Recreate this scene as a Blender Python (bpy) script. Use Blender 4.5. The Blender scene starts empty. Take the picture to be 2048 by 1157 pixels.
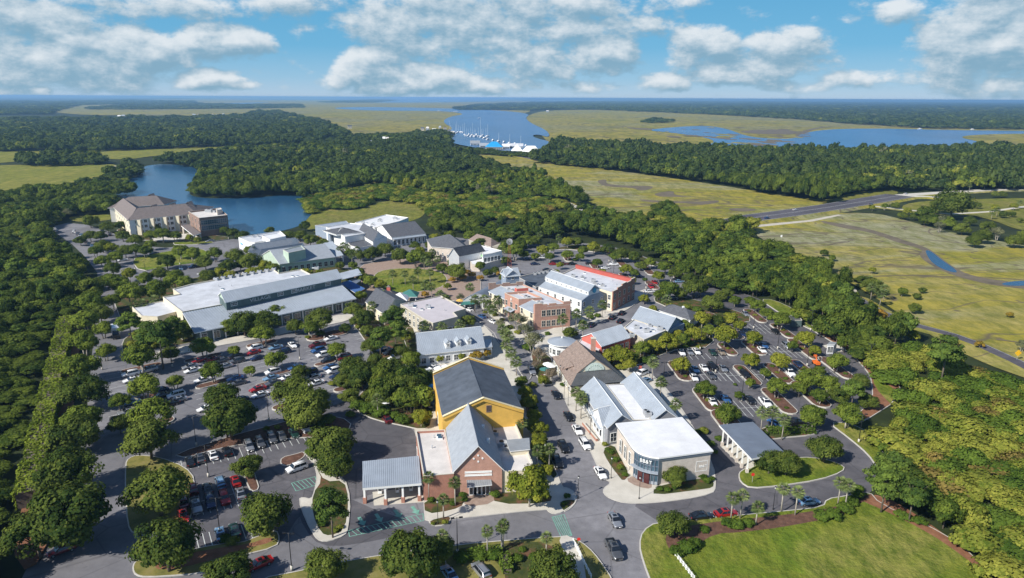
import bpy, math, random
import numpy as np
from mathutils import Vector, Matrix, Euler
from mathutils.geometry import tessellate_polygon
random.seed(7); rng = np.random.default_rng(7)
R = math.radians
SC = bpy.context.scene
COL = SC.collection

# ------------------------------------------------------------------ camera
FPX, CAMH, PITCH, ROLL = 1366.0, 80.0, R(15.65), R(0.28)
cam_d = bpy.data.cameras.new('camera'); cam = bpy.data.objects.new('camera', cam_d); COL.objects.link(cam)
cam_d.sensor_width = 36.0; cam_d.lens = 36.0 * FPX / 2048.0
cam_d.clip_start = 1.0; cam_d.clip_end = 80000.0
RM = Matrix.Rotation(R(90) - PITCH, 3, 'X') @ Matrix.Rotation(ROLL, 3, 'Z')
cam.matrix_world = Matrix.Translation((0, 0, CAMH)) @ RM.to_4x4()
SC.camera = cam
RN = np.array(RM)
# ------------------------------------------------------------------ light
SUN_AZ, SUN_EL = R(218), R(37)          # direction towards the sun, measured from +X
sun_d = bpy.data.lights.new('sun', 'SUN'); sun = bpy.data.objects.new('sun', sun_d); COL.objects.link(sun)
sun_d.energy = 5.0; sun_d.angle = R(0.5); sun_d.color = (1.0, 0.955, 0.87)
sv = Vector((math.cos(SUN_EL) * math.cos(SUN_AZ), math.cos(SUN_EL) * math.sin(SUN_AZ), math.sin(SUN_EL)))
sun.rotation_euler = sv.to_track_quat('Z', 'Y').to_euler()
SC.view_settings.view_transform = 'Standard'; SC.view_settings.look = 'None'
SC.view_settings.exposure = 0.38; SC.view_settings.gamma = 1.0; SC.view_settings.use_curve_mapping = False
try:
    SC.cycles.volume_bounces = 1; SC.cycles.max_bounces = 8; SC.cycles.diffuse_bounces = 3; SC.cycles.glossy_bounces = 2
    SC.cycles.transparent_max_bounces = 8; SC.cycles.use_denoising = True
except Exception: pass

# pixel of the survey photograph -> point on the horizontal plane z (used to survey real positions)
def G(px, py, z=0.0):
    d = RM @ Vector(((px - 1024.0) / FPX, -(py - 578.5) / FPX, -1.0))
    dz = min(d.z, -0.0015)
    t = (z - CAMH) / dz
    return (d.x * t, d.y * t)
def PX(X, Y, Z):                         # numpy projection back to survey pixels
    v = np.stack([X, Y, Z - CAMH], -1) @ RN
    w = -v[..., 2]
    return 1024 + FPX * v[..., 0] / w, 578.5 - FPX * v[..., 1] / w
def AZ(p, q):
    a, b = G(*p), G(*q); return math.atan2(b[1] - a[1], b[0] - a[0])

# ------------------------------------------------------------------ world sky
def build_world():
    w = bpy.data.worlds.new('World'); SC.world = w; w.use_nodes = True
    nt = w.node_tree; N = nt.nodes; Lk = nt.links; N.clear()
    def n(t, **k):
        x = N.new(t)
        for a, b in k.items(): setattr(x, a, b)
        return x
    def math_(op, a, b=None, clamp=False):
        x = n('ShaderNodeMath', operation=op); x.use_clamp = clamp
        for i, v in enumerate((a, b)):
            if v is None: continue
            if isinstance(v, (int, float)): x.inputs[i].default_value = v
            else: Lk.new(v, x.inputs[i])
        return x.outputs[0]
    tc = n('ShaderNodeTexCoord'); sep = n('ShaderNodeSeparateXYZ'); Lk.new(tc.outputs['Generated'], sep.inputs[0])
    az = math_('ARCTAN2', sep.outputs[0], sep.outputs[1]); el = math_('ARCSINE', sep.outputs[2])
    sky = n('ShaderNodeTexSky', sky_type='NISHITA'); sky.sun_disc = False
    sky.sun_elevation = SUN_EL; sky.sun_rotation = R(90) - SUN_AZ; sky.altitude = 80; sky.air_density = 1.0; sky.dust_density = 0.3; sky.ozone_density = 2.0
    # cloud banks: where each one stands in the sky (azimuth, elevation) and its half sizes
    blobs = [(-40,60,260,75,.9),(150,100,190,60,.95),(265,105,110,42,.9),(60,150,170,30,.55),(440,82,88,34,.95),(415,160,75,20,.8),(480,172,40,10,.7),(300,12,230,26,.7),(560,8,110,20,.6),
             (750,145,75,44,.95),(850,158,85,30,.9),(690,165,50,16,.7),(820,45,140,42,.8),(960,70,150,60,.85),(1010,10,330,34,.75),(1190,112,95,44,.95),(1080,120,140,46,.85),(1130,60,180,30,.7),(1250,50,80,18,.8),
             (1330,165,55,20,.8),(1010,170,110,20,.75),(1420,88,72,40,.95),(1560,92,110,30,.85),(1500,120,150,34,.8),(1450,150,90,22,.75),(1615,88,40,26,.85),
             (1930,95,110,66,.9),(2050,70,120,90,.95),(1960,25,130,26,.8),(1820,20,60,18,.7),(1850,152,80,16,.7),(1690,165,70,20,.65),(2010,168,46,16,.9),(80,183,24,9,.8),(1640,172,120,12,.5),(270,150,25,10,.5),(20,183,50,8,.6),(1150,172,120,14,.6)]
    def dens(da, de):
        a2 = math_('ADD', az, da); e2 = math_('ADD', el, de)
        cmb = n('ShaderNodeCombineXYZ'); Lk.new(a2, cmb.inputs[0]); Lk.new(math_('MULTIPLY', e2, 1.7), cmb.inputs[1])
        nz = n('ShaderNodeTexNoise'); nz.inputs['Scale'].default_value = 15; nz.inputs['Detail'].default_value = 9; nz.inputs['Roughness'].default_value = 0.61
        Lk.new(cmb.outputs[0], nz.inputs['Vector'])
        nz2 = n('ShaderNodeTexNoise'); nz2.inputs['Scale'].default_value = 5; nz2.inputs['Detail'].default_value = 3
        Lk.new(cmb.outputs[0], nz2.inputs['Vector'])
        best = None
        for (bx, by, rx, ry, s) in blobs:
            d = RM @ Vector(((bx - 1024.0) / FPX, -(by - 578.5) / FPX, -1.0)); d.normalize()
            ba, be = math.atan2(d.x, d.y), math.asin(d.z)
            ra, re = rx / FPX * math.cos(ba), ry / FPX
            dx = math_('MULTIPLY', math_('SUBTRACT', a2, ba), 1 / ra)
            dy = math_('MULTIPLY', math_('SUBTRACT', e2, be), 1 / re)
            # flatter base than top
            dy = math_('MAXIMUM', dy, math_('MULTIPLY', dy, 1.5)) if False else dy
            r2 = math_('ADD', math_('MULTIPLY', dx, dx), math_('MULTIPLY', dy, dy))
            v = math_('MULTIPLY', math_('SUBTRACT', 1.0, math_('MULTIPLY', r2, 0.62)), s)
            best = v if best is None else math_('MAXIMUM', best, v)
        # free clouds for the rest of the sky, out of the photograph's view
        out = math_('GREATER_THAN', math_('ABSOLUTE', math_('ADD', az, 0.0)), 0.80)
        free = math_('MULTIPLY', math_('SUBTRACT', nz2.outputs[0], 1.0), out)
        best = math_('MAXIMUM', best, free)
        best = math_('MAXIMUM', best, -0.6)
        t = math_('ADD', best, math_('MULTIPLY', math_('SUBTRACT', nz.outputs[0], 0.5), 2.5))
        return math_('ADD', t, math_('MULTIPLY', math_('SUBTRACT', nz2.outputs[0], 0.5), 0.9))
    D1 = dens(0.0, 0.0); D2 = dens(-0.008, 0.014)
    mr = n('ShaderNodeMapRange', interpolation_type='SMOOTHSTEP'); Lk.new(D1, mr.inputs[0]); mr.inputs[1].default_value = 0.10; mr.inputs[2].default_value = 0.62; mr.inputs[3].default_value = 0; mr.inputs[4].default_value = 0.93
    df = math_('SUBTRACT', D1, D2)
    sh = n('ShaderNodeMapRange', interpolation_type='SMOOTHSTEP'); Lk.new(df, sh.inputs[0]); sh.inputs[1].default_value = -0.45; sh.inputs[2].default_value = 0.8; sh.inputs[3].default_value = 0; sh.inputs[4].default_value = 1
    cc = n('ShaderNodeMix', data_type='RGBA'); Lk.new(sh.outputs[0], cc.inputs[0]); cc.inputs[6].default_value = (1.9, 3.3, 4.4, 1); cc.inputs[7].default_value = (6.4, 6.8, 7.1, 1)
    # clear-sky tint by elevation (deep cyan-blue above, paler at the horizon)
    gr = n('ShaderNodeValToRGB'); Lk.new(math_('MULTIPLY', el, 1 / R(9.0)), gr.inputs[0])
    e = gr.color_ramp.elements; e[0].position = 0.0; e[0].color = (3.7/8, 5.0/8, 6.4/8, 1); e[1].position = 0.85; e[1].color = (.85/8, 3.2/8, 5.4/8, 1)
    m = gr.color_ramp.elements.new(0.16); m.color = (2.4/8, 4.4/8, 6.2/8, 1); m = gr.color_ramp.elements.new(0.42); m.color = (1.15/8, 3.6/8, 5.8/8, 1)
    g8 = n('ShaderNodeMix', data_type='RGBA', blend_type='MULTIPLY'); g8.inputs[0].default_value = 1; Lk.new(gr.outputs[0], g8.inputs[6]); g8.inputs[7].default_value = (8, 8, 8, 1)
    # Nishita carries the upper sky; the band near the horizon takes the tint
    f = n('ShaderNodeMapRange'); Lk.new(el, f.inputs[0]); f.inputs[1].default_value = R(8); f.inputs[2].default_value = R(18); f.inputs[3].default_value = 0.9; f.inputs[4].default_value = 0.0
    mx = n('ShaderNodeMix', data_type='RGBA'); Lk.new(f.outputs[0], mx.inputs[0]); sk = n('ShaderNodeMix', data_type='RGBA', blend_type='MULTIPLY'); sk.inputs[0].default_value = 1; Lk.new(sky.outputs[0], sk.inputs[6]); sk.inputs[7].default_value = (.72, .80, .90, 1); Lk.new(sk.outputs[2], mx.inputs[6]); Lk.new(g8.outputs[2], mx.inputs[7])
    cl = n('ShaderNodeMix', data_type='RGBA'); Lk.new(mr.outputs[0], cl.inputs[0]); Lk.new(mx.outputs[2], cl.inputs[6]); Lk.new(cc.outputs[2], cl.inputs[7])
    bg = n('ShaderNodeBackground'); bg.inputs[1].default_value = 0.095; Lk.new(cl.outputs[2], bg.inputs[0])
    o = n('ShaderNodeOutputWorld'); Lk.new(bg.outputs[0], o.inputs[0])
build_world()

# ------------------------------------------------------------------ materials
MATS = {}
def newmat(name):
    m = bpy.data.materials.new(name); m.use_nodes = True; nt = m.node_tree
    b = nt.nodes['Principled BSDF']; return m, nt, b
def noise(nt, scale, detail=4, rough=.6, coord='pos', stretch=None, dist=0.0):
    if coord == 'pos': src = nt.nodes.new('ShaderNodeNewGeometry').outputs['Position']
    else: src = nt.nodes.new('ShaderNodeTexCoord').outputs['Object']
    if stretch:
        mp = nt.nodes.new('ShaderNodeMapping'); mp.inputs['Scale'].default_value = stretch[:3]
        if len(stretch) > 3: mp.inputs['Rotation'].default_value = (0, 0, stretch[3])
        nt.links.new(src, mp.inputs[0]); src = mp.outputs[0]
    x = nt.nodes.new('ShaderNodeTexNoise'); x.inputs['Scale'].default_value = scale; x.inputs['Detail'].default_value = detail; x.inputs['Roughness'].default_value = rough; x.inputs['Distortion'].default_value = dist
    nt.links.new(src, x.inputs['Vector']); return x.outputs[0]
def ramp(nt, fac, stops):
    r = nt.nodes.new('ShaderNodeValToRGB'); nt.links.new(fac, r.inputs[0]); e = r.color_ramp.elements
    for i, (p, c) in enumerate(stops):
        x = e[i] if i < 2 else e.new(p)
        x.position = p; x.color = (*c, 1)
    return r.outputs[0]
def mixc(nt, fac, a, b, mode='MIX'):
    m = nt.nodes.new('ShaderNodeMix'); m.data_type = 'RGBA'; m.blend_type = mode
    for s, v in ((m.inputs[0], fac), (m.inputs[6], a), (m.inputs[7], b)):
        if isinstance(v, (int, float)): s.default_value = v
        elif isinstance(v, tuple): s.default_value = (*v, 1)
        else: nt.links.new(v, s)
    return m.outputs[2]
def bump(nt, b, h, strength=.3, dist=.05):
    x = nt.nodes.new('ShaderNodeBump'); x.inputs['Strength'].default_value = strength; x.inputs['Distance'].default_value = dist
    nt.links.new(h, x.inputs['Height']); nt.links.new(x.outputs[0], b.inputs['Normal'])
def M(name, c, rough=.7, var=.12, scale=1.5, metal=0.0, coord='obj', bmp=0.0, spec=.4):
    if name in MATS: return MATS[name]
    m, nt, b = newmat(name)
    n1 = noise(nt, scale, 5, .65, coord)
    lo = tuple(x * (1 - var * 1.6) for x in c); hi = tuple(min(1, x * (1 + var)) for x in c)
    nt.links.new(ramp(nt, n1, [(.32, lo), (.68, hi)]), b.inputs['Base Color'])
    b.inputs['Roughness'].default_value = rough; b.inputs['Metallic'].default_value = metal; b.inputs['Specular IOR Level'].default_value = spec
    if bmp: bump(nt, b, noise(nt, scale * 8, 3, .6, coord), bmp)
    MATS[name] = m; return m
def M2(name, stops, scale, rough=.9, second=None, stretch=None, bmp=0, dist=0.0, coord='pos', blend=.5, detail=6):
    m, nt, b = newmat(name)
    c = ramp(nt, noise(nt, scale, detail, .62, coord, stretch, dist), stops)
    if second:
        sc2, stops2, f0, f1, col2 = second
        k = nt.nodes.new('ShaderNodeMapRange'); k.interpolation_type = 'SMOOTHSTEP'
        nt.links.new(noise(nt, sc2, 5, .6, coord, stretch, dist), k.inputs[0]); k.inputs[1].default_value = f0; k.inputs[2].default_value = f1
        c = mixc(nt, k.outputs[0], c, col2)
    nt.links.new(c, b.inputs['Base Color']); b.inputs['Roughness'].default_value = rough; b.inputs['Specular IOR Level'].default_value = .2
    if bmp: bump(nt, b, noise(nt, scale * 6, 4, .6, coord), bmp, .2)
    MATS[name] = m; return m
FLOOR = M2('forest_floor', [(.3, (.012, .017, .006)), (.6, (.03, .042, .012)), (.8, (.055, .06, .02))], .08)
def grassland(name, sc, gold, green, straw, grey, mud, stretch=(1, .6, 1), mudk=(.66, .76), creek=0):
    m, nt, b = newmat(name); c = ramp(nt, noise(nt, sc, 9, .66, 'pos', stretch, 1.2), [(.30, green), (.46, gold), (.60, straw), (.74, green)])
    c = mixc(nt, ramp(nt, noise(nt, sc * .35, 5, .6, 'pos', stretch, 2.0), [(.48, (0, 0, 0)), (.60, (1, 1, 1))]), c, grey)
    c = mixc(nt, ramp(nt, noise(nt, sc * 9, 8, .8, 'pos', (1, .4, 1)), [(.40, (0, 0, 0)), (.62, (.85, .85, .85))]), c, tuple(x * .6 for x in green))
    c = mixc(nt, ramp(nt, noise(nt, sc * 2.2, 8, .7, 'pos', stretch, 3.0), [(mudk[0], (0, 0, 0)), (mudk[1], (.8, .8, .8))]), c, mud)
    if creek:
        for k, wd in ((1, .010), (2.7, .014)): c = mixc(nt, ramp(nt, noise(nt, creek * k, 3, .45, 'pos', stretch, 1.5), [(.5 - wd, (0, 0, 0)), (.5, (.9, .9, .9)), (.5 + wd, (0, 0, 0))]), c, tuple(x * .62 for x in mud))
    nt.links.new(c, b.inputs['Base Color']); b.inputs['Roughness'].default_value = .95; b.inputs['Specular IOR Level'].default_value = .1; bump(nt, b, noise(nt, sc * 20, 5, .7), .8, .6); MATS[name] = m; return m
MARSH = grassland('marsh_grass', .005, (.32, .265, .045), (.18, .195, .04), (.34, .28, .085), (.27, .245, .12), (.15, .125, .08), creek=.0035)
MARSH2 = grassland('salt_marsh', .014, (.34, .28, .045), (.20, .22, .04), (.36, .30, .10), (.315, .30, .19), (.19, .155, .11), (.55, 1.4, 1, .5), (.62, .74), creek=.008)
MUD = M2('creek_mud', [(.3, (.10, .085, .06)), (.7, (.19, .155, .11))], .15)
FIELD = grassland('mown_field', .02, (.25, .24, .04), (.15, .19, .03), (.29, .25, .06), (.22, .21, .04), (.17, .14, .06), (2.2, .25, 1, .15), (.7, .8))
MEADOW = grassland('meadow_grass', .03, (.22, .22, .035), (.13, .16, .025), (.27, .22, .07), (.20, .19, .05), (.16, .12, .06), (1, 1, 1), (.7, .8))
LAWN = grassland('lawn_grass', .05, (.20, .22, .03), (.105, .17, .018), (.155, .21, .022), (.28, .26, .065), (.26, .22, .09), (1, 1.1, 1), (.64, .80))
DRYLAWN = M2('dry_lawn', [(.28, (.10, .11, .025)), (.5, (.20, .18, .05)), (.75, (.26, .21, .09))], .35, bmp=.4)
MULCH = M2('pine_straw_mulch', [(.28, (.075, .042, .03)), (.52, (.13, .068, .047)), (.75, (.20, .11, .075))], .9, bmp=.6)
STRAW = M2('orange_straw', [(.3, (.17, .075, .04)), (.7, (.29, .14, .08))], .6, bmp=.5)
BED = M2('planting_bed', [(.3, (.03, .045, .012)), (.5, (.06, .07, .018)), (.62, (.14, .07, .04)), (.8, (.16, .085, .05))], .35, bmp=.5)
def asphalt(name, dark, light, patch):
    m, nt, b = newmat(name)
    c = ramp(nt, noise(nt, .05, 7, .62, 'pos', (1, 1.6, 1, .6), .8), [(.3, dark), (.55, patch), (.75, light)])
    c = mixc(nt, .55, c, ramp(nt, noise(nt, .35, 8, .7), [(.3, tuple(x * .72 for x in dark)), (.7, light)]))
    c = mixc(nt, ramp(nt, noise(nt, .9, 3, .5), [(.66, (0, 0, 0)), (.74, (.55, .55, .55))]), c, tuple(x * .45 for x in dark))
    c = mixc(nt, ramp(nt, noise(nt, .022, 2, .3, 'pos', (1, 1.4, 1, .9)), [(.50, (0, 0, 0)), (.52, (.45, .45, .45))]), c, tuple(x * .8 for x in dark))
    # tar seams and cracks
    v = nt.nodes.new('ShaderNodeTexVoronoi'); v.feature = 'DISTANCE_TO_EDGE'; v.inputs['Scale'].default_value = .09
    g = nt.nodes.new('ShaderNodeNewGeometry'); nt.links.new(g.outputs['Position'], v.inputs['Vector'])
    k = nt.nodes.new('ShaderNodeMapRange'); nt.links.new(v.outputs[0], k.inputs[0]); k.inputs[1].default_value = 0.0; k.inputs[2].default_value = .018; k.inputs[3].default_value = .45; k.inputs[4].default_value = 0
    c = mixc(nt, k.outputs[0], c, tuple(x * .5 for x in dark))
    nt.links.new(c, b.inputs['Base Color']); b.inputs['Roughness'].default_value = .85; b.inputs['Specular IOR Level'].default_value = .25
    bump(nt, b, noise(nt, 6, 3), .25, .02); MATS[name] = m; return m
ASPH = asphalt('asphalt_worn', (.15, .147, .16), (.285, .278, .292), (.213, .208, .222))
ASPH2 = asphalt('asphalt_dark', (.08, .078, .088), (.175, .165, .175), (.115, .11, .122))
CONC = M2('concrete_paving', [(.3, (.47, .44, .38)), (.7, (.60, .565, .50))], .25, bmp=.1)
KERB = M2('kerb_concrete', [(.3, (.42, .40, .36)), (.7, (.56, .53, .48))], .6)
BRICKP = M2('brick_paving', [(.3, (.26, .185, .145)), (.7, (.36, .27, .22))], 1.2)
SAND = M2('sandy_gravel', [(.3, (.42, .38, .31)), (.7, (.55, .50, .42))], .3)
LINE = M2('road_paint_white', [(.3, (.42, .44, .42)), (.7, (.62, .64, .62))], .8)
LINEG = M2('road_paint_green', [(.3, (.12, .28, .22)), (.7, (.22, .44, .36))], .8)
def water(name, c, rough, bs):
    m, nt, b = newmat(name)
    nt.links.new(ramp(nt, noise(nt, .004, 4, .6, 'pos', (1, .4, 1)), [(.3, tuple(x * .75 for x in c)), (.7, tuple(x * 1.25 for x in c))]), b.inputs['Base Color'])
    b.inputs['Roughness'].default_value = rough; b.inputs['IOR'].default_value = 1.33
    bump(nt, b, noise(nt, bs, 4, .6, 'pos', (1, .6, 1)), .5, .35); MATS[name] = m; return m
LAKE = water('lake_water', (.018, .072, .15), .22, .5)
RIVER = water('river_water', (.03, .115, .26), .25, .25)

# ------------------------------------------------------------------ mesh builder
class MB:
    def __init__(s): s.v = []; s.f = []; s.m = []; s.mats = []
    def mi(s, mat):
        if mat not in s.mats: s.mats.append(mat)
        return s.mats.index(mat)
    def face(s, pts, mat):
        i = len(s.v); s.v += [tuple(p) for p in pts]; s.f.append(tuple(range(i, i + len(pts)))); s.m.append(s.mi(mat))
    def prism(s, base, z0, z1, mat, top=None):          # base: ccw list of (x, y)
        n_ = len(base); i = len(s.v); k = s.mi(mat); kt = s.mi(top) if top else k
        s.v += [(x, y, z0) for x, y in base] + [(x, y, z1) for x, y in base]
        s.f.append(tuple(range(i + n_ - 1, i - 1, -1))); s.m.append(k)
        s.f.append(tuple(range(i + n_, i + 2 * n_))); s.m.append(kt)
        for a in range(n_):
            b = (a + 1) % n_; s.f.append((i + a, i + b, i + n_ + b, i + n_ + a)); s.m.append(k)
    def box(s, x0, x1, y0, y1, z0, z1, mat): s.prism([(x0, y0), (x1, y0), (x1, y1), (x0, y1)], z0, z1, mat)
    def solid(s, pts, dn, mat, side=None):               # planar polygon thickened along vector dn
        n_ = len(pts); i = len(s.v); k = s.mi(mat); ks = s.mi(side) if side else k
        P = [Vector(p) for p in pts]; dn = Vector(dn)
        s.v += [tuple(p) for p in P] + [tuple(p + dn) for p in P]
        s.f.append(tuple(range(i, i + n_))); s.m.append(k)
        s.f.append(tuple(range(i + 2 * n_ - 1, i + n_ - 1, -1))); s.m.append(ks)
        for a in range(n_):
            b = (a + 1) % n_; s.f.append((i + b, i + a, i + n_ + a, i + n_ + b)); s.m.append(ks)
    def cyl(s, p0, p1, r0, r1, mat, n_=8, cap=True):
        p0, p1 = Vector(p0), Vector(p1); d = (p1 - p0).normalized()
        u = d.orthogonal().normalized(); w = d.cross(u); i = len(s.v); k = s.mi(mat)
        for p, r in ((p0, r0), (p1, r1)):
            for a in range(n_):
                t = 2 * math.pi * a / n_; s.v.append(tuple(p + u * (r * math.cos(t)) + w * (r * math.sin(t))))
        for a in range(n_):
            b = (a + 1) % n_; s.f.append((i + a, i + b, i + n_ + b, i + n_ + a)); s.m.append(k)
        if cap: s.f.append(tuple(range(i + n_ - 1, i - 1, -1))); s.m.append(k); s.f.append(tuple(range(i + n_, i + 2 * n_))); s.m.append(k)
    def ball(s, c, r, mat, nu=8, nv=5, sz=1.0):
        i = len(s.v); k = s.mi(mat)
        for a in range(nv + 1):
            ph = math.pi * a / nv - math.pi / 2
            for b in range(nu):
                t = 2 * math.pi * b / nu; s.v.append((c[0] + r * math.cos(ph) * math.cos(t), c[1] + r * math.cos(ph) * math.sin(t), c[2] + r * sz * math.sin(ph)))
        for a in range(nv):
            for b in range(nu):
                c2 = (b + 1) % nu; s.f.append((i + a * nu + b, i + a * nu + c2, i + (a + 1) * nu + c2, i + (a + 1) * nu + b)); s.m.append(k)
    def xf(s, fn): s.v = [tuple(fn(p)) for p in s.v]; return s
    def mesh(s, name, smooth=False):
        me = bpy.data.meshes.new(name); me.from_pydata(s.v, [], s.f)
        for mt in s.mats: me.materials.append(mt)
        me.polygons.foreach_set('material_index', s.m)
        if smooth: me.polygons.foreach_set('use_smooth', [True] * len(s.f))
        me.update(); return me
    def obj(s, name, parent=None, smooth=False, **props):
        return link(name, s.mesh(name, smooth), parent, **props)
def link(name, data, parent=None, **props):
    o = bpy.data.objects.new(name, data); COL.objects.link(o)
    if parent: o.parent = parent
    for k, v in props.items(): o[k] = v
    return o
def thing(name, label, cat, loc=(0, 0, 0), rz=0.0, group=None, sc=None):
    o = bpy.data.objects.new(name, None); COL.objects.link(o); o.location = loc; o.rotation_euler = (0, 0, rz); o.empty_display_size = 1
    if sc: o.scale = sc
    o['label'] = label; o['category'] = cat
    if group: o['group'] = group
    return o

# ------------------------------------------------------------------ ground sheets
def smooth_poly(pts, it=2):
    for _ in range(it):
        q = []
        for i in range(len(pts)):
            a, b = pts[i], pts[(i + 1) % len(pts)]
            q += [(a[0] * .75 + b[0] * .25, a[1] * .75 + b[1] * .25), (a[0] * .25 + b[0] * .75, a[1] * .25 + b[1] * .75)]
        pts = q
    return pts
def area(p): return sum(p[i][0] * p[(i + 1) % len(p)][1] - p[(i + 1) % len(p)][0] * p[i][1] for i in range(len(p))) / 2
def ccw(p): return p if area(p) > 0 else p[::-1]
def world_poly(px, z=0.0, it=2): return ccw([G(x, y, z) for x, y in (smooth_poly(px, it) if it else px)])
def tess(mb, P, z, mat):
    tri = tessellate_polygon([[Vector((x, y, 0)) for x, y in P]]); i = len(mb.v); mb.v += [(x, y, z) for x, y in P]; k = mb.mi(mat)
    for t in tri:
        a, b, c = (P[j] for j in t)
        if (b[0] - a[0]) * (c[1] - a[1]) - (b[1] - a[1]) * (c[0] - a[0]) < 0: t = t[::-1]
        mb.f.append(tuple(i + j for j in t)); mb.m.append(k)
def sheet(name, px, z, mat, it=2, kind='structure'):
    mb = MB(); tess(mb, world_poly(px, z, it), z, mat); return mb.obj(name, kind=kind)
def inset(P, d):
    n_ = len(P); out = []
    for i in range(n_):
        a, b, c = P[i - 1], P[i], P[(i + 1) % n_]
        n1 = (-(b[1] - a[1]), b[0] - a[0]); n2 = (-(c[1] - b[1]), c[0] - b[0])
        l1 = math.hypot(*n1) or 1; l2 = math.hypot(*n2) or 1
        nx, ny = n1[0] / l1 + n2[0] / l2, n1[1] / l1 + n2[1] / l2; l = math.hypot(nx, ny) or 1
        out.append((b[0] + nx / l * d, b[1] + ny / l * d))
    return out
_k = [0]
def pad(name, px, fill, kerb=True, it=2, h=.12, world=None):
    """raised piece of ground with a concrete kerb round it"""
    P = world if world else world_poly(px, 0, it); P = ccw(P); _k[0] += 1; z = h + _k[0] * .004
    mb = MB()
    if kerb:
        Q = inset(P, .22); n_ = len(P); i = len(mb.v); k = mb.mi(KERB)
        mb.v += [(x, y, 0) for x, y in P] + [(x, y, z + .01) for x, y in P] + [(x, y, z + .01) for x, y in Q]
        for a in range(n_):
            b = (a + 1) % n_
            mb.f += [(i + a, i + b, i + n_ + b, i + n_ + a), (i + n_ + a, i + n_ + b, i + 2 * n_ + b, i + 2 * n_ + a)]; mb.m += [k, k]
        tess(mb, Q, z, fill)
    else: tess(mb, P, z, fill)
    return mb.obj(name, kind='structure')
def capsule(cx, cy, L, Wd, az):
    c = G(cx, cy); P = []
    for s, a0 in ((1, -90), (-1, 90)):
        for k in range(7):
            t = R(a0 + k * 30); x = s * (L / 2 - Wd / 2) + Wd / 2 * math.cos(t); y = Wd / 2 * math.sin(t)
            P.append((c[0] + x * math.cos(az) - y * math.sin(az), c[1] + x * math.sin(az) + y * math.cos(az)))
    return P
# ------------------------------------------------------------------ setting: terrain, water, marsh, fields
mb = MB(); mb.face([(-42000, -3000, 0), (42000, -3000, 0), (42000, 52000, 0), (-42000, 52000, 0)], FLOOR); mb.obj('ground', kind='structure')
mb = MB(); mb.face([(-42000, 52000, -.6), (42000, 52000, -.6), (42000, 60000, -.6), (-42000, 60000, -.6)], RIVER); mb.obj('sea', kind='structure')
MARSHES = [
 (MARSH, [(60,204),(330,198),(700,196.5),(1060,198),(1060,212),(1060,230),(900,236),(884,246),(913,259),(880,270),(800,277),(700,277),(655,268),(610,240),(380,231),(110,231)], 1.2),
 (MARSH, [(1045,234),(1100,218),(1400,224),(1700,246),(2250,262),(2250,330),(1300,330),(1100,300),(1095,282),(1062,252)], .6),
 (MARSH2, [(930,306),(1060,318),(1340,356),(1460,374),(1620,400),(1680,398),(1760,384),(1700,402),(1520,440),(1340,450),(1200,420),(1100,356),(1000,332)], .2),
 (MARSH2, [(1490,458),(1600,430),(1740,424),(1810,440),(1900,466),(2100,500),(2300,540),(2300,840),(2060,760),(1950,720),(1850,665),(1760,600),(1640,530),(1560,500)], .2),
 (FIELD, [(-500,334),(0,331),(222,327),(238,334),(205,356),(140,372),(0,384),(-500,400)], .3),
 (FIELD, [(-500,305),(0,303),(200,301),(330,297),(475,291),(430,303),(330,309),(235,322),(180,310),(60,312),(20,330),(-500,330)], .32),
 (MEADOW, [(600,452),(618,432),(640,416),(700,424),(760,402),(832,402),(856,420),(838,440),(760,455),(640,470)], .1),
 (MEADOW, [(560,362),(660,345),(720,352),(830,358),(900,372),(860,384),(700,380),(620,372)], .1),
 (MEADOW, [(920,412),(1010,420),(1000,432),(940,430)], .1),
 (MEADOW, [(1690,388),(1750,380),(1800,382),(1790,392),(1700,404),(1640,412)], .3),
 (MEADOW, [(1810,404),(1960,398),(2100,396),(2200,400),(2200,470),(2060,470),(1960,430),(1860,428),(1800,424)], .3),
 (MEADOW, [(130,432),(230,428),(232,440),(150,446)], .1),
 (MARSH, [(430,224),(640,219),(640,226),(430,232)], 1.3),
]
for mat_, p, z in MARSHES: sheet({'mown_field': 'field', 'meadow_grass': 'meadow'}.get(mat_.name, 'marsh'), p, z, mat_)
WATERS = [
 ('lake', LAKE, [(170,382),(262,360),(288,345),(284,332),(340,327),(420,340),(408,362),(372,384),(395,398),(500,396),(612,388),(640,412),(618,434),(600,455),(520,470),(440,470),(380,430),(300,402),(240,396)], .15),
 ('river', RIVER, [(650,216.5),(720,214),(860,216),(1000,221),(1062,228),(1050,236),(1062,247),(1096,262),(1100,276),(1072,268),(1062,274),(1110,286),(1100,300),(1040,304),(960,298),(892,284),(880,268),(910,258),(884,245),(896,234),(936,228),(880,222),(740,222)], 1.5),
 ('river', RIVER, [(1308,258),(1400,251),(1450,256),(1500,276),(1590,279),(1600,268),(1650,259),(1760,257),(1900,261),(2300,264),(2300,268),(1990,268),(1912,274),(1960,284),(2000,300),(1980,330),(1500,330),(1370,320),(1366,298),(1432,288),(1420,276),(1330,264),(1300,262)], .99),
 ('river', RIVER, [(640,203),(700,200),(900,200),(1050,202),(900,205),(760,206)], 1.6),
 ('river', RIVER, [(400,199.4),(700,197.4),(1060,198),(1000,200.5),(640,201)], 1.7),
 ('river', RIVER, [(1000,201.5),(1380,199),(1390,200.5),(1010,203.5)], 1.7),
 ('river', RIVER, [(330,210),(470,206),(560,205),(470,209)], 1.5),
 ('creek', LAKE, [(1848,500),(1862,502),(1880,518),(1920,545),(1900,545),(1864,528)], .3),
 ('creek', LAKE, [(2000,566),(2060,560),(2060,572),(2010,572)], .3),
]
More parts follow.
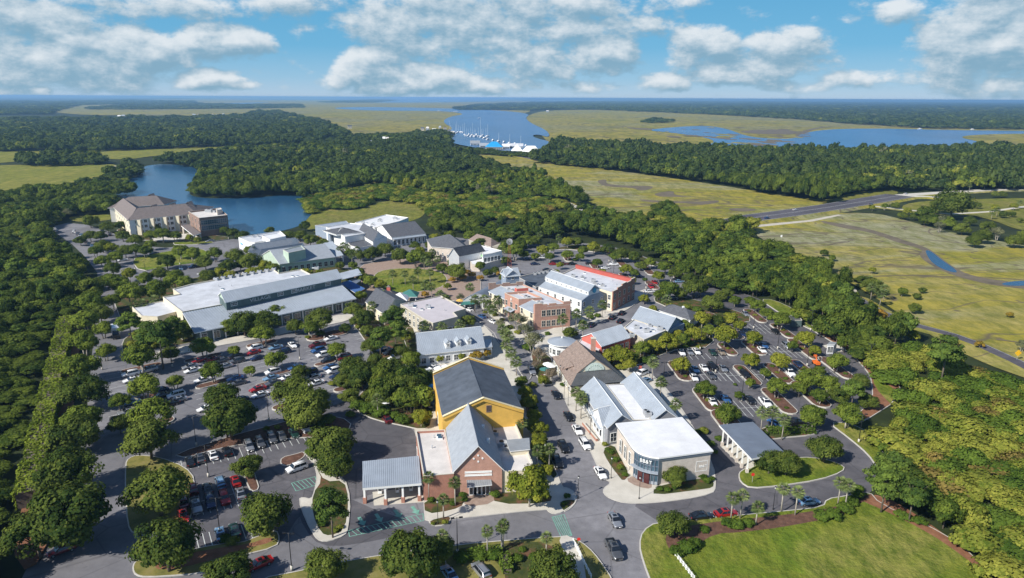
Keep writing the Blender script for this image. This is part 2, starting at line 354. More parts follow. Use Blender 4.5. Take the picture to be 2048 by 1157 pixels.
MUDS = [
 [(1628,440),(1660,444),(1740,458),(1800,478),(1850,494),(1870,506),(1900,530),(1935,550),(2000,562),(2100,572),(2100,582),(2000,574),(1920,556),(1870,536),(1835,512),(1850,500),(1790,484),(1740,464),(1680,456)],
 [(1270,398),(1320,402),(1400,404),(1436,400),(1440,406),(1380,413),(1360,414),(1420,408),(1300,406)],
 [(1190,362),(1215,358),(1210,368),(1250,372),(1310,372),(1300,380),(1275,382),(1270,376),(1210,374)],
 [(1308,386),(1350,382),(1345,390),(1390,394),(1312,394)],
 [(1240,254),(1310,258),(1400,262),(1420,268),(1330,262),(1280,260)],
 [(700,238),(780,234),(860,238),(800,246),(740,246)],
 [(1470,262),(1560,258),(1600,264),(1585,270),(1500,268)],
 [(1455,416),(1520,418),(1500,424),(1460,422)],
 [(1700,250),(1640,255),(1598,270),(1592,284),(1586,272),(1620,256)],
]
for p in MUDS: sheet('mud_bank', p, .95 if p[0][1] < 290 else .26, MUD)
for nm, mt, p, z in WATERS: sheet(nm, p, z, mt)
# broken shallows of the second river: low islets of marsh
mb = MB()
for _ in range(60):
    px, py = rng.uniform(1330, 1620), rng.uniform(254, 292)
    if py > 258 + (px - 1330) * .12 + 16 or (px > 1590 and py > 275): continue
    c = G(px, py, 1.0); a = rng.uniform(3, 14)
    pts = [(c[0] + a * 1.5 * math.cos(t) * rng.uniform(.6, 1.3), c[1] + a * 3 * math.sin(t) * rng.uniform(.6, 1.3)) for t in np.linspace(0, 2 * math.pi, 9)[:-1]]
    tess(mb, ccw(pts), 1.0 + .003 * _, MUD if rng.random() < .6 else MARSH)
mb.obj('marsh_islets', kind='structure')
sheet('marsh', [(1912,273),(1990,268),(2100,268),(2300,270),(2300,300),(2040,296),(1990,292),(1950,282)], 1.1, MARSH)
# narrow tidal rills in the marshes
mb = MB()
for k in (1, 5, 9, 17, 19, 22, 24, 27, 29, 31, 33):
    if k < 16: px, py, dx, sc_ = rng.uniform(1540, 2040), rng.uniform(470, 690), 60, 1.0
    elif k < 26: px, py, dx, sc_ = rng.uniform(1080, 1560), rng.uniform(335, 440), 60, .8
    else: px, py, dx, sc_ = rng.uniform(1120, 1600), rng.uniform(232, 280), 60, 2.0
    c = np.array(G(px, py)); h = rng.uniform(-.3, 1.0); L_ = rng.uniform(20, 70) * sc_ * (1 if k < 16 else 2); pts = []; q = c.copy()
    for s_ in range(9):
        h += rng.uniform(-.5, .5); q = q + np.array((math.cos(h), math.sin(h))) * L_ / 8; pts.append(q.copy())
    w_ = rng.uniform(.25, .6) * sc_
    for a, b in zip(pts[:-1], pts[1:]):
        d = (b - a) / np.linalg.norm(b - a); nrm = np.array((-d[1], d[0])) * w_
        mb.face([(*(a - nrm), .31), (*(b - nrm), .31), (*(b + nrm), .31), (*(a + nrm), .31)] if k < 26 else [(*(a - nrm), .98), (*(b - nrm), .98), (*(b + nrm), .98), (*(a + nrm), .98)], MUD)
mb.obj('tidal_rills', kind='structure')

# ---- village ground
sheet('parking_lot', [(-60,1400),(40,1157),(120,1020),(165,900),(180,760),(190,640),(205,560),(160,500),(95,455),(150,443),(240,470),(300,500),(430,484),(520,470),(700,470),(860,470),(960,480),(1060,492),(1160,484),(1250,498),(1350,538),(1430,570),(1500,590),(1590,630),(1650,668),(1700,706),(1740,752),(1760,800),(1700,835),(1700,858),(1745,905),(1765,945),(1745,985),(1700,1012),(1640,1020),(1440,1050),(1330,1060),(1320,1200),(1380,1500)], .02, ASPH, 1)
sheet('parking_lot', [(1300,745),(1320,700),(1420,690),(1400,640),(1350,598),(1380,560),(1500,590),(1590,630),(1650,668),(1700,706),(1742,752),(1760,800),(1700,835),(1700,858),(1745,905),(1765,945),(1745,985),(1700,1012),(1640,1020),(1440,1046),(1330,1052),(1250,1000),(1400,920),(1340,830)], .026, ASPH2, 1)
sheet('parking_lot', [(560,945),(640,960),(720,1010),(845,1050),(845,1062),(700,1092),(640,1092),(610,1060),(590,1010)], .026, ASPH2, 1)
sheet('parking_lot', [(360,905),(500,880),(600,850),(700,790),(790,830),(840,870),(845,950),(720,1000),(610,1010),(560,1095),(480,1115),(260,1140),(380,1050)], .023, ASPH2, 2)
DL = AZ((300,712),(520,665)); DV = AZ((450,903),(400,816)) if False else R(115); DS = AZ((1201,946),(1080,755)); DB = AZ((700,1072),(1040,1035)); DR = AZ((1486,760.7),(1459.8,733.6))
PADS = [
 ('sidewalk', CONC, [(1100,765),(1122,785),(1145,835),(1172,885),(1190,925),(1207,958),(1222,966),(1206,978),(1206,988),(1220,999),(1250,1008),(1300,1008),(1370,1000),(1425,989),(1433,975),(1428,930),(1385,850),(1345,790),(1300,745),(1270,730),(1180,740)], 1, 1),
 ('planting_bed', BED, [(1202,900),(1228,888),(1242,915),(1262,952),(1246,966),(1232,950),(1214,925)], 1, 1),
 ('brick_plaza', BRICKP, [(1250,961),(1268,952),(1304,966),(1303,980),(1275,975)], 0, 1),
 ('planting_bed', BED, [(1305,976),(1360,962),(1420,955),(1430,966),(1428,978),(1400,982),(1306,994)], 1, 1),
 ('sidewalk', CONC, [(848,1025),(850,1046),(900,1040),(1092,1019),(1097,1025),(1108,1030),(1125,1026),(1148,1011),(1155,1000),(1150,985),(1135,976),(1125,976),(1112,940),(1096,900),(1086,870),(1075,840),(1060,790),(1040,748),(1000,735),(960,735),(860,755),(835,800),(826,850),(838,900),(845,960)], 1, 1),
 ('planting_bed', BED, [(1040,760),(1052,780),(1080,850),(1110,925),(1116,950),(1104,960),(1080,915),(1060,860)], 0, 1),
 ('flower_bed', BED, [(1115,1008),(1130,1000),(1150,1000),(1153,1006),(1140,1020),(1127,1026)], 1, 1),
 ('flower_bed', BED, [(855,1042),(900,1032),(903,1042),(890,1052),(866,1054)], 1, 1),
 ('planting_bed', BED, [(848,1000),(925,985),(930,1010),(905,1022),(850,1030)], 0, 1),
 ('brick_plaza', BRICKP, [(926,992),(985,985),(990,1008),(930,1016)], 0, 1),
 ('planting_bed', BED, [(985,985),(1040,975),(1105,990),(1100,1008),(990,1010)], 0, 1),
 ('planting_bed', MULCH, [(560,930),(562,916),(592,909),(607,904),(612,912),(600,922),(575,934)], 1, 1),
 ('sidewalk', CONC, [(596,1000),(606,995),(622,1000),(628,985),(634,955),(628,930),(612,912),(607,904),(640,898),(652,930),(662,955),(690,955),(702,1000),(697,1060),(690,1073),(660,1084),(640,1084),(628,1074),(610,1040)], 1, 1),
 ('planting_bed', BED, [(632,935),(650,965),(688,962),(698,1000),(690,1062),(660,1074),(642,1068),(625,1030),(625,990),(645,962)], 0, 1),
 ('grass_island', DRYLAWN, [(250,930),(256,918),(275,911),(320,915),(372,935),(392,960),(388,1020),(372,1056),(300,1072),(265,1070),(254,1050),(250,985)], 1, 1),
 ('grass_island', DRYLAWN, [(264,1140),(268,1126),(282,1119),(330,1112),(440,1088),(480,1088),(520,1072),(553,1060),(561,1078),(553,1096),(480,1114),(410,1146),(370,1152),(290,1157),(270,1152)], 1, 1),
 ('planting_bed', STRAW, [(300,1125),(420,1100),(500,1090),(540,1075),(550,1085),(480,1102),(400,1130),(320,1145)], 0, 1),
 ('planting_bed', MULCH, [(345,910),(480,868),(520,858),(600,836),(640,828),(705,842),(695,870),(640,882),(620,874),(500,888),(430,900),(372,918)], 1, 1),
 ('planting_bed', MULCH, [(482,925),(500,918),(514,960),(520,980),(502,986),(490,962)], 1, 1),
 ('planting_bed', BED, [(243,684),(262,668),(300,655),(352,655),(400,660),(440,676),(345,694),(290,704),(255,714),(245,708)], 1, 1),
 ('sidewalk', CONC, [(296,714),(305,706),(440,679),(500,670),(600,648),(700,626),(712,640),(600,662),(500,682),(430,694),(312,719)], 1, 1),
 ('planting_bed', BED, [(430,672),(560,640),(590,642),(500,668),(440,678)], 0, 1),
 ('planting_bed', BED, [(222,590),(330,566),(620,520),(720,545),(720,590),(700,620),(500,660),(380,690),(330,660),(245,650)], 1, 1),
 ('plaza', BRICKP, [(690,560),(740,520),(900,520),(962,556),(962,590),(925,604),(860,598),(800,604),(740,612),(705,606)], 1, 1),
 ('sidewalk', CONC, [(800,655),(860,660),(940,640),(985,660),(1000,690),(1030,716),(1040,745),(960,742),(850,752),(820,720)], 1, 1),
 ('road', ASPH, [(905,604),(950,596),(988,622),(1008,650),(1030,674),(1050,694),(1064,715),(1066,748),(1058,764),(1046,756),(1036,740),(1022,718),(998,692),(978,662),(950,636)], 1, 1),
 ('planting_bed', BED, [(700,640),(735,600),(800,610),(830,655),(836,720),(868,745),(866,850),(846,862),(800,852),(752,842),(714,826),(708,802),(740,770),(762,748),(742,700),(728,680)], 1, 1),
 ('village_green', LAWN, [(744,546),(800,536),(880,542),(898,560),(884,578),(800,590),(752,576)], 1, 2),
 ('sidewalk', CONC, [(990,640),(1006,668),(1035,676),(1060,700),(1100,712),(1160,660),(1240,630),(1300,590),(1290,575),(1150,640),(1050,680),(1010,640),(960,590),(940,600)], 1, 1),
 ('planting_bed', BED, [(1060,700),(1100,710),(1110,740),(1100,762),(1110,770),(1085,772),(1068,745)], 1, 1),
 ('planting_bed', BED, [(1155,690),(1250,690),(1340,650),(1400,640),(1420,650),(1430,695),(1360,698),(1320,712),(1270,735),(1200,740)], 1, 1),
 ('sidewalk', CONC, [(1310,770),(1326,772),(1345,800),(1375,838),(1385,850),(1372,850),(1350,830),(1320,790)], 1, 1),
 ('planting_bed', BED, [(1300,600),(1330,588),(1440,612),(1520,640),(1440,655),(1400,640),(1340,618)], 1, 1),
 ('grass_island', LAWN, [(1476,952),(1480,944),(1500,934),(1530,925),(1600,915),(1652,920),(1690,934),(1686,946),(1640,962),(1560,974),(1500,979),(1480,966)], 1, 1),
 ('planting_bed', BED, [(1500,880),(1530,852),(1560,862),(1640,862),(1628,872),(1560,878),(1520,885)], 1, 1),
 ('drive_through_pad', CONC, [(1442,896),(1470,888),(1518,930),(1500,940),(1484,936)], 0, 0),
 ('grass_verge', LAWN, [(1655,846),(1700,848),(1745,870),(1790,950),(1765,960),(1752,935),(1735,910),(1700,880)], 1, 1),
 ('straw_verge', STRAW, [(1590,640),(1650,662),(1700,695),(1760,745),(1800,760),(1800,800),(1720,850),(1700,845),(1745,800),(1742,760),(1735,745),(1700,706),(1648,676)], 1, 1),
 ('grass_verge', LAWN, [(1520,600),(1545,600),(1590,620),(1620,650),(1648,668),(1630,665),(1580,640),(1540,615)], 1, 1),
 ('grass_verge', LAWN, [(1745,748),(1800,790),(1840,830),(1820,840),(1780,810),(1748,775)], 0, 1),
 ('grass_verge', DRYLAWN, [(880,1098),(930,1090),(1000,1084),(1114,1075),(1148,1077),(1177,1096),(1200,1122),(1228,1165),(1260,1260),(860,1300)], 1, 1),
 ('planting_bed', BED, [(900,1102),(1000,1090),(1110,1085),(1150,1157),(1160,1250),(1020,1250),(1005,1110),(900,1120)], 0, 1),
 ('sidewalk', CONC, [(1116,1076),(1140,1073),(1162,1100),(1172,1157),(1185,1260),(1150,1260),(1145,1157),(1128,1110)], 0, 1),
 ('grass_verge', DRYLAWN, [(-60,1560),(290,1300),(515,1160),(605,1143),(700,1122),(885,1095),(900,1160),(880,1400)], 1, 1),
 ('lawn', LAWN, [(1302,1170),(1285,1125),(1277,1092),(1284,1064),(1312,1046),(1440,1036),(1570,1024),(1645,1016),(1652,1000),(1690,994),(1738,984),(1760,1010),(1850,1050),(1920,1090),(1990,1157),(2100,1400),(1400,1500)], 1, 1),
 ('mulch_bed', MULCH, [(1330,1075),(1345,1060),(1440,1045),(1520,1038),(1640,1024),(1700,1008),(1742,988),(1746,998),(1718,1010),(1700,1024),(1680,1036),(1620,1047),(1560,1058),(1480,1068),(1430,1070),(1385,1098),(1350,1112),(1334,1096)], 0, 1),
 ('straw_bed', STRAW, [(1722,1000),(1760,990),(1830,1030),(1900,1080),(1990,1150),(1970,1150),(1888,1088),(1826,1052),(1764,1022),(1730,1008)], 0, 1),
 ('straw_bed', STRAW, [(20,1100),(62,960),(95,850),(130,700),(150,620),(165,620),(160,700),(150,800),(130,960),(110,1060),(60,1157)], 0, 1),
 ('grass_island', LAWN, [(260,520),(300,510),(360,500),(420,500),(410,525),(330,535),(280,545)], 1, 1),
 ('grass_island', LAWN, [(345,485),(420,482),(430,488),(350,492)], 1, 1),
 ('planting_bed', BED, [(225,455),(300,460),(420,470),(470,478),(420,484),(340,484),(260,480)], 1, 1),
 ('planting_bed', BED, [(1100,500),(1160,488),(1250,502),(1320,528),(1310,536),(1240,512),(1150,500)], 1, 1),
 ('hotel_plaza', CONC, [(300,474),(380,468),(400,476),(350,482),(310,484)], 0, 0),
]
for nm, mt, p, kb, it in PADS: pad(nm, p, mt, bool(kb), it)
ISL = [((407,717),11.6,3.2,DL),((433,767),11.6,3.2,DL),((545,767),9.86,3.2,DL),((560,748),6.96,2.4,DL),((283,737),11.6,3.2,DL),((290,797),11.6,3.2,DL),((574,812),8.12,3.2,DL),((690,778),6.96,3.2,DL),((655,672),15.08,6.4,DL),((650,728),6.96,2.8,DL),((740,657),8.12,4,DL),((755,696),4.64,2.4,DL),((524,689),10.44,4,DL),((455,820),11.6,4,DL),((305,850),10.44,4,DL),
       ((1361,743),16,5,DR),((1494,752),16,4,DR),((1415,800),16,5,DR),((1556,748),16,4,DR),((1557,803),17,4.5,DR),((1605,738),14,4,DR),((1510,633),17,4,DR),((1565,663),16,4,DR),((1608,700),20,4,DR),((1671,737),18,4,DR),((1455,700),12,4,DR),((1508,697),14,5,DR),((1425,640),16,6,DR),((1465,668),14,5,DR),((1455,845),14,6,DR),((1620,790),18,5,DR),
       ((1188,532),16,4,DR),((1243,528),16,4,DR),((1251,556),16,4,DR),((1296,543),16,4,DR),((1304,572),14,4,DR),((1356,556),14,4,DR),((1135,518),14,4,DR)]
for c, L_, W_, a in ISL: pad('parking_island', None, MULCH, True, world=capsule(*c, L_, W_, a))
# painted bay lines
def stroke(mb, a, b, w, z, mat):
    a, b = Vector(a), Vector(b); d = (b - a).normalized() * (w / 2); n_ = Vector((-d.y, d.x))
    mb.face([(*(a - n_), z), (*(b - n_), z), (*(b + n_), z), (*(a + n_), z)], mat)
def bays(p, q, n_, az, L_, mat=LINE, w=.14, centre=True):
    """n_ lines between survey points p and q, each L_ long along az"""
    a, b = Vector(G(*p)), Vector(G(*q)); mb = MB(); d = Vector((math.cos(az), math.sin(az))) * L_ / 2
    for i in range(n_ + 1):
        c = a.lerp(b, i / n_); stroke(mb, c - d, c + d, w, .034, mat)
    if centre: stroke(mb, a, b, w, .038, mat)
    mb.obj('bay_lines', kind='structure')
bays((1455,752),(1545,748),8,DR,10.5); bays((1468,818),(1560,812),8,DR,10.5); bays((1530,702),(1610,706),8,DR,10.5); bays((1480,656),(1560,660),8,DR,10.5)
bays((1368,714),(1452,712),7,DR,5.2,centre=False); bays((1400,750),(1450,748),5,DR,10.5); bays((1625,745),(1700,750),7,DR,5.2,centre=False)
DV = AZ((372,937),(364,905))
bays((364,932),(482,905),8,DV,5.2,centre=False); bays((372,1010),(482,985),8,DV,10.5); bays((495,905),(620,872),9,DV,5.2,centre=False); bays((395,1085),(500,1062),8,DV,5.2,centre=False)
for a, b, k in [((495,702),(575,785),12),((636,690),(700,790),13),((240,745),(262,835),9),((400,722),(440,810),10),((728,660),(800,740),11)]: bays(a, b, k, DL, 10,centre=False)
# green painted hatching, arrows and crossing
def hatch(c0, c1, c2, c3, n_, name='road_marking', w=.16):
    A, B, C, D = (Vector(G(*c)) for c in (c0, c1, c2, c3)); mb = MB()
    stroke(mb, A, B, w, .05, LINEG); stroke(mb, D, C, w, .05, LINEG); stroke(mb, A, D, w, .054, LINEG); stroke(mb, B, C, w, .054, LINEG)
    for i in range(1, n_): stroke(mb, A.lerp(B, (i - .5) / n_), D.lerp(C, (i + .5) / n_), w, .058, LINEG)
    mb.obj(name, kind='structure')
hatch((583,967),(630,954),(636,970),(592,983),6); hatch((697,1062),(846,1028),(847,1042),(699,1074),15)
hatch((1104,1035),(1128,1030),(1144,1072),(1122,1074),6)
for p in ((723,1043),(757,1036),(795,1028),(830,1021)):
    c = Vector(G(*p)); mb = MB(); d = Vector((math.cos(DV), math.sin(DV))); n_ = Vector((-d.y, d.x)); t = c - d * 1.7
    mb.face([(*(t), .05), (*(c - d * .3 + n_ * .9), .05), (*(c - d * .3 - n_ * .9), .05)][::-1] if False else [(*(c - d * .3 - n_ * .9), .05), (*(c - d * .3 + n_ * .9), .05), (*(t), .05)][::-1], LINEG)
    stroke(mb, c - d * .3, c + d * 1.5, .7, .05, LINEG); mb.obj('road_arrow', kind='structure')
# bridge road across the marsh, on its embankment
def road(name, pts, widths, z, mat, thick=.4, lines=None, z_each=None):
    mb = MB(); C_ = [Vector(G(*p)) for p in pts]; n_ = len(C_)
    T = [(C_[min(i + 1, n_ - 1)] - C_[max(i - 1, 0)]).normalized() for i in range(n_)]
    Z = z_each or [z] * n_
    def pt(i, off, dz=0): return (C_[i].x - T[i].y * off, C_[i].y + T[i].x * off, Z[i] + dz)
    for i in range(n_ - 1):
        w0, w1 = widths[i], widths[i + 1]
        mb.face([pt(i, w0 / 2), pt(i, -w0 / 2), pt(i + 1, -w1 / 2), pt(i + 1, w1 / 2)], mat)
        for s in (1, -1):
            q = [pt(i, s * w0 / 2), pt(i + 1, s * w1 / 2), pt(i + 1, s * (w1 / 2 + 3), -Z[i + 1]), pt(i, s * (w0 / 2 + 3), -Z[i])]
            mb.face(q if s > 0 else q[::-1], MARSH2)
        for off, w in (lines or []):
            mb.face([pt(i, off + w / 2, .012), pt(i, off - w / 2, .012), pt(i + 1, off - w / 2, .012), pt(i + 1, off + w / 2, .012)], LINE)
    return mb.obj(name, kind='structure')
ASPR = asphalt('asphalt_road', (.075, .07, .085), (.14, .13, .145), (.10, .093, .105))
road('bridge_road', [(1250,480),(1340,466),(1430,456),(1500,441),(1580,431),(1660,419),(1740,405),(1800,394)], [13, 13, 14, 22, 22, 22, 24, 24], 1.6, ASPR, lines=[(10.2, .25), (-10.2, .25), (.5, .2), (-.5, .2)], z_each=[.3, .5, 1, 1.6, 1.8, 1.8, 1.6, 1.2])
road('road', [(1800,394),(1880,388),(1960,383),(2048,380),(2160,378)], [12, 11, 11, 11, 11], 1.0, CONC, z_each=[1.2, 1, .8, .8, .8])
road('road', [(1790,396),(1850,396),(1900,400)], [9, 8, 6], 1.2, CONC)
road('causeway', [(1480,458),(1560,450),(1620,444),(1680,432)], [6, 6, 5, 3], .7, SAND)
road('footpath', [(1730,412),(1800,420),(1900,430),(1980,425),(2048,415),(2140,410)], [4, 4, 4, 4, 4, 4], .5, CONC)
road('road', [(1680,590),(1712,598),(1760,626),(1830,652),(1905,672),(1960,692),(2030,724),(2100,760)], [5, 5, 5, 4.5, 4.5, 4.5, 4.5, 4.5], .35, ASPR, lines=[(2.0, .14)])
sheet('gravel_track', [(1683,572),(1702,570),(1716,582),(1714,600),(1700,602),(1688,588)], .3, SAND)
road('road', [(1130,405),(1170,422),(1240,440),(1300,455),(1340,466)], [5, 6, 8, 9, 10], .3, CONC)
road('road', [(960,306),(1000,308),(1060,318),(1075,322)], [9, 9, 9, 9], .7, ASPR)
road('field_track', [(215,345),(226,338),(232,333)], [7, 6, 5], .6, SAND)
# ------------------------------------------------------------------ vegetation
def leafmat(name, dark, light, hue=.0, trans=.28):
    m = bpy.data.materials.new(name); m.use_nodes = True; nt = m.node_tree; nt.nodes.clear()
    at = nt.nodes.new('ShaderNodeAttribute'); at.attribute_name = 'tint'
    oi = nt.nodes.new('ShaderNodeObjectInfo')
    mm = nt.nodes.new('ShaderNodeMath'); mm.operation = 'MULTIPLY_ADD'; nt.links.new(oi.outputs['Random'], mm.inputs[0]); mm.inputs[1].default_value = .62; 
    ad = nt.nodes.new('ShaderNodeMath'); ad.operation = 'SUBTRACT'; nt.links.new(at.outputs['Fac'], ad.inputs[0]); ad.inputs[1].default_value = .28
    nt.links.new(ad.outputs[0], mm.inputs[2])
    c = ramp(nt, mm.outputs[0], [(0.05, dark), (.55, tuple((a + b) / 2 for a, b in zip(dark, light))), (1.0, light)])
    d = nt.nodes.new('ShaderNodeBsdfDiffuse'); t = nt.nodes.new('ShaderNodeBsdfTranslucent'); x = nt.nodes.new('ShaderNodeMixShader'); x.inputs[0].default_value = trans
    nt.links.new(c, d.inputs[0]); nt.links.new(mixc(nt, .5, c, (.15, .20, .025)), t.inputs[0]); nt.links.new(d.outputs[0], x.inputs[1]); nt.links.new(t.outputs[0], x.inputs[2])
    o = nt.nodes.new('ShaderNodeOutputMaterial'); nt.links.new(x.outputs[0], o.inputs[0]); MATS[name] = m; return m
LF = {'farwood': leafmat('distant_leaves', (.022, .044, .015), (.105, .14, .036)), 'oak': leafmat('oak_leaves', (0.039, 0.067, 0.016), (0.171, 0.207, 0.039)), 'pine': leafmat('pine_needles', (0.043, 0.079, 0.020), (0.171, 0.238, 0.043)), 'street': leafmat('street_tree_leaves', (0.055, 0.091, 0.017), (0.207, 0.256, 0.039)),
      'yel': leafmat('yellow_green_leaves', (0.110, 0.146, 0.018), (0.317, 0.317, 0.043)), 'red': leafmat('rust_leaves', (0.195, 0.061, 0.030), (0.415, 0.146, 0.085)),
      'gry': leafmat('sparse_grey_green_leaves', (0.110, 0.122, 0.073), (0.232, 0.232, 0.122)), 'palm': leafmat('palm_fronds', (0.085, 0.122, 0.037), (0.244, 0.293, 0.110), trans=.2),
      'hedge': leafmat('hedge_leaves', (0.049, 0.091, 0.015), (0.134, 0.195, 0.030)), 'ivy': leafmat('ivy_leaves', (0.091, 0.134, 0.015), (0.220, 0.268, 0.037)),
      'scrub': leafmat('scrub_leaves', (0.098, 0.140, 0.020), (0.317, 0.317, 0.055)), 'rust': leafmat('rusty_scrub_leaves', (0.146, 0.122, 0.037), (0.293, 0.220, 0.061)), 'orange': leafmat('orange_leaves', (0.195, 0.159, 0.024), (0.464, 0.268, 0.049)),
      'wood': leafmat('forest_leaves', (0.025, 0.051, 0.013), (0.157, 0.200, 0.032)), 'brown': leafmat('bare_twigs', (0.159, 0.122, 0.085), (0.317, 0.256, 0.183))}
BARK = M('bark', (.16, .13, .10), .95, .3, 3); PALE = M('pale_bark', (.42, .38, .32), .9, .2, 3); DEAD = M('grey_wood', (.33, .29, .24), .95, .2, 3)
def quads_mesh(name, C_, Nn, S, tint, mat, asp=1.0, extra=None):
    """leaf cards at C_, facing Nn, size S"""
    n_ = len(C_); Nn = Nn / np.linalg.norm(Nn, axis=1, keepdims=True)
    r = rng.normal(size=(n_, 3)); U = np.cross(Nn, r); U /= np.linalg.norm(U, axis=1, keepdims=True); V = np.cross(Nn, U)
    S = S[:, None]; U = U * S * .5; V = V * S * .5 * asp
    P = np.stack([C_ - U - V * .6, C_ + U * .7 - V, C_ + U + V * .6, C_ - U * .6 + V], 1).reshape(-1, 3)
    me = bpy.data.meshes.new(name); me.vertices.add(n_ * 4); me.vertices.foreach_set('co', P.astype(np.float32).ravel())
    me.loops.add(n_ * 4); me.loops.foreach_set('vertex_index', np.arange(n_ * 4, dtype=np.int32))
    me.polygons.add(n_); me.polygons.foreach_set('loop_start', np.arange(0, n_ * 4, 4, dtype=np.int32)); me.polygons.foreach_set('loop_total', np.full(n_, 4, dtype=np.int32))
    a = me.attributes.new('tint', 'FLOAT', 'FACE'); a.data.foreach_set('value', tint.astype(np.float32))
    me.materials.append(mat); me.update(); me.validate(); return me
def dirs(n_):
    v = rng.normal(size=(n_, 3)); return v / np.linalg.norm(v, axis=1, keepdims=True)
def crown(name, mat, R_=1.0, H_=1.2, base=.45, ncl=34, nl=70, leaf=.11, clump=.30, flat=1.0, gap=.25, cone=0.0, low=-.35):
    """crown of leaf clumps spread on an uneven ellipsoid: radius R_, height H_, bottom at `base`"""
    D = dirs(ncl * 3); D = D[D[:, 2] > low][:ncl]; k = len(D)
    rr = rng.uniform(.52, 1.0, k) ** .7; lob = 1 + gap * np.sin(3 * np.arctan2(D[:, 1], D[:, 0]) + rng.uniform(0, 6)) * rng.uniform(.3, 1)
    Cc = D * rr[:, None]; Cc[:, 0] *= R_ * .78 * lob; Cc[:, 1] *= R_ * .78 * lob; Cc[:, 2] = base + H_ * .5 + Cc[:, 2] * H_ * .42
    if cone: f = 1 - cone * np.clip((Cc[:, 2] - base) / H_, 0, 1); Cc[:, 0] *= f; Cc[:, 1] *= f
    cr = R_ * clump * rng.uniform(.65, 1.25, k); ct = rng.uniform(.15, .85, k)
    q = dirs(k * nl); cid = np.repeat(np.arange(k), nl); up = q[:, 2]
    rad = cr[cid] * rng.uniform(.55, 1.08, k * nl); P = Cc[cid] + q * rad[:, None] * np.array([1, 1, .72 * flat])
    c0 = np.array([0, 0, base + H_ * .35]); out = P - c0; out /= np.linalg.norm(out, axis=1, keepdims=True)
    Nn = q * .8 + out * .5 + dirs(k * nl) * .55 + np.array([0, 0, .25])
    t = np.clip(ct[cid] + rng.normal(0, .13, k * nl), 0, 1)
    keep = P[:, 2] > base * .75
    return quads_mesh(name, P[keep], Nn[keep], (leaf * rng.uniform(.7, 1.35, k * nl))[keep], t[keep], mat)
def trunk_mesh(name, h, r, mat, branches=6, spread=.55, top=.8, multi=1):
    mb = MB()
    for k in range(multi):
        a = 2 * math.pi * k / multi + .3; sx = .10 * (multi > 1)
        p0 = (sx * math.cos(a), sx * math.sin(a), -.02); p1 = (sx * 2 * math.cos(a) + rng.uniform(-.03, .03), sx * 2 * math.sin(a) + rng.uniform(-.03, .03), h)
        mb.cyl(p0, p1, r * 1.25, r * .8, mat, 7)
        for b in range(branches):
            t = 2 * math.pi * b / branches + rng.uniform(-.3, .3); l = spread * rng.uniform(.7, 1.1)
            mid = (p1[0] + l * .5 * math.cos(t), p1[1] + l * .5 * math.sin(t), h + (top - h) * .5)
            mb.cyl(p1, mid, r * .6, r * .35, mat, 5, False); mb.cyl(mid, (p1[0] + l * math.cos(t), p1[1] + l * math.sin(t), top + rng.uniform(-.1, .15)), r * .35, r * .12, mat, 4, False)
    return mb.mesh(name, True)
def palm_crown(name, n_f=30, L_=1.0):
    V, F, T = [], [], []
    for k in range(n_f):
        az_ = k * 2.4 + rng.uniform(-.2, .2); el = R(78) - (k / n_f) ** .8 * R(125); l = L_ * rng.uniform(.85, 1.1); tt = rng.uniform(.1, .9) * (1 if k < n_f * .8 else .5)
        d = np.array([math.cos(el) * math.cos(az_), math.cos(el) * math.sin(az_), math.sin(el)]); s = np.array([-math.sin(az_), math.cos(az_), 0]); u = np.cross(d, s)
        b0 = d * l * .42
        for j in range(7):
            a = (j - 3) * .30; q = d * math.cos(a) + s * math.sin(a); e = b0 + q * l * .62 + np.array([0, 0, -.16 * l]) - u * abs(a) * .05
            w = np.cross(q, u); w = s * .055 * l; i = len(V); V += [b0 - w * .5, b0 + w * .5, (b0 + e) / 2 + w + np.array([0, 0, .05 * l]), e, (b0 + e) / 2 - w + np.array([0, 0, .05 * l])]
            F.append((i, i + 1, i + 2, i + 3, i + 4)); T.append(tt + rng.uniform(-.1, .1))
        i = len(V); w = s * .012; V += [-w, w, b0 + w, b0 - w]; F.append((i, i + 1, i + 2, i + 3)); T.append(.3)
    me = bpy.data.meshes.new(name); me.from_pydata([tuple(v) for v in V], [], F); a = me.attributes.new('tint', 'FLOAT', 'FACE'); a.data.foreach_set('value', np.clip(T, 0, 1).astype(np.float32))
    me.materials.append(LF['palm']); me.update(); return me
# unit trees: crown radius 1 (scaled when placed)
def mk(fn, n_): return [fn() for _ in range(n_)]
KIND = {}
KIND['oak'] = dict(cr=mk(lambda: crown('oak_crown', LF['oak'], 1, 1.3, .26, 62, 150, .066, .27, low=-.6), 5), tr=trunk_mesh('oak_trunk', .5, .045, BARK, 6, .55, .95), zc=1.0, cat='tree', nm='oak_tree', d='dark green oak')
KIND['street'] = dict(cr=mk(lambda: crown('oak_crown', LF['street'], 1, 1.25, .42, 52, 120, .08, .28, low=-.55), 4), tr=trunk_mesh('oak_trunk', .6, .05, PALE, 5, .5, 1.0, 2), zc=1.15, cat='tree', nm='oak_tree', d='round green street tree')
KIND['yel'] = dict(cr=mk(lambda: crown('tree_crown', LF['yel'], 1, 1.4, .38, 50, 110, .085, .28, low=-.55), 3), tr=trunk_mesh('tree_trunk', .55, .04, PALE, 5, .4, 1.0), zc=1.15, cat='tree', nm='street_tree', d='yellow green tree')
KIND['pine'] = dict(cr=mk(lambda: crown('pine_crown', LF['pine'], 1, 1.8, .75, 44, 120, .075, .25, .7, .4, .25, low=-.5), 4), tr=trunk_mesh('pine_trunk', 1.5, .035, BARK, 8, .55, 2.1), zc=1.95, cat='tree', nm='pine_tree', d='tall loose pine')
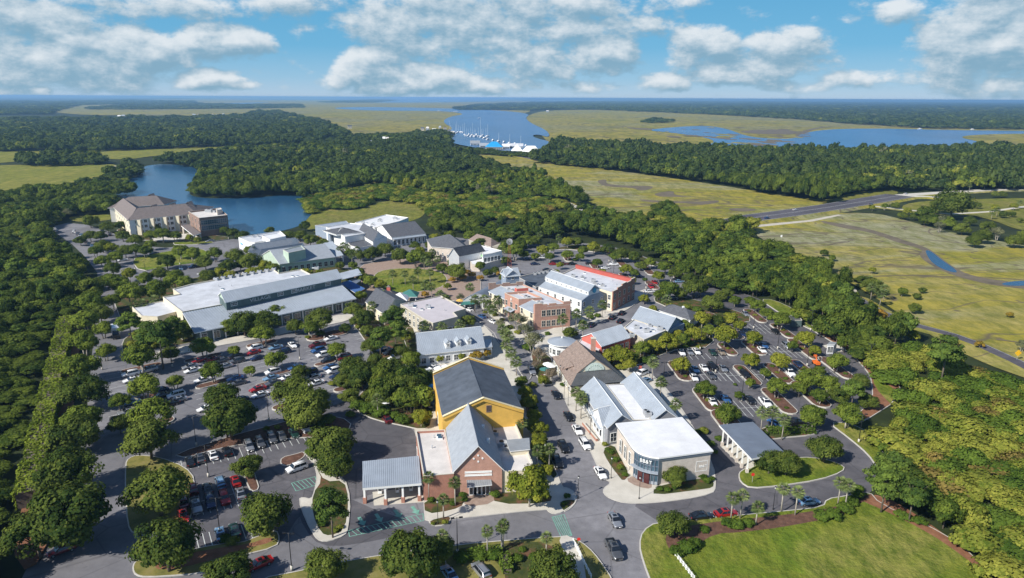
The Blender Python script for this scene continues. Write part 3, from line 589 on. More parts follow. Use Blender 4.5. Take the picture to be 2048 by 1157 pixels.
KIND['red'] = dict(cr=mk(lambda: crown('tree_crown', LF['red'], 1, 1.3, .5, 34, 60, .14, .3), 1), tr=KIND['oak']['tr'], zc=1.05, cat='tree', nm='autumn_tree', d='rusty red autumn tree')
KIND['orange'] = dict(cr=mk(lambda: crown('tree_crown', LF['orange'], 1, 1.2, .3, 30, 60, .14, .3), 2), tr=KIND['oak']['tr'], zc=.85, cat='tree', nm='autumn_tree', d='orange yellow autumn tree')
KIND['gry'] = dict(cr=mk(lambda: crown('myrtle_crown', LF['gry'], 1, 1.3, .6, 34, 34, .09, .33), 2), tr=trunk_mesh('myrtle_trunk', .5, .03, PALE, 6, .55, 1.3, 3), zc=1.2, cat='tree', nm='myrtle_tree', d='sparse grey green tree')
KIND['brown'] = dict(cr=mk(lambda: crown('myrtle_crown', LF['brown'], 1, 1.2, .5, 30, 30, .09, .33), 1), tr=KIND['gry']['tr'], zc=1.1, cat='tree', nm='myrtle_tree', d='brownish crape myrtle')
KIND['palm'] = dict(cr=mk(lambda: palm_crown('palm_crown'), 3), tr=None, zc=3.0, cat='palm tree', nm='palm_tree', d='palmetto palm')
KIND['bush'] = dict(cr=mk(lambda: crown('bush_leaves', LF['hedge'], 1, 1.15, .02, 34, 60, .13, .33, 1, .1), 3), tr=None, zc=.55, cat='bush', nm='bush', d='rounded green bush')
KIND['ybush'] = dict(cr=mk(lambda: crown('bush_leaves', LF['scrub'], 1, 1.1, .02, 30, 55, .14, .33), 2), tr=None, zc=.55, cat='bush', nm='bush', d='bright yellow green bush')
_ptr = MB(); _ptr.cyl((0, 0, -.02), (.02, 0, 1), .028, .02, PALE, 7); _ptr.ball((.02, 0, 1.0), .05, BARK, 7, 4, 1.3); PALMTR = _ptr.mesh('palm_trunk', True)
LANDMARKS = [(950,900,'the gabled brick bank'),(955,790,'the yellow theatre building'),(1330,900,'the white roofed corner bank'),(1260,800,'the twin gabled grey shops'),(1180,730,'the brown shingle restaurant'),(1500,880,'the blue drive-through canopy'),
 (1240,660,'the red gabled shop row'),(1350,630,'the small dark hip roofed building'),(1075,620,'the stepped brick block'),(1230,580,'the red edged brick block'),(905,680,'the three dormer roof building'),(860,625,'the lavender roof building'),(500,600,'the long metal roofed market'),
 (320,430,'the big grey roofed hotel'),(600,510,'the green gabled hall'),(740,465,'the white gabled row'),(930,500,'the slate roofed pavilion hall'),(785,945,'the ribbed bank canopy'),(1680,700,'the white compactor kiosk'),(310,980,'the left grass island'),(170,700,'the left perimeter road'),(150,950,'the lower left road'),
 (500,760,'the middle of the left car park'),(640,740,'the right side of the left car park'),(280,780,'the left side of the left car park'),(440,980,'the bottom left parking rows'),(1400,720,'the near rows of the right car park'),(1560,720,'the far side of the right car park'),(1480,800,'the lower right car park'),(1480,640,'the upper right car park'),
 (1230,540,'the back car park'),(780,770,'the shaded courtyard grove'),(810,560,'the village green'),(1550,1000,'the lower right drive'),(1380,1070,'the corner of the big lawn'),(820,1110,'the bottom road verge'),(1100,1080,'the bottom corner garden'),(660,990,'the canopy entry island'),(1560,930,'the oval grass island'),(1650,830,'the right drive bend'),
 (1900,430,'the marsh side park'),(1060,500,'the upper parking lane'),(400,500,'the hotel roundabout green'),(230,590,'the upper left road'),(1110,860,'the main street'),(1900,700,'the marsh side road'),(1760,1000,'the straw edge of the lawn'),(1560,440,'the marsh bridge road'),(150,470,'the hotel parking rows')]
REG = []            # (object, survey px, py, description) -> labelled together at the end so that each label is its own
def spot(px, py): return min(LANDMARKS, key=lambda l: (l[0] - px) ** 2 + ((l[1] - py) * 1.6) ** 2)[2]
def label_all():
    """text of the label: the look, its rank from the left among its look-alikes, and the nearest landmark"""
    words = ['first', 'second', 'third', 'fourth', 'fifth', 'sixth', 'seventh', 'eighth', 'ninth', 'tenth', 'eleventh', 'twelfth', 'thirteenth', 'fourteenth', 'fifteenth', 'sixteenth', 'seventeenth', 'eighteenth', 'nineteenth', 'twentieth']
    groups = {}
    for o, px, py, d in REG: groups.setdefault((d, spot(px, py)), []).append((px, py, o))
    for (d, s), L_ in groups.items():
        L_.sort(key=lambda t: (t[0], t[1]))
        for i, (px, py, o) in enumerate(L_):
            s = s.replace('the ', '', 1) if len((d + s).split()) > 10 else s
            if len(L_) == 1: o['label'] = f'{d} near {s}'
            elif i == 0: o['label'] = f'{d} near {s}, leftmost of these'
            elif i == len(L_) - 1: o['label'] = f'{d} near {s}, rightmost of these'
            else: o['label'] = f'{d} near {s}, {words[min(i, 19)]} from left'
_vi = [0]
def plant(kind, cx, cy, r, hs=1.0, group='landscaping trees', reg=True, parts=True, desc=None, loc=None, R_=None):
    """a tree whose crown centre was surveyed at (cx, cy) with radius r pixels"""
    K = KIND[kind]; palm = kind == 'palm'
    if loc is None:
        zc = K['zc'] * 3; X, Y = G(cx, cy, zc)
        for _ in range(4):
            dist = math.sqrt(X * X + Y * Y + (CAMH - zc) ** 2); R_ = r * dist / FPX * .88
            if palm: R_ = r and max(1.3, min(2.3, R_)); zc = hs * 5.4
            else: zc = K['zc'] * R_ * hs
            X, Y = G(cx, cy, zc)
    else:
        X, Y = loc; zc = hs * 5.4
    g = {'bush': 'garden bushes', 'ybush': 'garden bushes', 'palm': 'palmetto palms'}.get(kind, group)
    _vi[0] += 1; rz = rng.uniform(0, 6.28)
    t = thing(K['nm'], K['d'] + ' in the landscaping', K['cat'], (X, Y, .1), rz, g)
    mesh = K['cr'][_vi[0] % len(K['cr'])]
    if palm:
        a = link('trunk', PALMTR, t); a.scale = (1.0 * 6, 1.0 * 6, zc) if False else (5.5, 5.5, zc); c = link('crown', mesh, t); c.location = (.1, 0, zc); c.scale = (R_, R_, R_)
    elif K['tr'] is None:
        t.scale = (R_, R_, R_ * hs); link('foliage', mesh, t); a = link('stem', STEM, t)
    else:
        t.scale = (R_ * rng.uniform(.93, 1.07), R_ * rng.uniform(.93, 1.07), R_ * hs); link('trunk', K['tr'], t); link('crown', mesh, t)
    if reg: REG.append((t, cx, cy, desc or K['d']))
    return t
_s = MB(); _s.cyl((0, 0, -.02), (0, 0, .6), .05, .03, BARK, 5); STEM = _s.mesh('bush_stem')
TREES = """oak 315 978 62;oak 330 1082 70;oak 530 1022 58;pine 660 1000 48;oak 658 882 55;oak 672 925 42;oak 612 812 58;oak 588 778 46;oak 601 828 40;oak 458 830 58;oak 446 790 38;oak 296 868 55;street 303 822 44;street 288 768 33;street 280 708 36
street 169 636 28;street 166 680 31;street 160 729 34;oak 163 778 45;street 160 835 42;street 179 602 30;oak 180 573 30;oak 150 862 48;oak 135 936 60;oak 133 1022 76;oak 70 1060 60;pine 257 638 28;street 262 581 30;street 311 576 28;street 241 566 22;street 371 563 20;street 345 560 20;pine 316 663 42;pine 293 657 32;pine 345 645 28;street 222 558 20;street 290 555 18
street 407 690 27;street 425 739 27;oak 487 641 36;oak 530 640 34;street 552 622 22;oak 640 636 34;street 525 664 28;street 674 698 24;street 549 716 24;oak 707 617 24;oak 728 633 25;pine 788 628 36;pine 759 667 34;pine 790 655 30;yel 814 672 15
oak 723 747 40;oak 707 731 34;oak 780 735 36;street 822 716 26;oak 806 770 40;street 835 755 28;street 824 799 30;yel 842 833 24;oak 450 837 46;oak 494 930 34;oak 457 1140 46;oak 648 1128 48;oak 821 1104 68;oak 876 1095 40
yel 1059 965 54;oak 1352 950 28;oak 1346 1046 36;oak 1108 1136 60;street 1454 825 33;street 1626 828 32;street 1697 825 32;oak 1651 895 36;oak 1540 920 34;oak 1574 922 34;yel 1068 831 20;yel 1077 856 22;yel 1080 878 20;yel 1062 800 18
pine 1775 950 44;pine 1830 975 40;oak 938 640 18;orange 951 711 16;orange 972 708 14;yel 879 716 13;yel 922 712 12;street 1340 576 26;oak 1389 573 27;oak 1425 604 25;yel 1462 636 19;yel 1451 667 30;yel 1508 674 20;yel 1503 719 21;yel 1363 729 24;street 1412 776 26
yel 1220 711 20;yel 1249 711 24;street 1285 695 22;yel 1335 682 26;yel 1405 636 22;yel 1389 667 22;street 1368 677 18;yel 1259 729 17;gry 1034 641 24;gry 1065 680 26;gry 1050 660 20;oak 1140 664 18;brown 1078 708 22;brown 1101 747 20;yel 1085 760 14
street 1516 609 18;street 1561 638 24;yel 1612 676 22;street 1674 721 24;yel 1561 721 24;street 1556 772 26;street 1618 755 30;street 1660 767 25;pine 1709 772 28;street 1500 602 14;yel 1288 597 13;yel 1229 602 9;yel 1241 598 9;yel 1252 594 9;yel 1306 617 11
street 1030 500 22;yel 1086 500 17;yel 1135 483 15;street 1136 508 15;yel 1187 493 17;street 1194 524 14;oak 1243 507 21;yel 1253 538 16;street 1300 524 15;yel 1318 551 15;street 1367 537 24;red 1404 490 16;yel 1205 545 12;yel 1265 560 10;yel 1112 545 10
oak 915 540 26;oak 745 505 22;oak 770 497 20;oak 800 508 24;street 830 512 24;oak 856 512 18;street 740 560 18;oak 725 556 18;yel 760 568 14;orange 850 590 11;orange 720 580 12;orange 945 550 10;orange 925 556 10;orange 905 560 9;orange 935 545 9;yel 895 572 10;orange 1018 540 9;orange 1035 545 8;orange 1000 548 8;gry 890 597 14;oak 700 560 14
oak 500 520 26;yel 520 545 20;yel 505 545 18;street 545 535 16;street 590 545 15;yel 612 545 14;oak 470 510 22;oak 455 530 20;street 430 505 18;oak 410 522 20;street 385 505 18;street 360 500 18;oak 333 520 20;street 350 548 16;oak 320 545 18;yel 440 545 16;oak 415 550 18;yel 460 550 14;oak 250 500 17;street 232 512 16;yel 222 495 14;oak 205 490 16;street 270 498 16;street 290 500 15;oak 270 478 16;oak 245 470 14;street 300 470 14;street 325 466 18;oak 310 455 12;street 350 470 14;yel 380 475 10;yel 395 480 9;street 300 488 12;oak 240 450 12;oak 200 470 14;oak 180 440 16;oak 215 452 14;street 190 500 14;oak 180 470 14;oak 160 480 12;yel 258 546 16;street 205 520 16;oak 225 535 18
oak 600 470 16;oak 620 478 18;oak 610 450 14;orange 635 480 12;oak 645 485 14;oak 580 470 14;oak 540 460 12;oak 485 470 14;oak 465 465 14;oak 450 460 12;street 940 470 18;oak 960 485 18;oak 985 480 20;yel 870 475 14;yel 900 470 16;oak 880 455 16;oak 920 450 18;oak 870 440 16;oak 900 430 18;yel 840 500 12;street 705 530 12;oak 1010 520 14;oak 990 540 12
oak 1908 402 36;oak 1880 408 20;street 1770 412 8;yel 1745 415 7;oak 1792 410 9;oak 2008 428 9;yel 1990 414 8;oak 1955 410 8;oak 1990 388 8;oak 2005 388 8;yel 2028 412 8;oak 2025 428 7;oak 2040 440 6;pine 1896 690 42;orange 1757 630 16;yel 1826 670 14;oak 1830 615 14;oak 1745 570 22;oak 1725 560 16;palmx;oak 1950 480 16;gry 1996 465 14;oak 1965 470 18;oak 1975 452 15;oak 1925 455 16;gry 1890 440 14;oak 1940 440 12;oak 1850 440 12;oak 1830 432 10;oak 1805 430 10;oak 2030 480 16;yel 1815 422 9;oak 2050 470 14;gry 1880 452 12;oak 1845 580 8;yel 1745 540 8;oak 1648 505 9;street 1665 515 8;street 1805 582 11;oak 1835 592 9;gry 2045 690 12;orange 2020 630 7;orange 1960 690 9
yel 1050 782 18;yel 1054 806 20;yel 1062 850 20;yel 1074 892 20;yel 1088 915 18;yel 1094 940 16;street 1044 762 16;oak 1015 488 16;oak 1040 484 16;oak 1070 480 17;street 1108 494 15;oak 1155 482 15;street 1165 500 14;oak 1215 497 17;street 1228 512 14;oak 1270 512 18;oak 1282 530 14;street 1330 532 18;oak 1350 545 18;street 1160 512 12;street 1270 545 12;yel 1232 560 10;oak 1330 570 15;street 1318 588 14;oak 1360 585 18;street 1100 512 13;oak 1070 512 12;street 1048 508 13;yel 1120 530 10;oak 1380 555 18;street 1400 575 18;oak 1410 560 18;oak 1440 590 16;street 1470 600 15;oak 1455 585 16
street 205 655 20;street 210 700 20;oak 215 560 20;street 225 600 18;oak 200 625 24;oak 340 705 20;street 375 650 20;oak 365 665 20;street 460 650 22;oak 590 650 22;oak 505 650 26;street 620 655 22;street 468 700 14;street 350 762 18;street 240 800 22;oak 238 845 24;street 500 740 14;oak 600 742 22;street 640 790 22;oak 690 760 26;oak 745 790 24;oak 700 790 24;oak 770 800 20;oak 740 690 22;oak 735 660 18;oak 800 700 22;oak 750 720 24;oak 690 655 14;street 720 590 15;oak 715 640 18
oak 1205 690 14;yel 1235 700 18;street 1265 712 18;yel 1305 690 18;oak 1320 660 16;street 1370 650 18;yel 1355 668 14;street 1418 660 18;oak 1435 640 18;yel 1480 650 14;street 1535 625 16;street 1585 690 14;yel 1630 700 14;street 1530 745 14;street 1600 775 18;street 1640 790 20;oak 1680 790 24;oak 1735 800 22;oak 1720 760 20;street 1500 765 13;street 1640 740 14;street 1478 790 12
street 700 505 14;oak 720 510 14;oak 680 530 12;yel 640 545 12;oak 572 520 14;street 555 525 12;yel 530 530 16;oak 480 528 16;oak 500 500 14;oak 830 490 14;oak 860 490 13;street 845 515 16;oak 885 535 16;oak 905 525 14;street 960 530 14;oak 975 545 12;orange 960 556 9;oak 1005 555 10;gry 920 595 12;yel 935 608 8;gry 1000 648 14;gry 1020 625 14;brown 1072 728 14;gry 1045 620 12;oak 1335 410 18;oak 1315 415 14;street 1358 432 12;oak 1385 445 14;oak 1405 450 14;oak 1440 448 18;oak 1470 450 16;oak 1490 452 12;yel 1425 455 10"""
for row in TREES.replace('\n', ';').split(';'):
    f = row.split()
    if len(f) == 4: plant(f[0], float(f[1]), float(f[2]), float(f[3]))
PALMS = "856 955;910 966;886 1000 .8;886 1072;975 1062;1003 1056;1006 1050;755 799;1043 846;1074 902;1099 899;1163 800;1093 1075 .8;1466 996;1485 991;1515 1015 .8;1352 809;1526 826;1546 824;1568 840;1568 978;1596 985;1682 966;1697 972;1166 651;1153 628;1179 623;1205 610;1126 638;1010 667;1017 672;1153 786;1163 794;1306 726;1323 765;1332 600;849 570;863 575;826 560;810 548;893 600;880 590;860 545;836 543;848 652;885 655;920 650;686 492;695 495;703 510;680 500;714 500;848 520;858 525;875 518;940 575;968 600;978 610;995 600;985 620;1012 690;1022 705;1005 660;650 490;1033 725 .8;950 600;600 512 .8;785 548;865 505;1000 500;1118 475;1080 470;505 498;1352 437;1362 437;745 612;765 590;1745 575;1758 570;1770 578;1763 588;1740 560 .8;1995 420;1985 425;1940 372;1970 370;2040 405;1640 575;1655 568;1690 545;1010 466;1024 470;270 610;285 608;308 600"
for q in PALMS.split(';'):
    f = [float(a) for a in q.split()]; plant('palm', f[0], f[1], 16, f[2] if len(f) > 2 else 1.0)
BUSH = """bush 1375 1095 22;bush 1352 1104 18;bush 1390 1088 18;bush 1410 1060 12;bush 1455 1048 16;bush 1475 1050 17;bush 1497 1047 15;bush 1642 1032 18;bush 1666 1030 20;bush 1690 1017 18;bush 1702 1004 16;bush 1716 990 14;bush 1716 978 12;bush 1840 1044 14;bush 1800 1030 14;bush 1815 1036 12
bush 1405 955 11;bush 1425 958 7;bush 1415 962 10;bush 1320 978 9;bush 1335 980 9;bush 1350 975 8;ybush 1210 889 8;bush 1222 905 9;bush 1232 920 9;ybush 1240 935 10;bush 1215 900 8;bush 1250 950 8;bush 990 990 13;bush 870 985 14;bush 862 1000 9;bush 905 1008 9;bush 930 1000 9;bush 925 990 10
ybush 890 1045 8;ybush 866 1048 6;bush 1134 993 9;bush 1128 1008 7;bush 738 818 24;bush 715 812 20;bush 765 825 24;bush 790 832 15;bush 805 840 18;bush 842 790 10;bush 640 845 22;bush 622 838 20;bush 655 840 18;bush 580 840 14;ybush 590 845 10;ybush 532 858 8;ybush 555 855 8;bush 622 905 14;bush 645 1048 12;ybush 672 1062 8;ybush 680 1055 8;bush 990 1110 20;bush 960 1112 20;bush 925 1115 20;bush 945 1110 18;bush 1008 1125 13;bush 1014 1140 12;bush 1036 1118 15;bush 1070 1115 14;bush 1045 1100 10;ybush 465 1083 14;bush 450 1078 14;bush 500 930 10;ybush 665 768 10;bush 640 668 12;bush 700 830 12
ybush 615 675 7;ybush 715 655 8;ybush 735 658 7;bush 850 845 10;bush 1545 862 8;bush 1560 864 8;bush 1575 864 8;ybush 1590 862 8;bush 1605 862 8;bush 1620 862 8;bush 1530 868 8;bush 1422 888 10;ybush 1408 862 12;bush 1395 865 10;bush 1438 878 10;bush 1378 686 12;bush 1370 694 9;ybush 1398 695 7;bush 1290 722 14;bush 1305 715 10;ybush 1240 735 12;bush 1180 635 10;bush 1195 632 9;bush 1164 645 8;ybush 990 630 8;ybush 1005 640 7;ybush 1020 655 9;ybush 1035 665 9;bush 1095 668 8;bush 1055 695 14;ybush 970 625 6;bush 1120 745 8;bush 1125 770 7;ybush 1064 770 10;bush 1290 560 7;bush 1150 520 7;ybush 1300 625 8;ybush 1350 620 14;ybush 1375 615 12;ybush 1340 612 10;bush 1395 620 12
bush 480 662 12;bush 462 668 12;bush 500 660 10;ybush 265 690 14;bush 285 688 14;ybush 305 690 16;bush 330 690 14;ybush 275 670 14;bush 1470 770 5;ybush 1352 722 7;ybush 1418 801 8;ybush 720 800 12;bush 690 865 14;bush 1000 775 10;bush 1040 770 12;ybush 1050 795 10;bush 1066 815 12;ybush 1086 895 12;bush 1092 915 10;bush 1090 935 10;bush 1430 905 8"""
for row in BUSH.replace('\n', ';').split(';'):
    f = row.split(); plant(f[0], float(f[1]), float(f[2]), float(f[3]), .85)
for (cx, cy), L_, W_, a in ISL:
    if cx > 1340:
        c = G(cx, cy)
        for k in (-1, 0, 1): plant('ybush' if k == 0 else 'bush', cx, cy, 5, .8, loc=(c[0] + math.cos(a) * L_ * .3 * k + rng.uniform(-.4, .4), c[1] + math.sin(a) * L_ * .3 * k), R_=rng.uniform(.6, 1.0), desc='small island shrub')
# long ivy hedge beside the left perimeter road
def hedge(name, label, px0, px1, w, h, mat, leaf=.5, group=None):
    a, b = Vector(G(*px0)), Vector(G(*px1)); L_ = (b - a).length; az_ = math.atan2(b.y - a.y, b.x - a.x)
    t = thing(name, label, 'hedge', (a.x, a.y, 0), az_, group); n_ = int(min(26000, L_ * (w + 2 * h) / (leaf * leaf) * 2.2))
    u = rng.uniform(0, 1, n_); s = rng.uniform(0, w + 2 * h, n_); wob = .35 * np.sin(u * L_ * .45) * np.cos(u * L_ * .17 + 1) + rng.normal(0, .12, n_)
    side = np.where(s < h, 0, np.where(s < h + w, 1, 2)); y = np.where(side == 0, -w / 2, np.where(side == 1, s - h - w / 2, w / 2)); z = np.where(side == 0, s, np.where(side == 1, h, 2 * h + w - s))
    Nn = np.stack([rng.normal(0, .5, n_), np.where(side == 0, -1, np.where(side == 2, 1, 0)) + rng.normal(0, .5, n_), np.where(side == 1, 1, .2) + rng.normal(0, .4, n_)], 1)
    P = np.stack([u * L_, y + wob * np.sign(y + .01), z + wob * .8], 1); tt = np.clip(.5 + .3 * np.sin(P[:, 0] * .31) + rng.normal(0, .18, n_), 0, 1)
    me = quads_mesh('hedge_foliage', P, Nn, leaf * rng.uniform(.7, 1.3, n_), tt, mat); link('foliage', me, t)
    mb = MB(); mb.box(.2, L_ - .2, -w / 2 + .25, w / 2 - .25, 0, h - .25, BARK); mb.obj('stems', t); return t
hedge('hedge', 'long ivy covered hedge bank running beside the left perimeter road', (60,1018), (136,652), 4.4, 4.0, LF['ivy'], .5)
hedge('hedge', 'dark clipped hedge behind the blue drive-through canopy', (1532,868), (1628,866), 1.6, 1.5, LF['hedge'], .35)
hedge('hedge', 'straight clipped hedge in the bottom corner garden by the small lot', (935,1120), (1004,1108), 1.8, 1.5, LF['hedge'], .35)
hedge('hedge', 'short clipped hedge ending beside the bottom parking bays', (1008,1118), (1016,1152), 1.8, 1.5, LF['hedge'], .35)
# ---- woods: polygons as seen; a tree is kept where both its foot and its top fall inside
WOODS = [
 ('wood', [(-700,1500),(-700,396),(0,380),(95,372),(150,368),(205,372),(268,368),(296,384),(232,402),(222,430),(140,434),(132,446),(95,452),(90,470),(165,520),(200,548),(165,590),(150,640),(100,640),(92,700),(72,800),(42,920),(15,1010),(-20,1157),(-80,1500)], 1, 7.5),
 ('wood', [(-700,235),(130,234),(300,232.5),(420,231),(490,229),(510,221),(560,221),(600,232),(640,239),(700,262),(705,272),(660,280),(620,290),(500,292),(330,299),(200,304),(60,304),(-700,308)], 1, 11),
 ('wood', [(-700,199),(0,201),(100,203),(250,199),(385,202),(385,207),(160,211),(115,221),(100,230),(-700,234)], 1, 12),
 ('wood', [(175,214),(260,208),(390,206),(480,208.5),(600,208),(610,216),(520,218),(300,220),(180,220)], 1, 10),
 ('wood', [(28,312),(100,308),(190,302),(212,318),(215,330),(120,334),(40,334)], 1, 10),
 ('wood', [(130,372),(200,352),(236,328),(268,315),(284,335),(278,352),(252,364),(200,380),(150,380)], 1, 8),
 ('wood', [(270,322),(330,312),(400,302),(470,292),(620,285),(700,268),(800,268),(870,284),(930,296),(968,318),(1010,326),(1080,344),(1168,390),(1190,408),(1120,420),(1030,440),(940,448),(860,440),(850,422),(838,412),(760,400),(714,420),(640,422),(618,432),(606,414),(600,394),(560,394),(480,398),(400,396),(372,384),(378,366),(408,352),(400,340),(330,330)], 1, 9),
 ('wood', [(740,282),(820,264),(900,258),(900,290),(930,308),(860,292)], 1, 9),
 ('wood', [(940,470),(1000,455),(1060,438),(1150,412),(1230,418),(1292,430),(1330,398),(1350,402),(1362,430),(1410,444),(1500,440),(1504,470),(1560,482),(1640,512),(1690,552),(1702,582),(1760,632),(1850,660),(1950,700),(2060,756),(2300,840),(2300,1600),(2060,1300),(1990,1175),(1900,1090),(1826,1042),(1742,1004),(1768,960),(1800,960),(1770,930),(1770,870),(1800,830),(1800,780),(1740,744),(1660,690),(1600,650),(1590,625),(1520,598),(1440,582),(1360,540),(1300,515),(1240,492),(1150,478),(1060,482),(1000,480)], 1, 7.5),
 ('wood', [(1050,318),(1082,296),(1120,276),(1250,284),(1400,292),(1600,294),(1750,300),(1850,290),(2300,294),(2300,380),(1900,384),(1820,386),(1760,384),(1680,398),(1660,412),(1630,408),(1500,386),(1460,375),(1340,358),(1250,346),(1100,330),(1060,326)], 1, 13),
 ('wood', [(905,216),(960,208),(1060,205),(1400,202),(2300,200),(2300,264),(1850,258),(1700,249),(1600,240),(1400,229),(1180,220),(1110,220),(1060,222),(1000,221),(920,221)], 1, 13),
 ('wood', [(1285,248),(1290,236),(1340,238),(1342,246)], 1, 9),
 ('wood', [(340,196),(1400,192),(1400,197.5),(700,196.5),(340,199)], 1, 14),
 ('wood', [(640,203),(760,199),(800,201),(740,206),(650,206)], 1, 12),
 ('wood', [(1810,430),(1850,425),(1960,455),(2120,480),(2120,505),(1960,470),(1860,455)], 1, 7),
 ('wood', [(1960,428),(2048,440),(2048,455),(1980,445)], 1, 6),
 ('wood', [(920,298),(960,294),(1000,302),(1080,306),(1085,318),(1000,312),(930,308)], 1, 4),
 ('wood', [(850,446),(900,424),(1000,440),(1060,462),(1060,484),(1000,486),(930,470),(872,462)], 1, 7),
 ('wood', [(1000,484),(1060,474),(1060,496),(1030,512),(1000,508)], 1, 6),
 ('wood', [(690,545),(740,528),(735,545),(700,572)], 1, 5),
 ('wood', [(715,800),(740,740),(800,720),(850,740),(860,800),(850,840),(790,830)], 1, 7),
]
def inside(P, X, Y):
    P = np.array(P, float); c = np.zeros(len(X), bool); n_ = len(P); j = n_ - 1
    for i in range(n_):
        xi, yi, xj, yj = *P[i], *P[j]
        with np.errstate(divide='ignore', invalid='ignore'):
            c ^= ((yi > Y) != (yj > Y)) & (X < (xj - xi) * (Y - yi) / (yj - yi) + xi)
        j = i
    return c
# source crowns for the woods
FC = {'near': mk(lambda: crown('forest_crown', LF['wood'], 1, 1.3, .3, 34, 84, .105, .32), 5) + mk(lambda: crown('forest_crown', LF['street'], 1, 1.3, .3, 34, 84, .105, .32), 2) + mk(lambda: crown('forest_crown', LF['pine'], 1, 1.5, .4, 34, 80, .10, .28, .8, .3, .2), 2),
      'scrub': mk(lambda: crown('scrub_crown', LF['scrub'], 1, .95, .08, 30, 80, .115, .34), 3) + mk(lambda: crown('scrub_crown', LF['hedge'], 1, .9, .08, 30, 80, .115, .34), 2) + mk(lambda: crown('scrub_crown', LF['rust'], 1, .8, .08, 24, 60, .11, .34), 1),
      'far': mk(lambda: crown('far_crown', LF['farwood'], 1, 1.2, .3, 20, 24, .24, .36), 5) + mk(lambda: crown('far_crown', LF['wood'], 1, 1.2, .3, 20, 24, .24, .36), 1)}
TRK = trunk_mesh('forest_trunk', .6, .04, BARK, 4, .5, 1.0)
def sample(poly, sp, d0, d1, H_):
    """jittered grid of feet between distances d0 and d1"""
    xm = d1 * 1.0 + 90; xs = np.arange(-xm, xm, sp); ys = np.arange(max(70, d0 * .6), d1 + sp, sp); gx, gy = np.meshgrid(xs, ys); gx = gx.ravel() + rng.uniform(-.42, .42, gx.size) * sp; gy = gy.ravel() + rng.uniform(-.42, .42, gy.size) * sp
    dd = np.hypot(gx, gy); k = (dd >= d0) & (dd < d1) & (np.abs(gx) < gy * .98 + 90); gx, gy = gx[k], gy[k]
    px, py = PX(gx, gy, np.zeros_like(gx)); qx, qy = PX(gx, gy, np.full_like(gx, H_))
    k = inside(poly, px, py) & inside(poly, qx, qy); return gx[k], gy[k]
FC['near'] += [crown('forest_crown', LF['yel'], 1, 1.2, .3, 30, 70, .10, .30), crown('forest_crown', LF['gry'], 1, 1.2, .3, 26, 50, .085, .30), crown('forest_crown', LF['scrub'], 1, 1.2, .3, 30, 70, .10, .30)]
FC['far'] += [crown('far_crown', LF['scrub'], 1, 1.1, .3, 18, 22, .24, .36), crown('far_crown', LF['gry'], 1, 1.1, .3, 18, 18, .2, .36)]
def species(x, y, far=False):
    v = math.sin(x * .017 + 1.9 * math.sin(y * .013)) + math.sin(y * .021 + 1.3 * math.sin(x * .011 + 2)) + rng.normal(0, .75)
    if far: return int([0, 1, 2][int(rng.integers(3))] if v < .2 else [3, 4][int(rng.integers(2))] if v < 1.3 else 5 if v < 2.3 else 6 if v < 3.2 else 7)
    return int([0, 1, 2][int(rng.integers(3))] if v < -.5 else [3, 4, 7][int(rng.integers(3))] if v < .4 else [5, 6, 3][int(rng.integers(3))] if v < 1.4 else [8, 5, 11][int(rng.integers(3))] if v < 2.3 else [9, 11][int(rng.integers(2))] if v < 3 else 10)
def lump(x, y): return 1 + .22 * math.sin(x * .043 + 2 * math.sin(y * .031)) + .12 * math.sin(y * .09 + x * .06)
pts = {'near': [], 'far': []}
SCRUB = [(1745,745),(1760,700),(1850,700),(1960,735),(2300,850),(2300,1500),(2000,1175),(1905,1092),(1850,980),(1790,960),(1765,900),(1790,830)]
SCRUB2 = [(560,430),(620,396),(760,372),(900,392),(1100,400),(1150,415),(1000,450),(860,440)]
HEDGE = (G(60, 1018), G(136, 652))
for (_n, poly, _d, H_) in WOODS:
    for sp, d0, d1 in ((4.9, 0, 330), (6.6, 330, 700), (9.2, 700, 1300), (14, 1300, 2300), (26, 2300, 4200), (52, 4200, 8000), (120, 8000, 22000)):
        gx, gy = sample(poly, sp, d0, d1, H_ * .8)
        for x, y in zip(gx, gy):
            dist = math.hypot(x, y); s = sp * rng.uniform(.56, .92) if sp < 15 else sp * rng.uniform(.55, .8)
            hh = (H_ / 1.45) * rng.uniform(.55, 1.15) * lump(x, y)
            if sp < 7: s *= rng.choice([.75, .9, 1.0, 1.3])
            if d1 <= 700 and x < -60:
                ha, hb = HEDGE; q_ = max(0, min(1, ((x - ha[0]) * (hb[0] - ha[0]) + (y - ha[1]) * (hb[1] - ha[1])) / ((hb[0] - ha[0]) ** 2 + (hb[1] - ha[1]) ** 2))); dh = math.hypot(x - ha[0] - q_ * (hb[0] - ha[0]), y - ha[1] - q_ * (hb[1] - ha[1]))
                if dh < 5: continue
                if dh < 22: hh *= .38 + .5 * (dh - 5) / 17
            pts['near' if sp < 7 else 'far'].append((x, y, s, hh, dist))
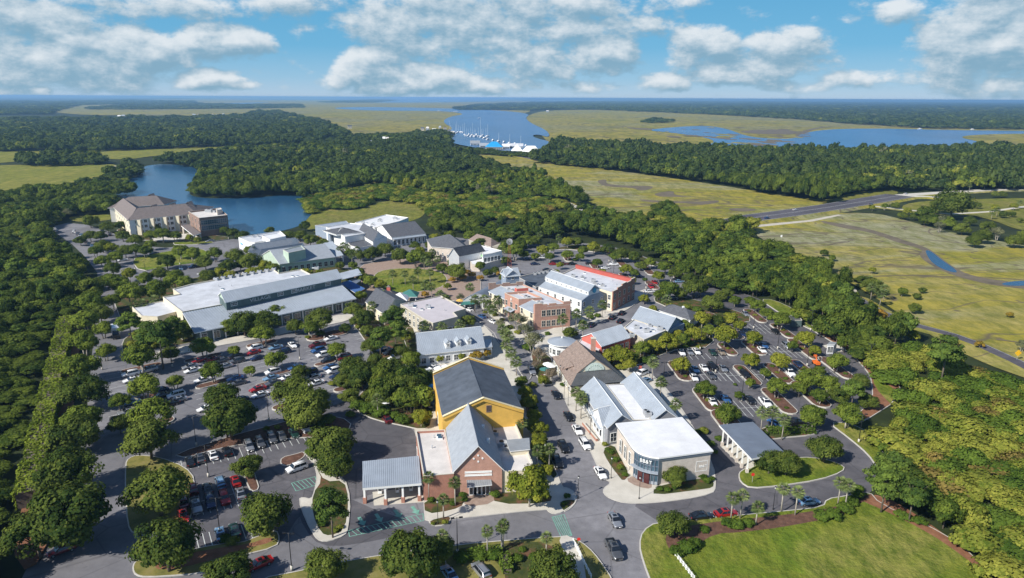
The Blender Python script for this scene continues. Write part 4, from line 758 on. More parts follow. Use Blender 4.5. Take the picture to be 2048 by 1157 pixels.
# vertical size: crowns are hh high whatever their width
def is_scrub(P):
    X = np.array([p[0] for p in P]); Y = np.array([p[1] for p in P]); px, py = PX(X, Y, np.zeros_like(X)); return inside(SCRUB, px, py), inside(SCRUB2, px, py), px, py
near = sorted(pts['near'], key=lambda p: p[4]); sc1, sc2, npx, npy = is_scrub(near)
vis = [(k, p) for k, p in enumerate(near) if -30 < npx[k] < 2078 and npy[k] < 1200]
picked = {'t': 0, 's': 0}; rest = {'near': [], 'scrub': []}; chosen = set()
for k, p in vis:
    key = 's' if sc1[k] else 't'
    if picked[key] < 290 and not sc2[k]: picked[key] += 1; chosen.add(k)
for k, p in enumerate(near):
    x, y, s, hh, dist = p
    if k in chosen:
        if sc1[k]:
            t = thing('scrub_bush', 'dense yellow green thicket bush in the scrub right of the car park', 'bush', (x, y, 0), rng.uniform(0, 6.28), 'thicket bushes right of the car park'); q = FC['scrub'][[0, 1, 2, 3, 4, 0, 1, 2, 3, 4, 5][int(rng.integers(11))]]; s2 = s * 1.15; hz = rng.uniform(2.2, 4.4)
            t.scale = (s2, s2, hz); link('foliage', q, t); st = link('stem', STEM, t)
        else:
            left = x < -40; t = thing('forest_tree', 'dark green broadleaf in the dense wood along the left edge' if left else 'green broadleaf crowded in the wood between car park and marsh', 'tree', (x, y, 0), rng.uniform(0, 6.28), 'trees of the left wood' if left else 'trees of the marsh side wood')
            t.scale = (s, s, hh); link('crown', FC['near'][species(x, y)], t); link('trunk', TRK, t)
    else: rest['scrub' if (sc1[k] or sc2[k]) else 'near'].append((x, y, s * (1.15 if sc1[k] else 1), (rng.uniform(2.4, 4.5) if sc1[k] or sc2[k] else hh), int(rng.choice([0, 1, 2, 3, 4, 3, 4, 5])) if sc1[k] or sc2[k] else species(x, y)))
def scatter(name, label, P, meshes, cat='trees'):
    """one object: thousands of trees set on points by geometry nodes"""
    me = bpy.data.meshes.new(name); me.vertices.add(len(P)); A = np.array(P, np.float32)
    me.vertices.foreach_set('co', np.stack([A[:, 0], A[:, 1], np.zeros(len(A))], 1).astype(np.float32).ravel())
    a = me.attributes.new('siz', 'FLOAT_VECTOR', 'POINT'); a.data.foreach_set('vector', np.stack([A[:, 2], A[:, 2], A[:, 3]], 1).astype(np.float32).ravel())
    a = me.attributes.new('rot', 'FLOAT_VECTOR', 'POINT'); a.data.foreach_set('vector', np.stack([np.zeros(len(A)), np.zeros(len(A)), rng.uniform(0, 6.28, len(A))], 1).astype(np.float32).ravel())
    a = me.attributes.new('pick', 'INT', 'POINT'); a.data.foreach_set('value', np.array([p[4] for p in P], np.int32))
    me.update(); o = link(name, me); o['label'] = label; o['category'] = cat; o['kind'] = 'stuff'
    cl = bpy.data.collections.new(name + '_sources')
    for i, m_ in enumerate(meshes): s = bpy.data.objects.new(f'{name}_source_{i:02d}', m_); cl.objects.link(s)
    ng = bpy.data.node_groups.new(name + '_nodes', 'GeometryNodeTree'); ng.interface.new_socket('Geometry', in_out='INPUT', socket_type='NodeSocketGeometry'); ng.interface.new_socket('Geometry', in_out='OUTPUT', socket_type='NodeSocketGeometry')
    N = ng.nodes; gi = N.new('NodeGroupInput'); go = N.new('NodeGroupOutput'); ip = N.new('GeometryNodeInstanceOnPoints'); ci = N.new('GeometryNodeCollectionInfo'); ci.inputs[0].default_value = cl; ci.inputs[1].default_value = True; ci.inputs[2].default_value = True
    def at(nm, ty): x = N.new('GeometryNodeInputNamedAttribute'); x.data_type = ty; x.inputs[0].default_value = nm; return x.outputs[0]
    L_ = ng.links.new; L_(gi.outputs[0], ip.inputs['Points']); L_(ci.outputs[0], ip.inputs['Instance']); ip.inputs['Pick Instance'].default_value = True
    L_(at('pick', 'INT'), ip.inputs['Instance Index']); L_(at('rot', 'FLOAT_VECTOR'), ip.inputs['Rotation']); L_(at('siz', 'FLOAT_VECTOR'), ip.inputs['Scale']); L_(ip.outputs[0], go.inputs[0])
    md = o.modifiers.new('scatter', 'NODES'); md.node_group = ng; return o
scatter('forest', 'dense dark green woodland behind and around the village', rest['near'], FC['near'], 'forest')
scatter('thicket', 'low yellow green thicket beyond the first bushes', rest['scrub'], FC['scrub'], 'thicket')
scatter('far_forest', 'distant dark woodland fading blue towards the horizon', [(p[0], p[1], p[2], p[3], species(p[0], p[1], True)) for p in pts['far']], FC['far'], 'forest')
print('TREES near', len(near), 'far', len(pts['far']), 'chosen', len(chosen))
# ------------------------------------------------------------------ buildings
def brick(name, c, c2):
    m, nt, b = newmat(name); t = nt.nodes.new('ShaderNodeTexBrick'); g = nt.nodes.new('ShaderNodeTexCoord'); mp = nt.nodes.new('ShaderNodeMapping'); mp.inputs['Rotation'].default_value = (R(90), 0, 0)
    nt.links.new(g.outputs['Object'], mp.inputs[0]); nt.links.new(mp.outputs[0], t.inputs['Vector']); t.inputs['Scale'].default_value = 2.2
    t.inputs['Color1'].default_value = (*c, 1); t.inputs['Color2'].default_value = (*c2, 1); t.inputs['Mortar'].default_value = (*(x * .6 + .12 for x in c), 1); t.inputs['Mortar Size'].default_value = .015
    nt.links.new(mixc(nt, .35, t.outputs[0], ramp(nt, noise(nt, .8, 6, .7, 'obj'), [(.3, tuple(x * .6 for x in c)), (.7, tuple(min(1, x * 1.3) for x in c2))])), b.inputs['Base Color']); b.inputs['Roughness'].default_value = .9; MATS[name] = m; return m
BRK = brick('red_brick', (.33, .145, .10), (.40, .19, .13)); BRK2 = brick('orange_brick', (.40, .21, .15), (.47, .265, .20)); BRKT = brick('tan_brick', (.52, .45, .385), (.62, .55, .48)); BRKD = brick('brown_brick', (.22, .14, .11), (.29, .19, .15))
YEL = M('yellow_render', (.68, .41, .085), .85, .10, .35, bmp=.15); YTR = M('cream_trim', (.78, .66, .42), .7, .04, 1); SLATE = M('slate_membrane', (.085, .10, .125), .75, .2, .35, bmp=.1); SLATEB = M('dark_shingles', (.10, .105, .12), .85, .2, 1.2, bmp=.2)
GREYSH = M('grey_shingles', (.30, .325, .36), .75, .08, .8, bmp=.15); METL = M('light_metal_roof', (.37, .41, .46), .45, .07, .3, .15); METB = M('blue_metal_roof', (.17, .20, .25), .45, .08, .3, .15); METG = M('grey_metal_roof', (.30, .32, .34), .5, .1, .4, .1); METD = M('dark_metal_roof', (.10, .105, .11), .5, .15, .5, .1)
WHR = M('white_membrane_roof', (.72, .72, .73), .7, .08, .22); PINKR = M('lavender_membrane_roof', (.52, .48, .50), .8, .05, .3); CREAMR = M('cream_membrane_roof', (.64, .60, .565), .8, .10, .25); LGR = M('pale_grey_roof', (.55, .565, .60), .8, .13, .2)
WHW = M('white_siding', (.74, .75, .75), .7, .04, .6); CRM = M('cream_render', (.68, .61, .46), .8, .06, .6); GRW = M('grey_siding', (.26, .265, .29), .8, .06, .6); BLW = M('blue_grey_siding', (.25, .30, .37), .8, .07, .6); GRN = M('pale_green_siding', (.42, .52, .42), .8, .06, .6); DGRN = M('dark_green_siding', (.09, .13, .13), .7, .1, .6)
REDW = M('red_siding', (.52, .13, .10), .8, .06, .6); REDP = M('red_parapet', (.40, .085, .065), .8, .05, .5); TANW = M('tan_render', (.46, .42, .34), .85, .07, .6); SHK = M('brown_shakes', (.25, .19, .16), .9, .22, 1.6, bmp=.5); BRR = M('brown_shingles', (.185, .155, .145), .9, .14, .9, bmp=.2); TRIM = M('white_trim', (.80, .80, .78), .6, .03, 1)
GLS = M('window_glass', (.03, .04, .05), .08, .3, .5, spec=.8); GLSB = M('blue_glass', (.05, .10, .14), .08, .3, .5, spec=.8); DARK = M('recess_shade', (.02, .02, .022), .9, .2, 1); BLKM = M('black_metal', (.018, .018, .02), .4, .1, 1, .3); HVAC = M('galvanised_steel', (.50, .51, .52), .5, .1, 1.5, .3); TEAL = M('teal_paint', (.05, .18, .16), .6, .1, 1); COP = M('coping_stone', (.62, .58, .50), .8, .06, 1)
BLUEM = M('bright_blue_roof', (.02, .30, .62), .5, .08, .3); CANV = M('white_canvas', (.84, .84, .82), .8, .03, .5); BLUEW = M('deep_blue_paint', (.04, .12, .32), .6, .1, 1)
WINM = {}
def flip(P): return P
class Bld:
    def __init__(s, name, label, p, z, cat='building', group=None):
        x, y = G(*p, z); s.o = Vector((x, y, 0)); s.t = thing(name, label, cat, (x, y, .13), 0, group); s.pts = []
    def w(s, p, z): a = G(*p, z); return Vector((a[0] - s.o.x, a[1] - s.o.y))
    def poly(s, px, z): return [Vector(q) for q in ccw([tuple(s.w(p, z)) for p in px])]
    def block(s, px, z, wall, roof, par=0.0, z0=-.13, part='wall', over=0.0, zs=None, slab=.18, P=None, cop=COP):
        P = P or s.poly(px, zs or z); mb = MB(); Q = [tuple(p) for p in P]
        mb.prism(Q, z0, z - (.01 if par else slab), wall); ob = mb.obj(part, s.t)
        if par:
            I = inset(Q, .3); O = inset(Q, -.06); mb = MB(); n_ = len(Q)
            for a in range(n_):
                b = (a + 1) % n_
                mb.face([(*Q[a], z - .01), (*Q[b], z - .01), (*Q[b], z + par), (*Q[a], z + par)], wall)
                mb.face([(*I[b], z), (*I[a], z), (*I[a], z + par), (*I[b], z + par)], cop if cop in (REDP,) else wall)
                mb.face([(*O[a], z + par + .004), (*O[b], z + par + .004), (*I[b], z + par + .004), (*I[a], z + par + .004)], cop)
                mb.face([(*O[a], z + par - .1), (*O[b], z + par - .1), (*O[b], z + par + .004), (*O[a], z + par + .004)], cop)
            mb.obj('parapet', s.t); mb = MB(); tess(mb, I, z + .02, roof); mb.obj('roof', s.t)
        else:
            O = inset(Q, -over); mb = MB(); mb.prism(O, z - slab, z, TRIM if over else wall, roof); mb.obj('roof', s.t)
        return P
    def quadpts(s, A, B, R_, ze, zr):
        a, b, r = s.w(A, ze), s.w(B, ze), s.w(R_, zr); d = (b - a).normalized(); off = (r - b); off = off - d * off.dot(d) * (1 if False else 0)
        c = b + off * 2; dd = a + off * 2
        return [a, b, c, dd]
    def gable(s, Q, ze, zr, wall, roof, oh=.5, rib=0, h0=0.0, h1=0.0, trim=TRIM, z0=-.13, part='wall', endmat=None, walls=True, rname='roof', t=.2):
        """Q: eave quad (a,b,c,d) ccw in plan, ridge parallel to a-b; h0/h1 hip the ends"""
        a, b, c, d = Q
        if (b - a).cross(c - b) < 0: a, b, c, d = b, a, d, c
        u = (b - a).normalized(); v = (d - a); half = v.length / 2; v = v.normalized(); L_ = (b - a).length; sl = (zr - ze) / half
        def pt(x, y, z): p = a + u * x + v * y; return (p.x, p.y, z)
        if walls:
            mb = MB(); mb.prism([tuple(p) for p in (a, b, c, d)], z0, ze, wall)
            for x, hp in ((0.0, h0), (L_, h1)):
                if hp <= 0:
                    tri = [pt(x, 0, ze), pt(x, 2 * half, ze), pt(x, half, zr - .05)]; tri = tri if x == 0 else tri[::-1]
                    s_ = u * (.15 if x == 0 else -.15); mb.solid(tri[::-1] if x == 0 else tri[::-1], (s_.x, s_.y, 0), endmat or wall)
            mb.obj(part, s.t)
        mb = MB(); zo = ze - oh * sl; x0, x1, y0, y1 = -oh, L_ + oh, -oh, 2 * half + oh
        r0, r1 = (half * h0 if h0 else -oh), (L_ - half * h1 if h1 else L_ + oh)
        planes = [[pt(x0, y0, zo), pt(x1, y0, zo), pt(r1, half, zr), pt(r0, half, zr)], [pt(x1, y1, zo), pt(x0, y1, zo), pt(r0, half, zr), pt(r1, half, zr)]]
        if h0: planes.append([pt(x0, y1, zo), pt(x0, y0, zo), pt(r0, half, zr)])
        if h1: planes.append([pt(x1, y0, zo), pt(x1, y1, zo), pt(r1, half, zr)])
        for P in planes:
            P = [Vector(p) + Vector((0, 0, t)) for p in P]; mb.solid(P, (0, 0, -t), roof, trim)
            if rib: ribs(mb, P, rib, roof)
        mb.cyl(pt(r0, half, zr + t), pt(r1, half, zr + t), .09, .09, trim if rib else roof, 5); mb.obj(rname, s.t)
        return (a, b, c, d)
    def slope(s, pts, roof, rib=0, t=.18, name='roof', trim=TRIM):
        """pts: (px, py, z) corners of one roof plane"""
        P = [Vector((*s.w((x, y), z), z)) for x, y, z in pts]; n_ = (P[1] - P[0]).cross(P[2] - P[0])
        if n_.z < 0: P = P[::-1]
        mb = MB(); mb.solid(P, (0, 0, -t), roof, trim)
        if rib: ribs(mb, P, rib, roof)
        return mb.obj(name, s.t)
    def wall_open(s, A, B, zs, n_, z, w, h, kind='window', m0=.8, m1=.8, frame=TRIM, glass=GLS, P=None, mull=1):
        a, b = (s.w(A, zs), s.w(B, zs)) if P is None else P; d = b - a; L_ = d.length; u = d / L_; nrm = Vector((u.y, -u.x)); rz = math.atan2(u.y, u.x); key = (kind, w, h, frame.name, glass.name, mull)
        if key not in WINM:
            f = MB(); e = .09
            for q in ((-w / 2 - e, -w / 2, 0, h), (w / 2, w / 2 + e, 0, h), (-w / 2 - e, w / 2 + e, h, h + e * 1.4), (-w / 2 - e * 1.6, w / 2 + e * 1.6, -e * 1.4, 0)): f.box(q[0], q[1], -.09, .05, q[2], q[3], frame)
            for k in range(mull): x = -w / 2 + w * (k + 1) / (mull + 1); f.box(x - .03, x + .03, -.07, .02, 0, h, frame)
            if kind == 'window': f.box(-w / 2, w / 2, -.065, .015, h / 2 - .03, h / 2 + .03, frame)
            g = MB(); g.box(-w / 2, w / 2, -.035, .03, 0, h, glass); WINM[key] = (f.mesh(kind), g.mesh('pane'))
        fm, gm = WINM[key]; out = []
        for i in range(n_):
            f = .5 if n_ == 1 else i / (n_ - 1); x = m0 + w / 2 + (L_ - m0 - m1 - w) * f; p = a + u * x + nrm * .02
            o = link(kind, fm, s.t); o.location = (p.x, p.y, z); o.rotation_euler = (0, 0, rz); link('pane', gm, o); out.append(o)
        return out
    def unit(s, px, py, z, sx=1.6, sy=1.2, sz=1.0):
        p = s.w((px, py), z + .4); mb = MB(); mb.box(p.x - sx / 2, p.x + sx / 2, p.y - sy / 2, p.y + sy / 2, z, z + sz, HVAC); mb.cyl((p.x, p.y, z + sz), (p.x, p.y, z + sz + .12), min(sx, sy) * .33, min(sx, sy) * .33, BLKM, 8)
        for k in range(3): mb.box(p.x - sx / 2 - .02, p.x + sx / 2 + .02, p.y - sy / 2 - .02, p.y + sy / 2 + .02, z + sz * (.25 + .22 * k), z + sz * (.29 + .22 * k), GRW)
        mb.obj('air_conditioner', s.t)
    def text(s, body, A, B, zs, z, size, mat, out=.1, f=.5, squash=1.0):
        a, b = s.w(A, zs), s.w(B, zs); u = (b - a).normalized(); nrm = Vector((u.y, -u.x)); p = a.lerp(b, f) + nrm * out
        cu = bpy.data.curves.new('lettering', 'FONT'); cu.body = body; cu.size = size; cu.extrude = .05; cu.align_x = 'CENTER'; cu.align_y = 'CENTER'
        tmp = bpy.data.objects.new('lettering', cu); COL.objects.link(tmp); bpy.context.view_layer.update(); me = bpy.data.meshes.new_from_object(tmp.evaluated_get(bpy.context.evaluated_depsgraph_get())); bpy.data.objects.remove(tmp)
        me.materials.clear(); me.materials.append(mat); o = link('lettering', me, s.t); o.location = (p.x, p.y, z); o.rotation_euler = (R(90), 0, math.atan2(u.y, u.x)); o.scale = (squash, 1, 1); return o
    def add(s, name, fn, **k): mb = MB(); fn(mb); return mb.obj(name, s.t, **k)
def ribs(mb, P, sp, mat, h=.07, w=.07):
    n_ = (P[1] - P[0]).cross(P[2] - P[0]).normalized(); 
    if n_.z < 0: n_ = -n_
    up = (Vector((0, 0, 1)) - n_ * n_.z)
    if up.length < 1e-3: up = (P[2] - P[1])
    up.normalize(); hz = up.cross(n_).normalized(); o = P[0]; xs = [(p - o).dot(hz) for p in P]; ys = [(p - o).dot(up) for p in P]
    x = min(xs) + sp * .5
    while x < max(xs):
        hit = []
        for i in range(len(P)):
            j = (i + 1) % len(P)
            if (xs[i] - x) * (xs[j] - x) < 0: f = (x - xs[i]) / (xs[j] - xs[i]); hit.append(ys[i] + (ys[j] - ys[i]) * f)
        if len(hit) == 2 and abs(hit[0] - hit[1]) > .3:
            y0, y1 = sorted(hit); c = [o + hz * (x + dx) + up * yy + n_ * hh for yy in (y0, y1) for dx, hh in ((-w / 2, 0), (w / 2, 0), (0, h))]
            i = len(mb.v); mb.v += [tuple(p) for p in c]; k = mb.mi(mat); mb.f += [(i, i + 3, i + 5, i + 2), (i + 1, i + 2, i + 5, i + 4)]; mb.m += [k, k]
        x += sp
FIT = []
# --- 1 gabled brick bank
BK = b = Bld('brick_bank', 'red brick bank with steep grey front gable and flat cream side roofs', (909,941), 6)
b.block([(832,868),(890,865),(908,953),(847,958)], 5.2, BRK, CREAMR, .55)
b.block([(985,856),(1031,851),(1042,877),(1065,930),(1060,946),(1000,948)], 4.6, CRM, CREAMR, .45)
q = b.gable(b.poly([(1004,938),(979,850),(894,857),(909,942)], 6.0)[0:4] if False else [b.w((1004,938),6), b.w((979,851),6), b.w((894,857),6), b.w((909,942),6)], 6.0, 11.4, BRK2, GREYSH, .45)
b.block([(1014,882),(1057,878),(1058,899),(1021,903)], 5.9, CRM, METG, 0, over=.3, part='roof_monitor')
P = [b.w((909,942),6), b.w((1004,938),6)]
b.slope([(933,953,3.9),(981,949,3.9),(984,971,3.1),(934,976,3.1)], METG, .45, name='awning')
b.wall_open(None, None, 0, 4, .15, 1.5, 2.5, 'door', 3.0, 2.6, P=P, mull=1); b.wall_open(None, None, 0, 1, 4.6, 5.4, .18, 'sign_band', P=P, mull=0, glass=TRIM); b.wall_open(None, None, 0, 1, 5.3, 5.4, .18, 'sign_band', P=P, mull=0, glass=TRIM)
def dots(mb):
    u = (P[1] - P[0]).normalized(); n_ = Vector((u.y, -u.x)); m = (P[0] + P[1]) / 2
    for dx, z in ((0, 9.2), (-.9, 8.5), (.9, 8.5), (0, 7.8)): c = m + u * dx; mb.cyl((c.x, c.y, z), (c.x + n_.x * .12, c.y + n_.y * .12, z), .2, .2, TRIM, 10)
b.add('vent_discs', dots); b.unit(1003,890,4.6,2.2,1.6,1.1); b.unit(1012,898,4.6,1.5,1.2,.9); b.unit(990,868,4.6,1.6,1.4,.9)
for x, y in ((966,856),(976,884)):
    p = b.w((x, y), 8.5); b.add('skylight', lambda mb: mb.box(p.x - .3, p.x + .3, p.y - .5, p.y + .5, 7.8, 9.0, TRIM))
for i, p_ in enumerate([(836,905),(840,930)]): b.wall_open((832,868), (847,958), 5.2, 2, .8, 1.2, 2.0, m0=2 + 5 * i, m1=8 - 5 * i)
# --- ribbed drive-in canopy
b = Bld('bank_canopy', 'pale ribbed metal canopy on brick piers beside the gabled brick bank', (725,978), 4.4, 'canopy')
b.slope([(725,924,4.9),(838,913,4.9),(843,968,4.3),(725,978,4.3)], METL, .42, t=.5)
for x, y in ((729,930),(728,970),(770,973),(805,969),(838,966),(834,918),(785,923)):
    p = b.w((x, y), 4.2); b.add('pier', lambda mb: (mb.box(p.x - .35, p.x + .35, p.y - .35, p.y + .35, -.13, 1.2, BRK), mb.box(p.x - .2, p.x + .2, p.y - .2, p.y + .2, 1.2, 4.2, TRIM)))
for x, y in ((760,980),(795,978),(822,975)):
    p = b.w((x, y), 1); b.add('teller_unit', lambda mb: (mb.box(p.x - .4, p.x + .4, p.y - .35, p.y + .35, .15, 1.7, TRIM), mb.box(p.x - .3, p.x + .3, p.y - .38, p.y - .33, .8, 1.4, GLS)))
P_ = b.poly([(745,985),(842,975),(848,1005),(748,1012)], 0); b.add('lane_slab', lambda mb: mb.prism([tuple(p) for p in P_], -.12, -.04, CONC))
FIT += [(b0, ((836,872),(886,868),(846,950)), 5.2, 4) for b0 in [BK]]
# --- 2 yellow theatre
b = Bld('yellow_theatre', 'big yellow rendered hall with dark slate low gable roof and cream parapets', (1047,824), 8.3)
Y = [b.w((1047,824),8.3), b.w((1008,742),8.3), b.w((866,752),8.3), b.w((885,838),8.3)]
b.gable(Y, 8.3, 12.2, YEL, SLATE, .02, 0, t=.1)
for k, (i, j) in enumerate(((0, 3), (1, 2))):
    a, c = Y[i], Y[j]; m = (a + c) / 2; o_ = (Y[0] - Y[1]).normalized() * (.02 if k == 0 else -.4)
    def par(mb):
        for p, q_, z0, z1 in ((a, m, 8.3, 12.2), (m, c, 12.2, 8.3)):
            P_ = [(p.x + o_.x, p.y + o_.y, z0 - .3), (q_.x + o_.x, q_.y + o_.y, z1 - .3), (q_.x + o_.x, q_.y + o_.y, z1 + .55), (p.x + o_.x, p.y + o_.y, z0 + .55)]
            d = (Y[0] - Y[1]).normalized() * .38; mb.solid(P_[::-1], (d.x, d.y, 0), YEL); d2 = d * 1.4; mb.solid([(P_[3][0] - d.x * .2, P_[3][1] - d.y * .2, P_[3][2] + .01), (P_[2][0] - d.x * .2, P_[2][1] - d.y * .2, P_[2][2] + .01), (P_[2][0] + d2.x, P_[2][1] + d2.y, P_[2][2] + .01), (P_[3][0] + d2.x, P_[3][1] + d2.y, P_[3][2] + .01)], (0, 0, .14), YTR)
    b.add('gable_parapet', par)
f_ = [Y[3], Y[0]]
b.wall_open(None, None, 0, 1, 9.0, 1.0, 1.5, 'louvre', 9.0, 6.5, P=f_, frame=BRKD, mull=3)
b.wall_open((1047,824), (1008,742), 8.3, 6, 4.4, 1.4, 2.0); b.wall_open((1047,824), (1008,742), 8.3, 6, 1.0, 1.4, 2.2)
b.wall_open((866,752), (885,838), 8.3, 3, 1.0, 1.4, 2.4)
# --- 3 white-roofed corner bank
b = Bld('corner_bank', 'tan brick corner bank with white flat roof and curved glass entrance', (1320,917), 6.6)
rp = [(1231,848),(1248,872),(1262,893),(1268,900),(1276,906),(1288,911.5),(1303,915.5),(1318,917.5),(1427,903),(1364,835.5)]
P = b.poly(rp, 6.7); Q = [tuple(p) for p in P]
I = inset(Q, .55); b.add('wall', lambda mb: mb.prism(I, -.13, 6.2, BRKT)); b.add('fascia', lambda mb: mb.prism(inset(Q, .2), 5.9, 6.4, METB)); b.add('roof', lambda mb: mb.prism(Q, 6.4, 6.72, TRIM, WHR))
cw = [b.w(p, 6.7) for p in rp[3:8]]; cen = b.w((1318,890), 6.7)
def curve(mb, off, z0, z1, mat, th=.12, pts=cw):
    for p, q_ in zip(pts[:-1], pts[1:]):
        def sh(v, o): d = (v - cen).normalized(); return v + d * o
        a_, b_ = sh(p, off), sh(q_, off); c_, d_ = sh(q_, off - th), sh(p, off - th); mb.prism(ccw([tuple(a_), tuple(b_), tuple(c_), tuple(d_)]), z0, z1, mat)
b.add('entrance_glazing', lambda mb: curve(mb, -.30, .1, 5.9, GLSB)); b.add('glass_awning', lambda mb: curve(mb, .75, 3.1, 3.25, METL, 1.2)); b.add('transom', lambda mb: (curve(mb, -.22, 4.3, 4.5, METB), curve(mb, -.22, 2.7, 2.95, METB), curve(mb, -.22, .1, .8, METL)))
for k, p in enumerate(cw + [(cw[i] + cw[i + 1]) / 2 for i in range(4)]):
    d = (p - cen).normalized(); c = p + d * -.2; b.add('mullion', lambda mb: mb.box(c.x - .08, c.x + .08, c.y - .08, c.y + .08, .1, 5.9, METB))
for k in (1, 2): p = (cw[k] + cw[k + 1]) / 2; d = (p - cen).normalized(); c = p + d * -.12; u = Vector((-d.y, d.x)); b.add('door', lambda mb: mb.solid([(c.x + u.x * .6, c.y + u.y * .6, .1), (c.x - u.x * .6, c.y - u.y * .6, .1), (c.x - u.x * .6, c.y - u.y * .6, 2.4), (c.x + u.x * .6, c.y + u.y * .6, 2.4)], (d.x * .06, d.y * .06, 0), M('dark_red_door', (.07, .02, .022), .2)))
b.text('BB&T', rp[4], rp[7], 6.7, 5.2, 1.15, TRIM, out=.35, f=.42)
b.wall_open(rp[0], rp[2], 6.7, 3, 1.2, 1.0, 3.0, m0=3.0, m1=1.0, glass=GLS, P=[Vector(I[0]) if False else b.w(rp[0], 6.7) + (cen - b.w(rp[0], 6.7)).normalized() * .2, b.w(rp[2], 6.7) + (cen - b.w(rp[2], 6.7)).normalized() * .52])
u = (b.w(rp[8], 6.7) - b.w(rp[7], 6.7)).normalized(); n_ = Vector((u.y, -u.x)); off = -n_ * .5
PW = [b.w(rp[7], 6.7) + off, b.w(rp[8], 6.7) + off]
SGN = M('purple_sign', (.15, .13, .30), .5, .05, 1)
o = b.wall_open(None, None, 0, 1, 2.0, 2.6, 2.2, 'wall_sign', 9.6, 1.4, P=PW, frame=TRIM, glass=SGN, mull=0)
b.text('BB&T', rp[7], rp[8], 6.7, 3.0, .8, TRIM, out=-.42, f=.845)
# --- 4 twin gabled grey shops
b = Bld('grey_shops', 'grey shops with two parallel pale metal gables and white flat roof between', (1268,845), 4.8)
b.gable([b.w((1268,846),4.8), b.w((1211,771),4.8), b.w((1164,781),4.8), b.w((1216,856),4.8)], 4.8, 7.4, GRW, METL, .4, .6)
b.gable([b.w((1356,838),4.8), b.w((1291,763),4.8), b.w((1254,769),4.8), b.w((1303,843),4.8)], 4.8, 7.4, GRW, METL, .4, .6)
b.block([(1266,843),(1303,843),(1258,770),(1212,772)], 4.9, GRW, WHR, .25)
b.gable([b.w((1206,853),4.4), b.w((1236,846),4.4), b.w((1216,815),4.4), b.w((1187,823),4.4)], 4.4, 6.9, WHW, METL, .3, .6, part='porch_wall', rname='porch_roof')
b.block([(1203,858),(1233,857),(1233,850),(1203,852)], 3.6, WHW, METL, 0, over=.15, part='porch_wall')
b.wall_open((1206,853), (1187,823), 4.4, 3, .8, 1.6, 2.2); b.wall_open((1187,823), (1164,781), 4.8, 5, .8, 1.5, 2.1); b.wall_open((1187,823), (1164,781), 4.8, 2, .8, 1.2, 2.3, 'door', m0=4, m1=4)
b.wall_open((1216,856), (1268,846), 4.8, 3, .8, 1.6, 2.2); b.unit(1296,832,4.9,1.6,1.4,1.3); b.unit(1291,826,4.9,1.2,1.1,1.0)
b.wall_open((1356,838), (1291,763), 4.8, 7, 1.0, 1.2, 1.6)
b.slope([(1206,858,3.2),(1172,800,3.2),(1164,803,2.7),(1198,861,2.7)], METL, .6, name='awning')
# --- 5 drive-through canopy
b = Bld('drive_through_canopy', 'blue grey metal drive-through canopy with brick posts behind the corner bank', (1505,920), 4.2, 'canopy')
b.slope([(1438,851,4.5),(1506,845,4.3),(1568,905,4.3),(1503,919,4.5)], METB, .6, t=.45)
for k in range(6):
    for A, B in (((1447,862),(1497,914)),((1510,852),(1560,900))):
        a, c = b.w(A, 4.1), b.w(B, 4.1); p = a.lerp(c, k / 5); b.add('post', lambda mb: (mb.box(p.x - .3, p.x + .3, p.y - .3, p.y + .3, -.13, 1.0, BRKT), mb.box(p.x - .14, p.x + .14, p.y - .14, p.y + .14, 1.0, 4.0, TRIM)))
# --- 6 brown shingle restaurant
b = Bld('shingle_restaurant', 'brown shake roofed restaurant with dark metal skirt roof and round gable sign', (1141,773), 3.3)
O_ = [b.w((1141,774),3.3), b.w((1254,764),3.3), b.w((1194,701),3.3), b.w((1104,714),3.3)]
I_ = [b.w((1155,746),5.3), b.w((1222,740),5.3), b.w((1184,704),5.3), b.w((1127,711),5.3)]
b.add('wall', lambda mb: mb.prism([tuple(p) for p in inset([tuple(p) for p in O_], .5)], -.13, 3.1, TANW))
def skirt(mb):
    for i in range(4):
        j = (i + 1) % 4; P_ = [Vector((*O_[i], 3.3)), Vector((*O_[j], 3.3)), Vector((*I_[j], 5.3)), Vector((*I_[i], 5.3))]; mt = METD if i < 2 else SHK; mb.solid(P_, (0, 0, -.2), mt, BLKM)
        if mt is METD: ribs(mb, P_, .5, mt)
b.add('skirt_roof', skirt)
b.gable([I_[1], I_[2], I_[3], I_[0]], 5.2, 9.0, TANW, SHK, .3, z0=4.6, trim=BRKD, endmat=CRM)
fm = (I_[0] + I_[1]) / 2; u = (I_[1] - I_[0]).normalized(); n_ = Vector((u.y, -u.x)); fc = fm + n_ * .12
def fan(mb):
    pts = [(fc.x + u.x * 2.9 * math.cos(t), fc.y + u.y * 2.9 * math.cos(t), 5.5 + 2.35 * math.sin(t)) for t in np.linspace(0, math.pi, 13)]; mb.solid(pts, (n_.x * .08, n_.y * .08, 0), M('pale_sign_board', (.66, .74, .66), .7))
    for t in np.linspace(.25, math.pi - .25, 9): p = (fc.x + n_.x * .1 + u.x * 2.1 * math.cos(t), fc.y + n_.y * .1 + u.y * 2.1 * math.cos(t), 5.5 + 1.6 * math.sin(t)); mb.ball(p, .14, GRN, 5, 3)
b.add('gable_sign', fan)
p = b.w((1186,703), 4.5); b.add('chimney', lambda mb: (mb.box(p.x - .7, p.x + .7, p.y - .6, p.y + .6, 2, 8.6, BRK2), mb.box(p.x - .8, p.x + .8, p.y - .7, p.y + .7, 8.6, 8.85, COP)))
b.slope([(1110,721,3.6),(1123,740,3.6),(1147,733,5.9),(1134,713,5.9)], SHK, name='shed_dormer', trim=BRKD)
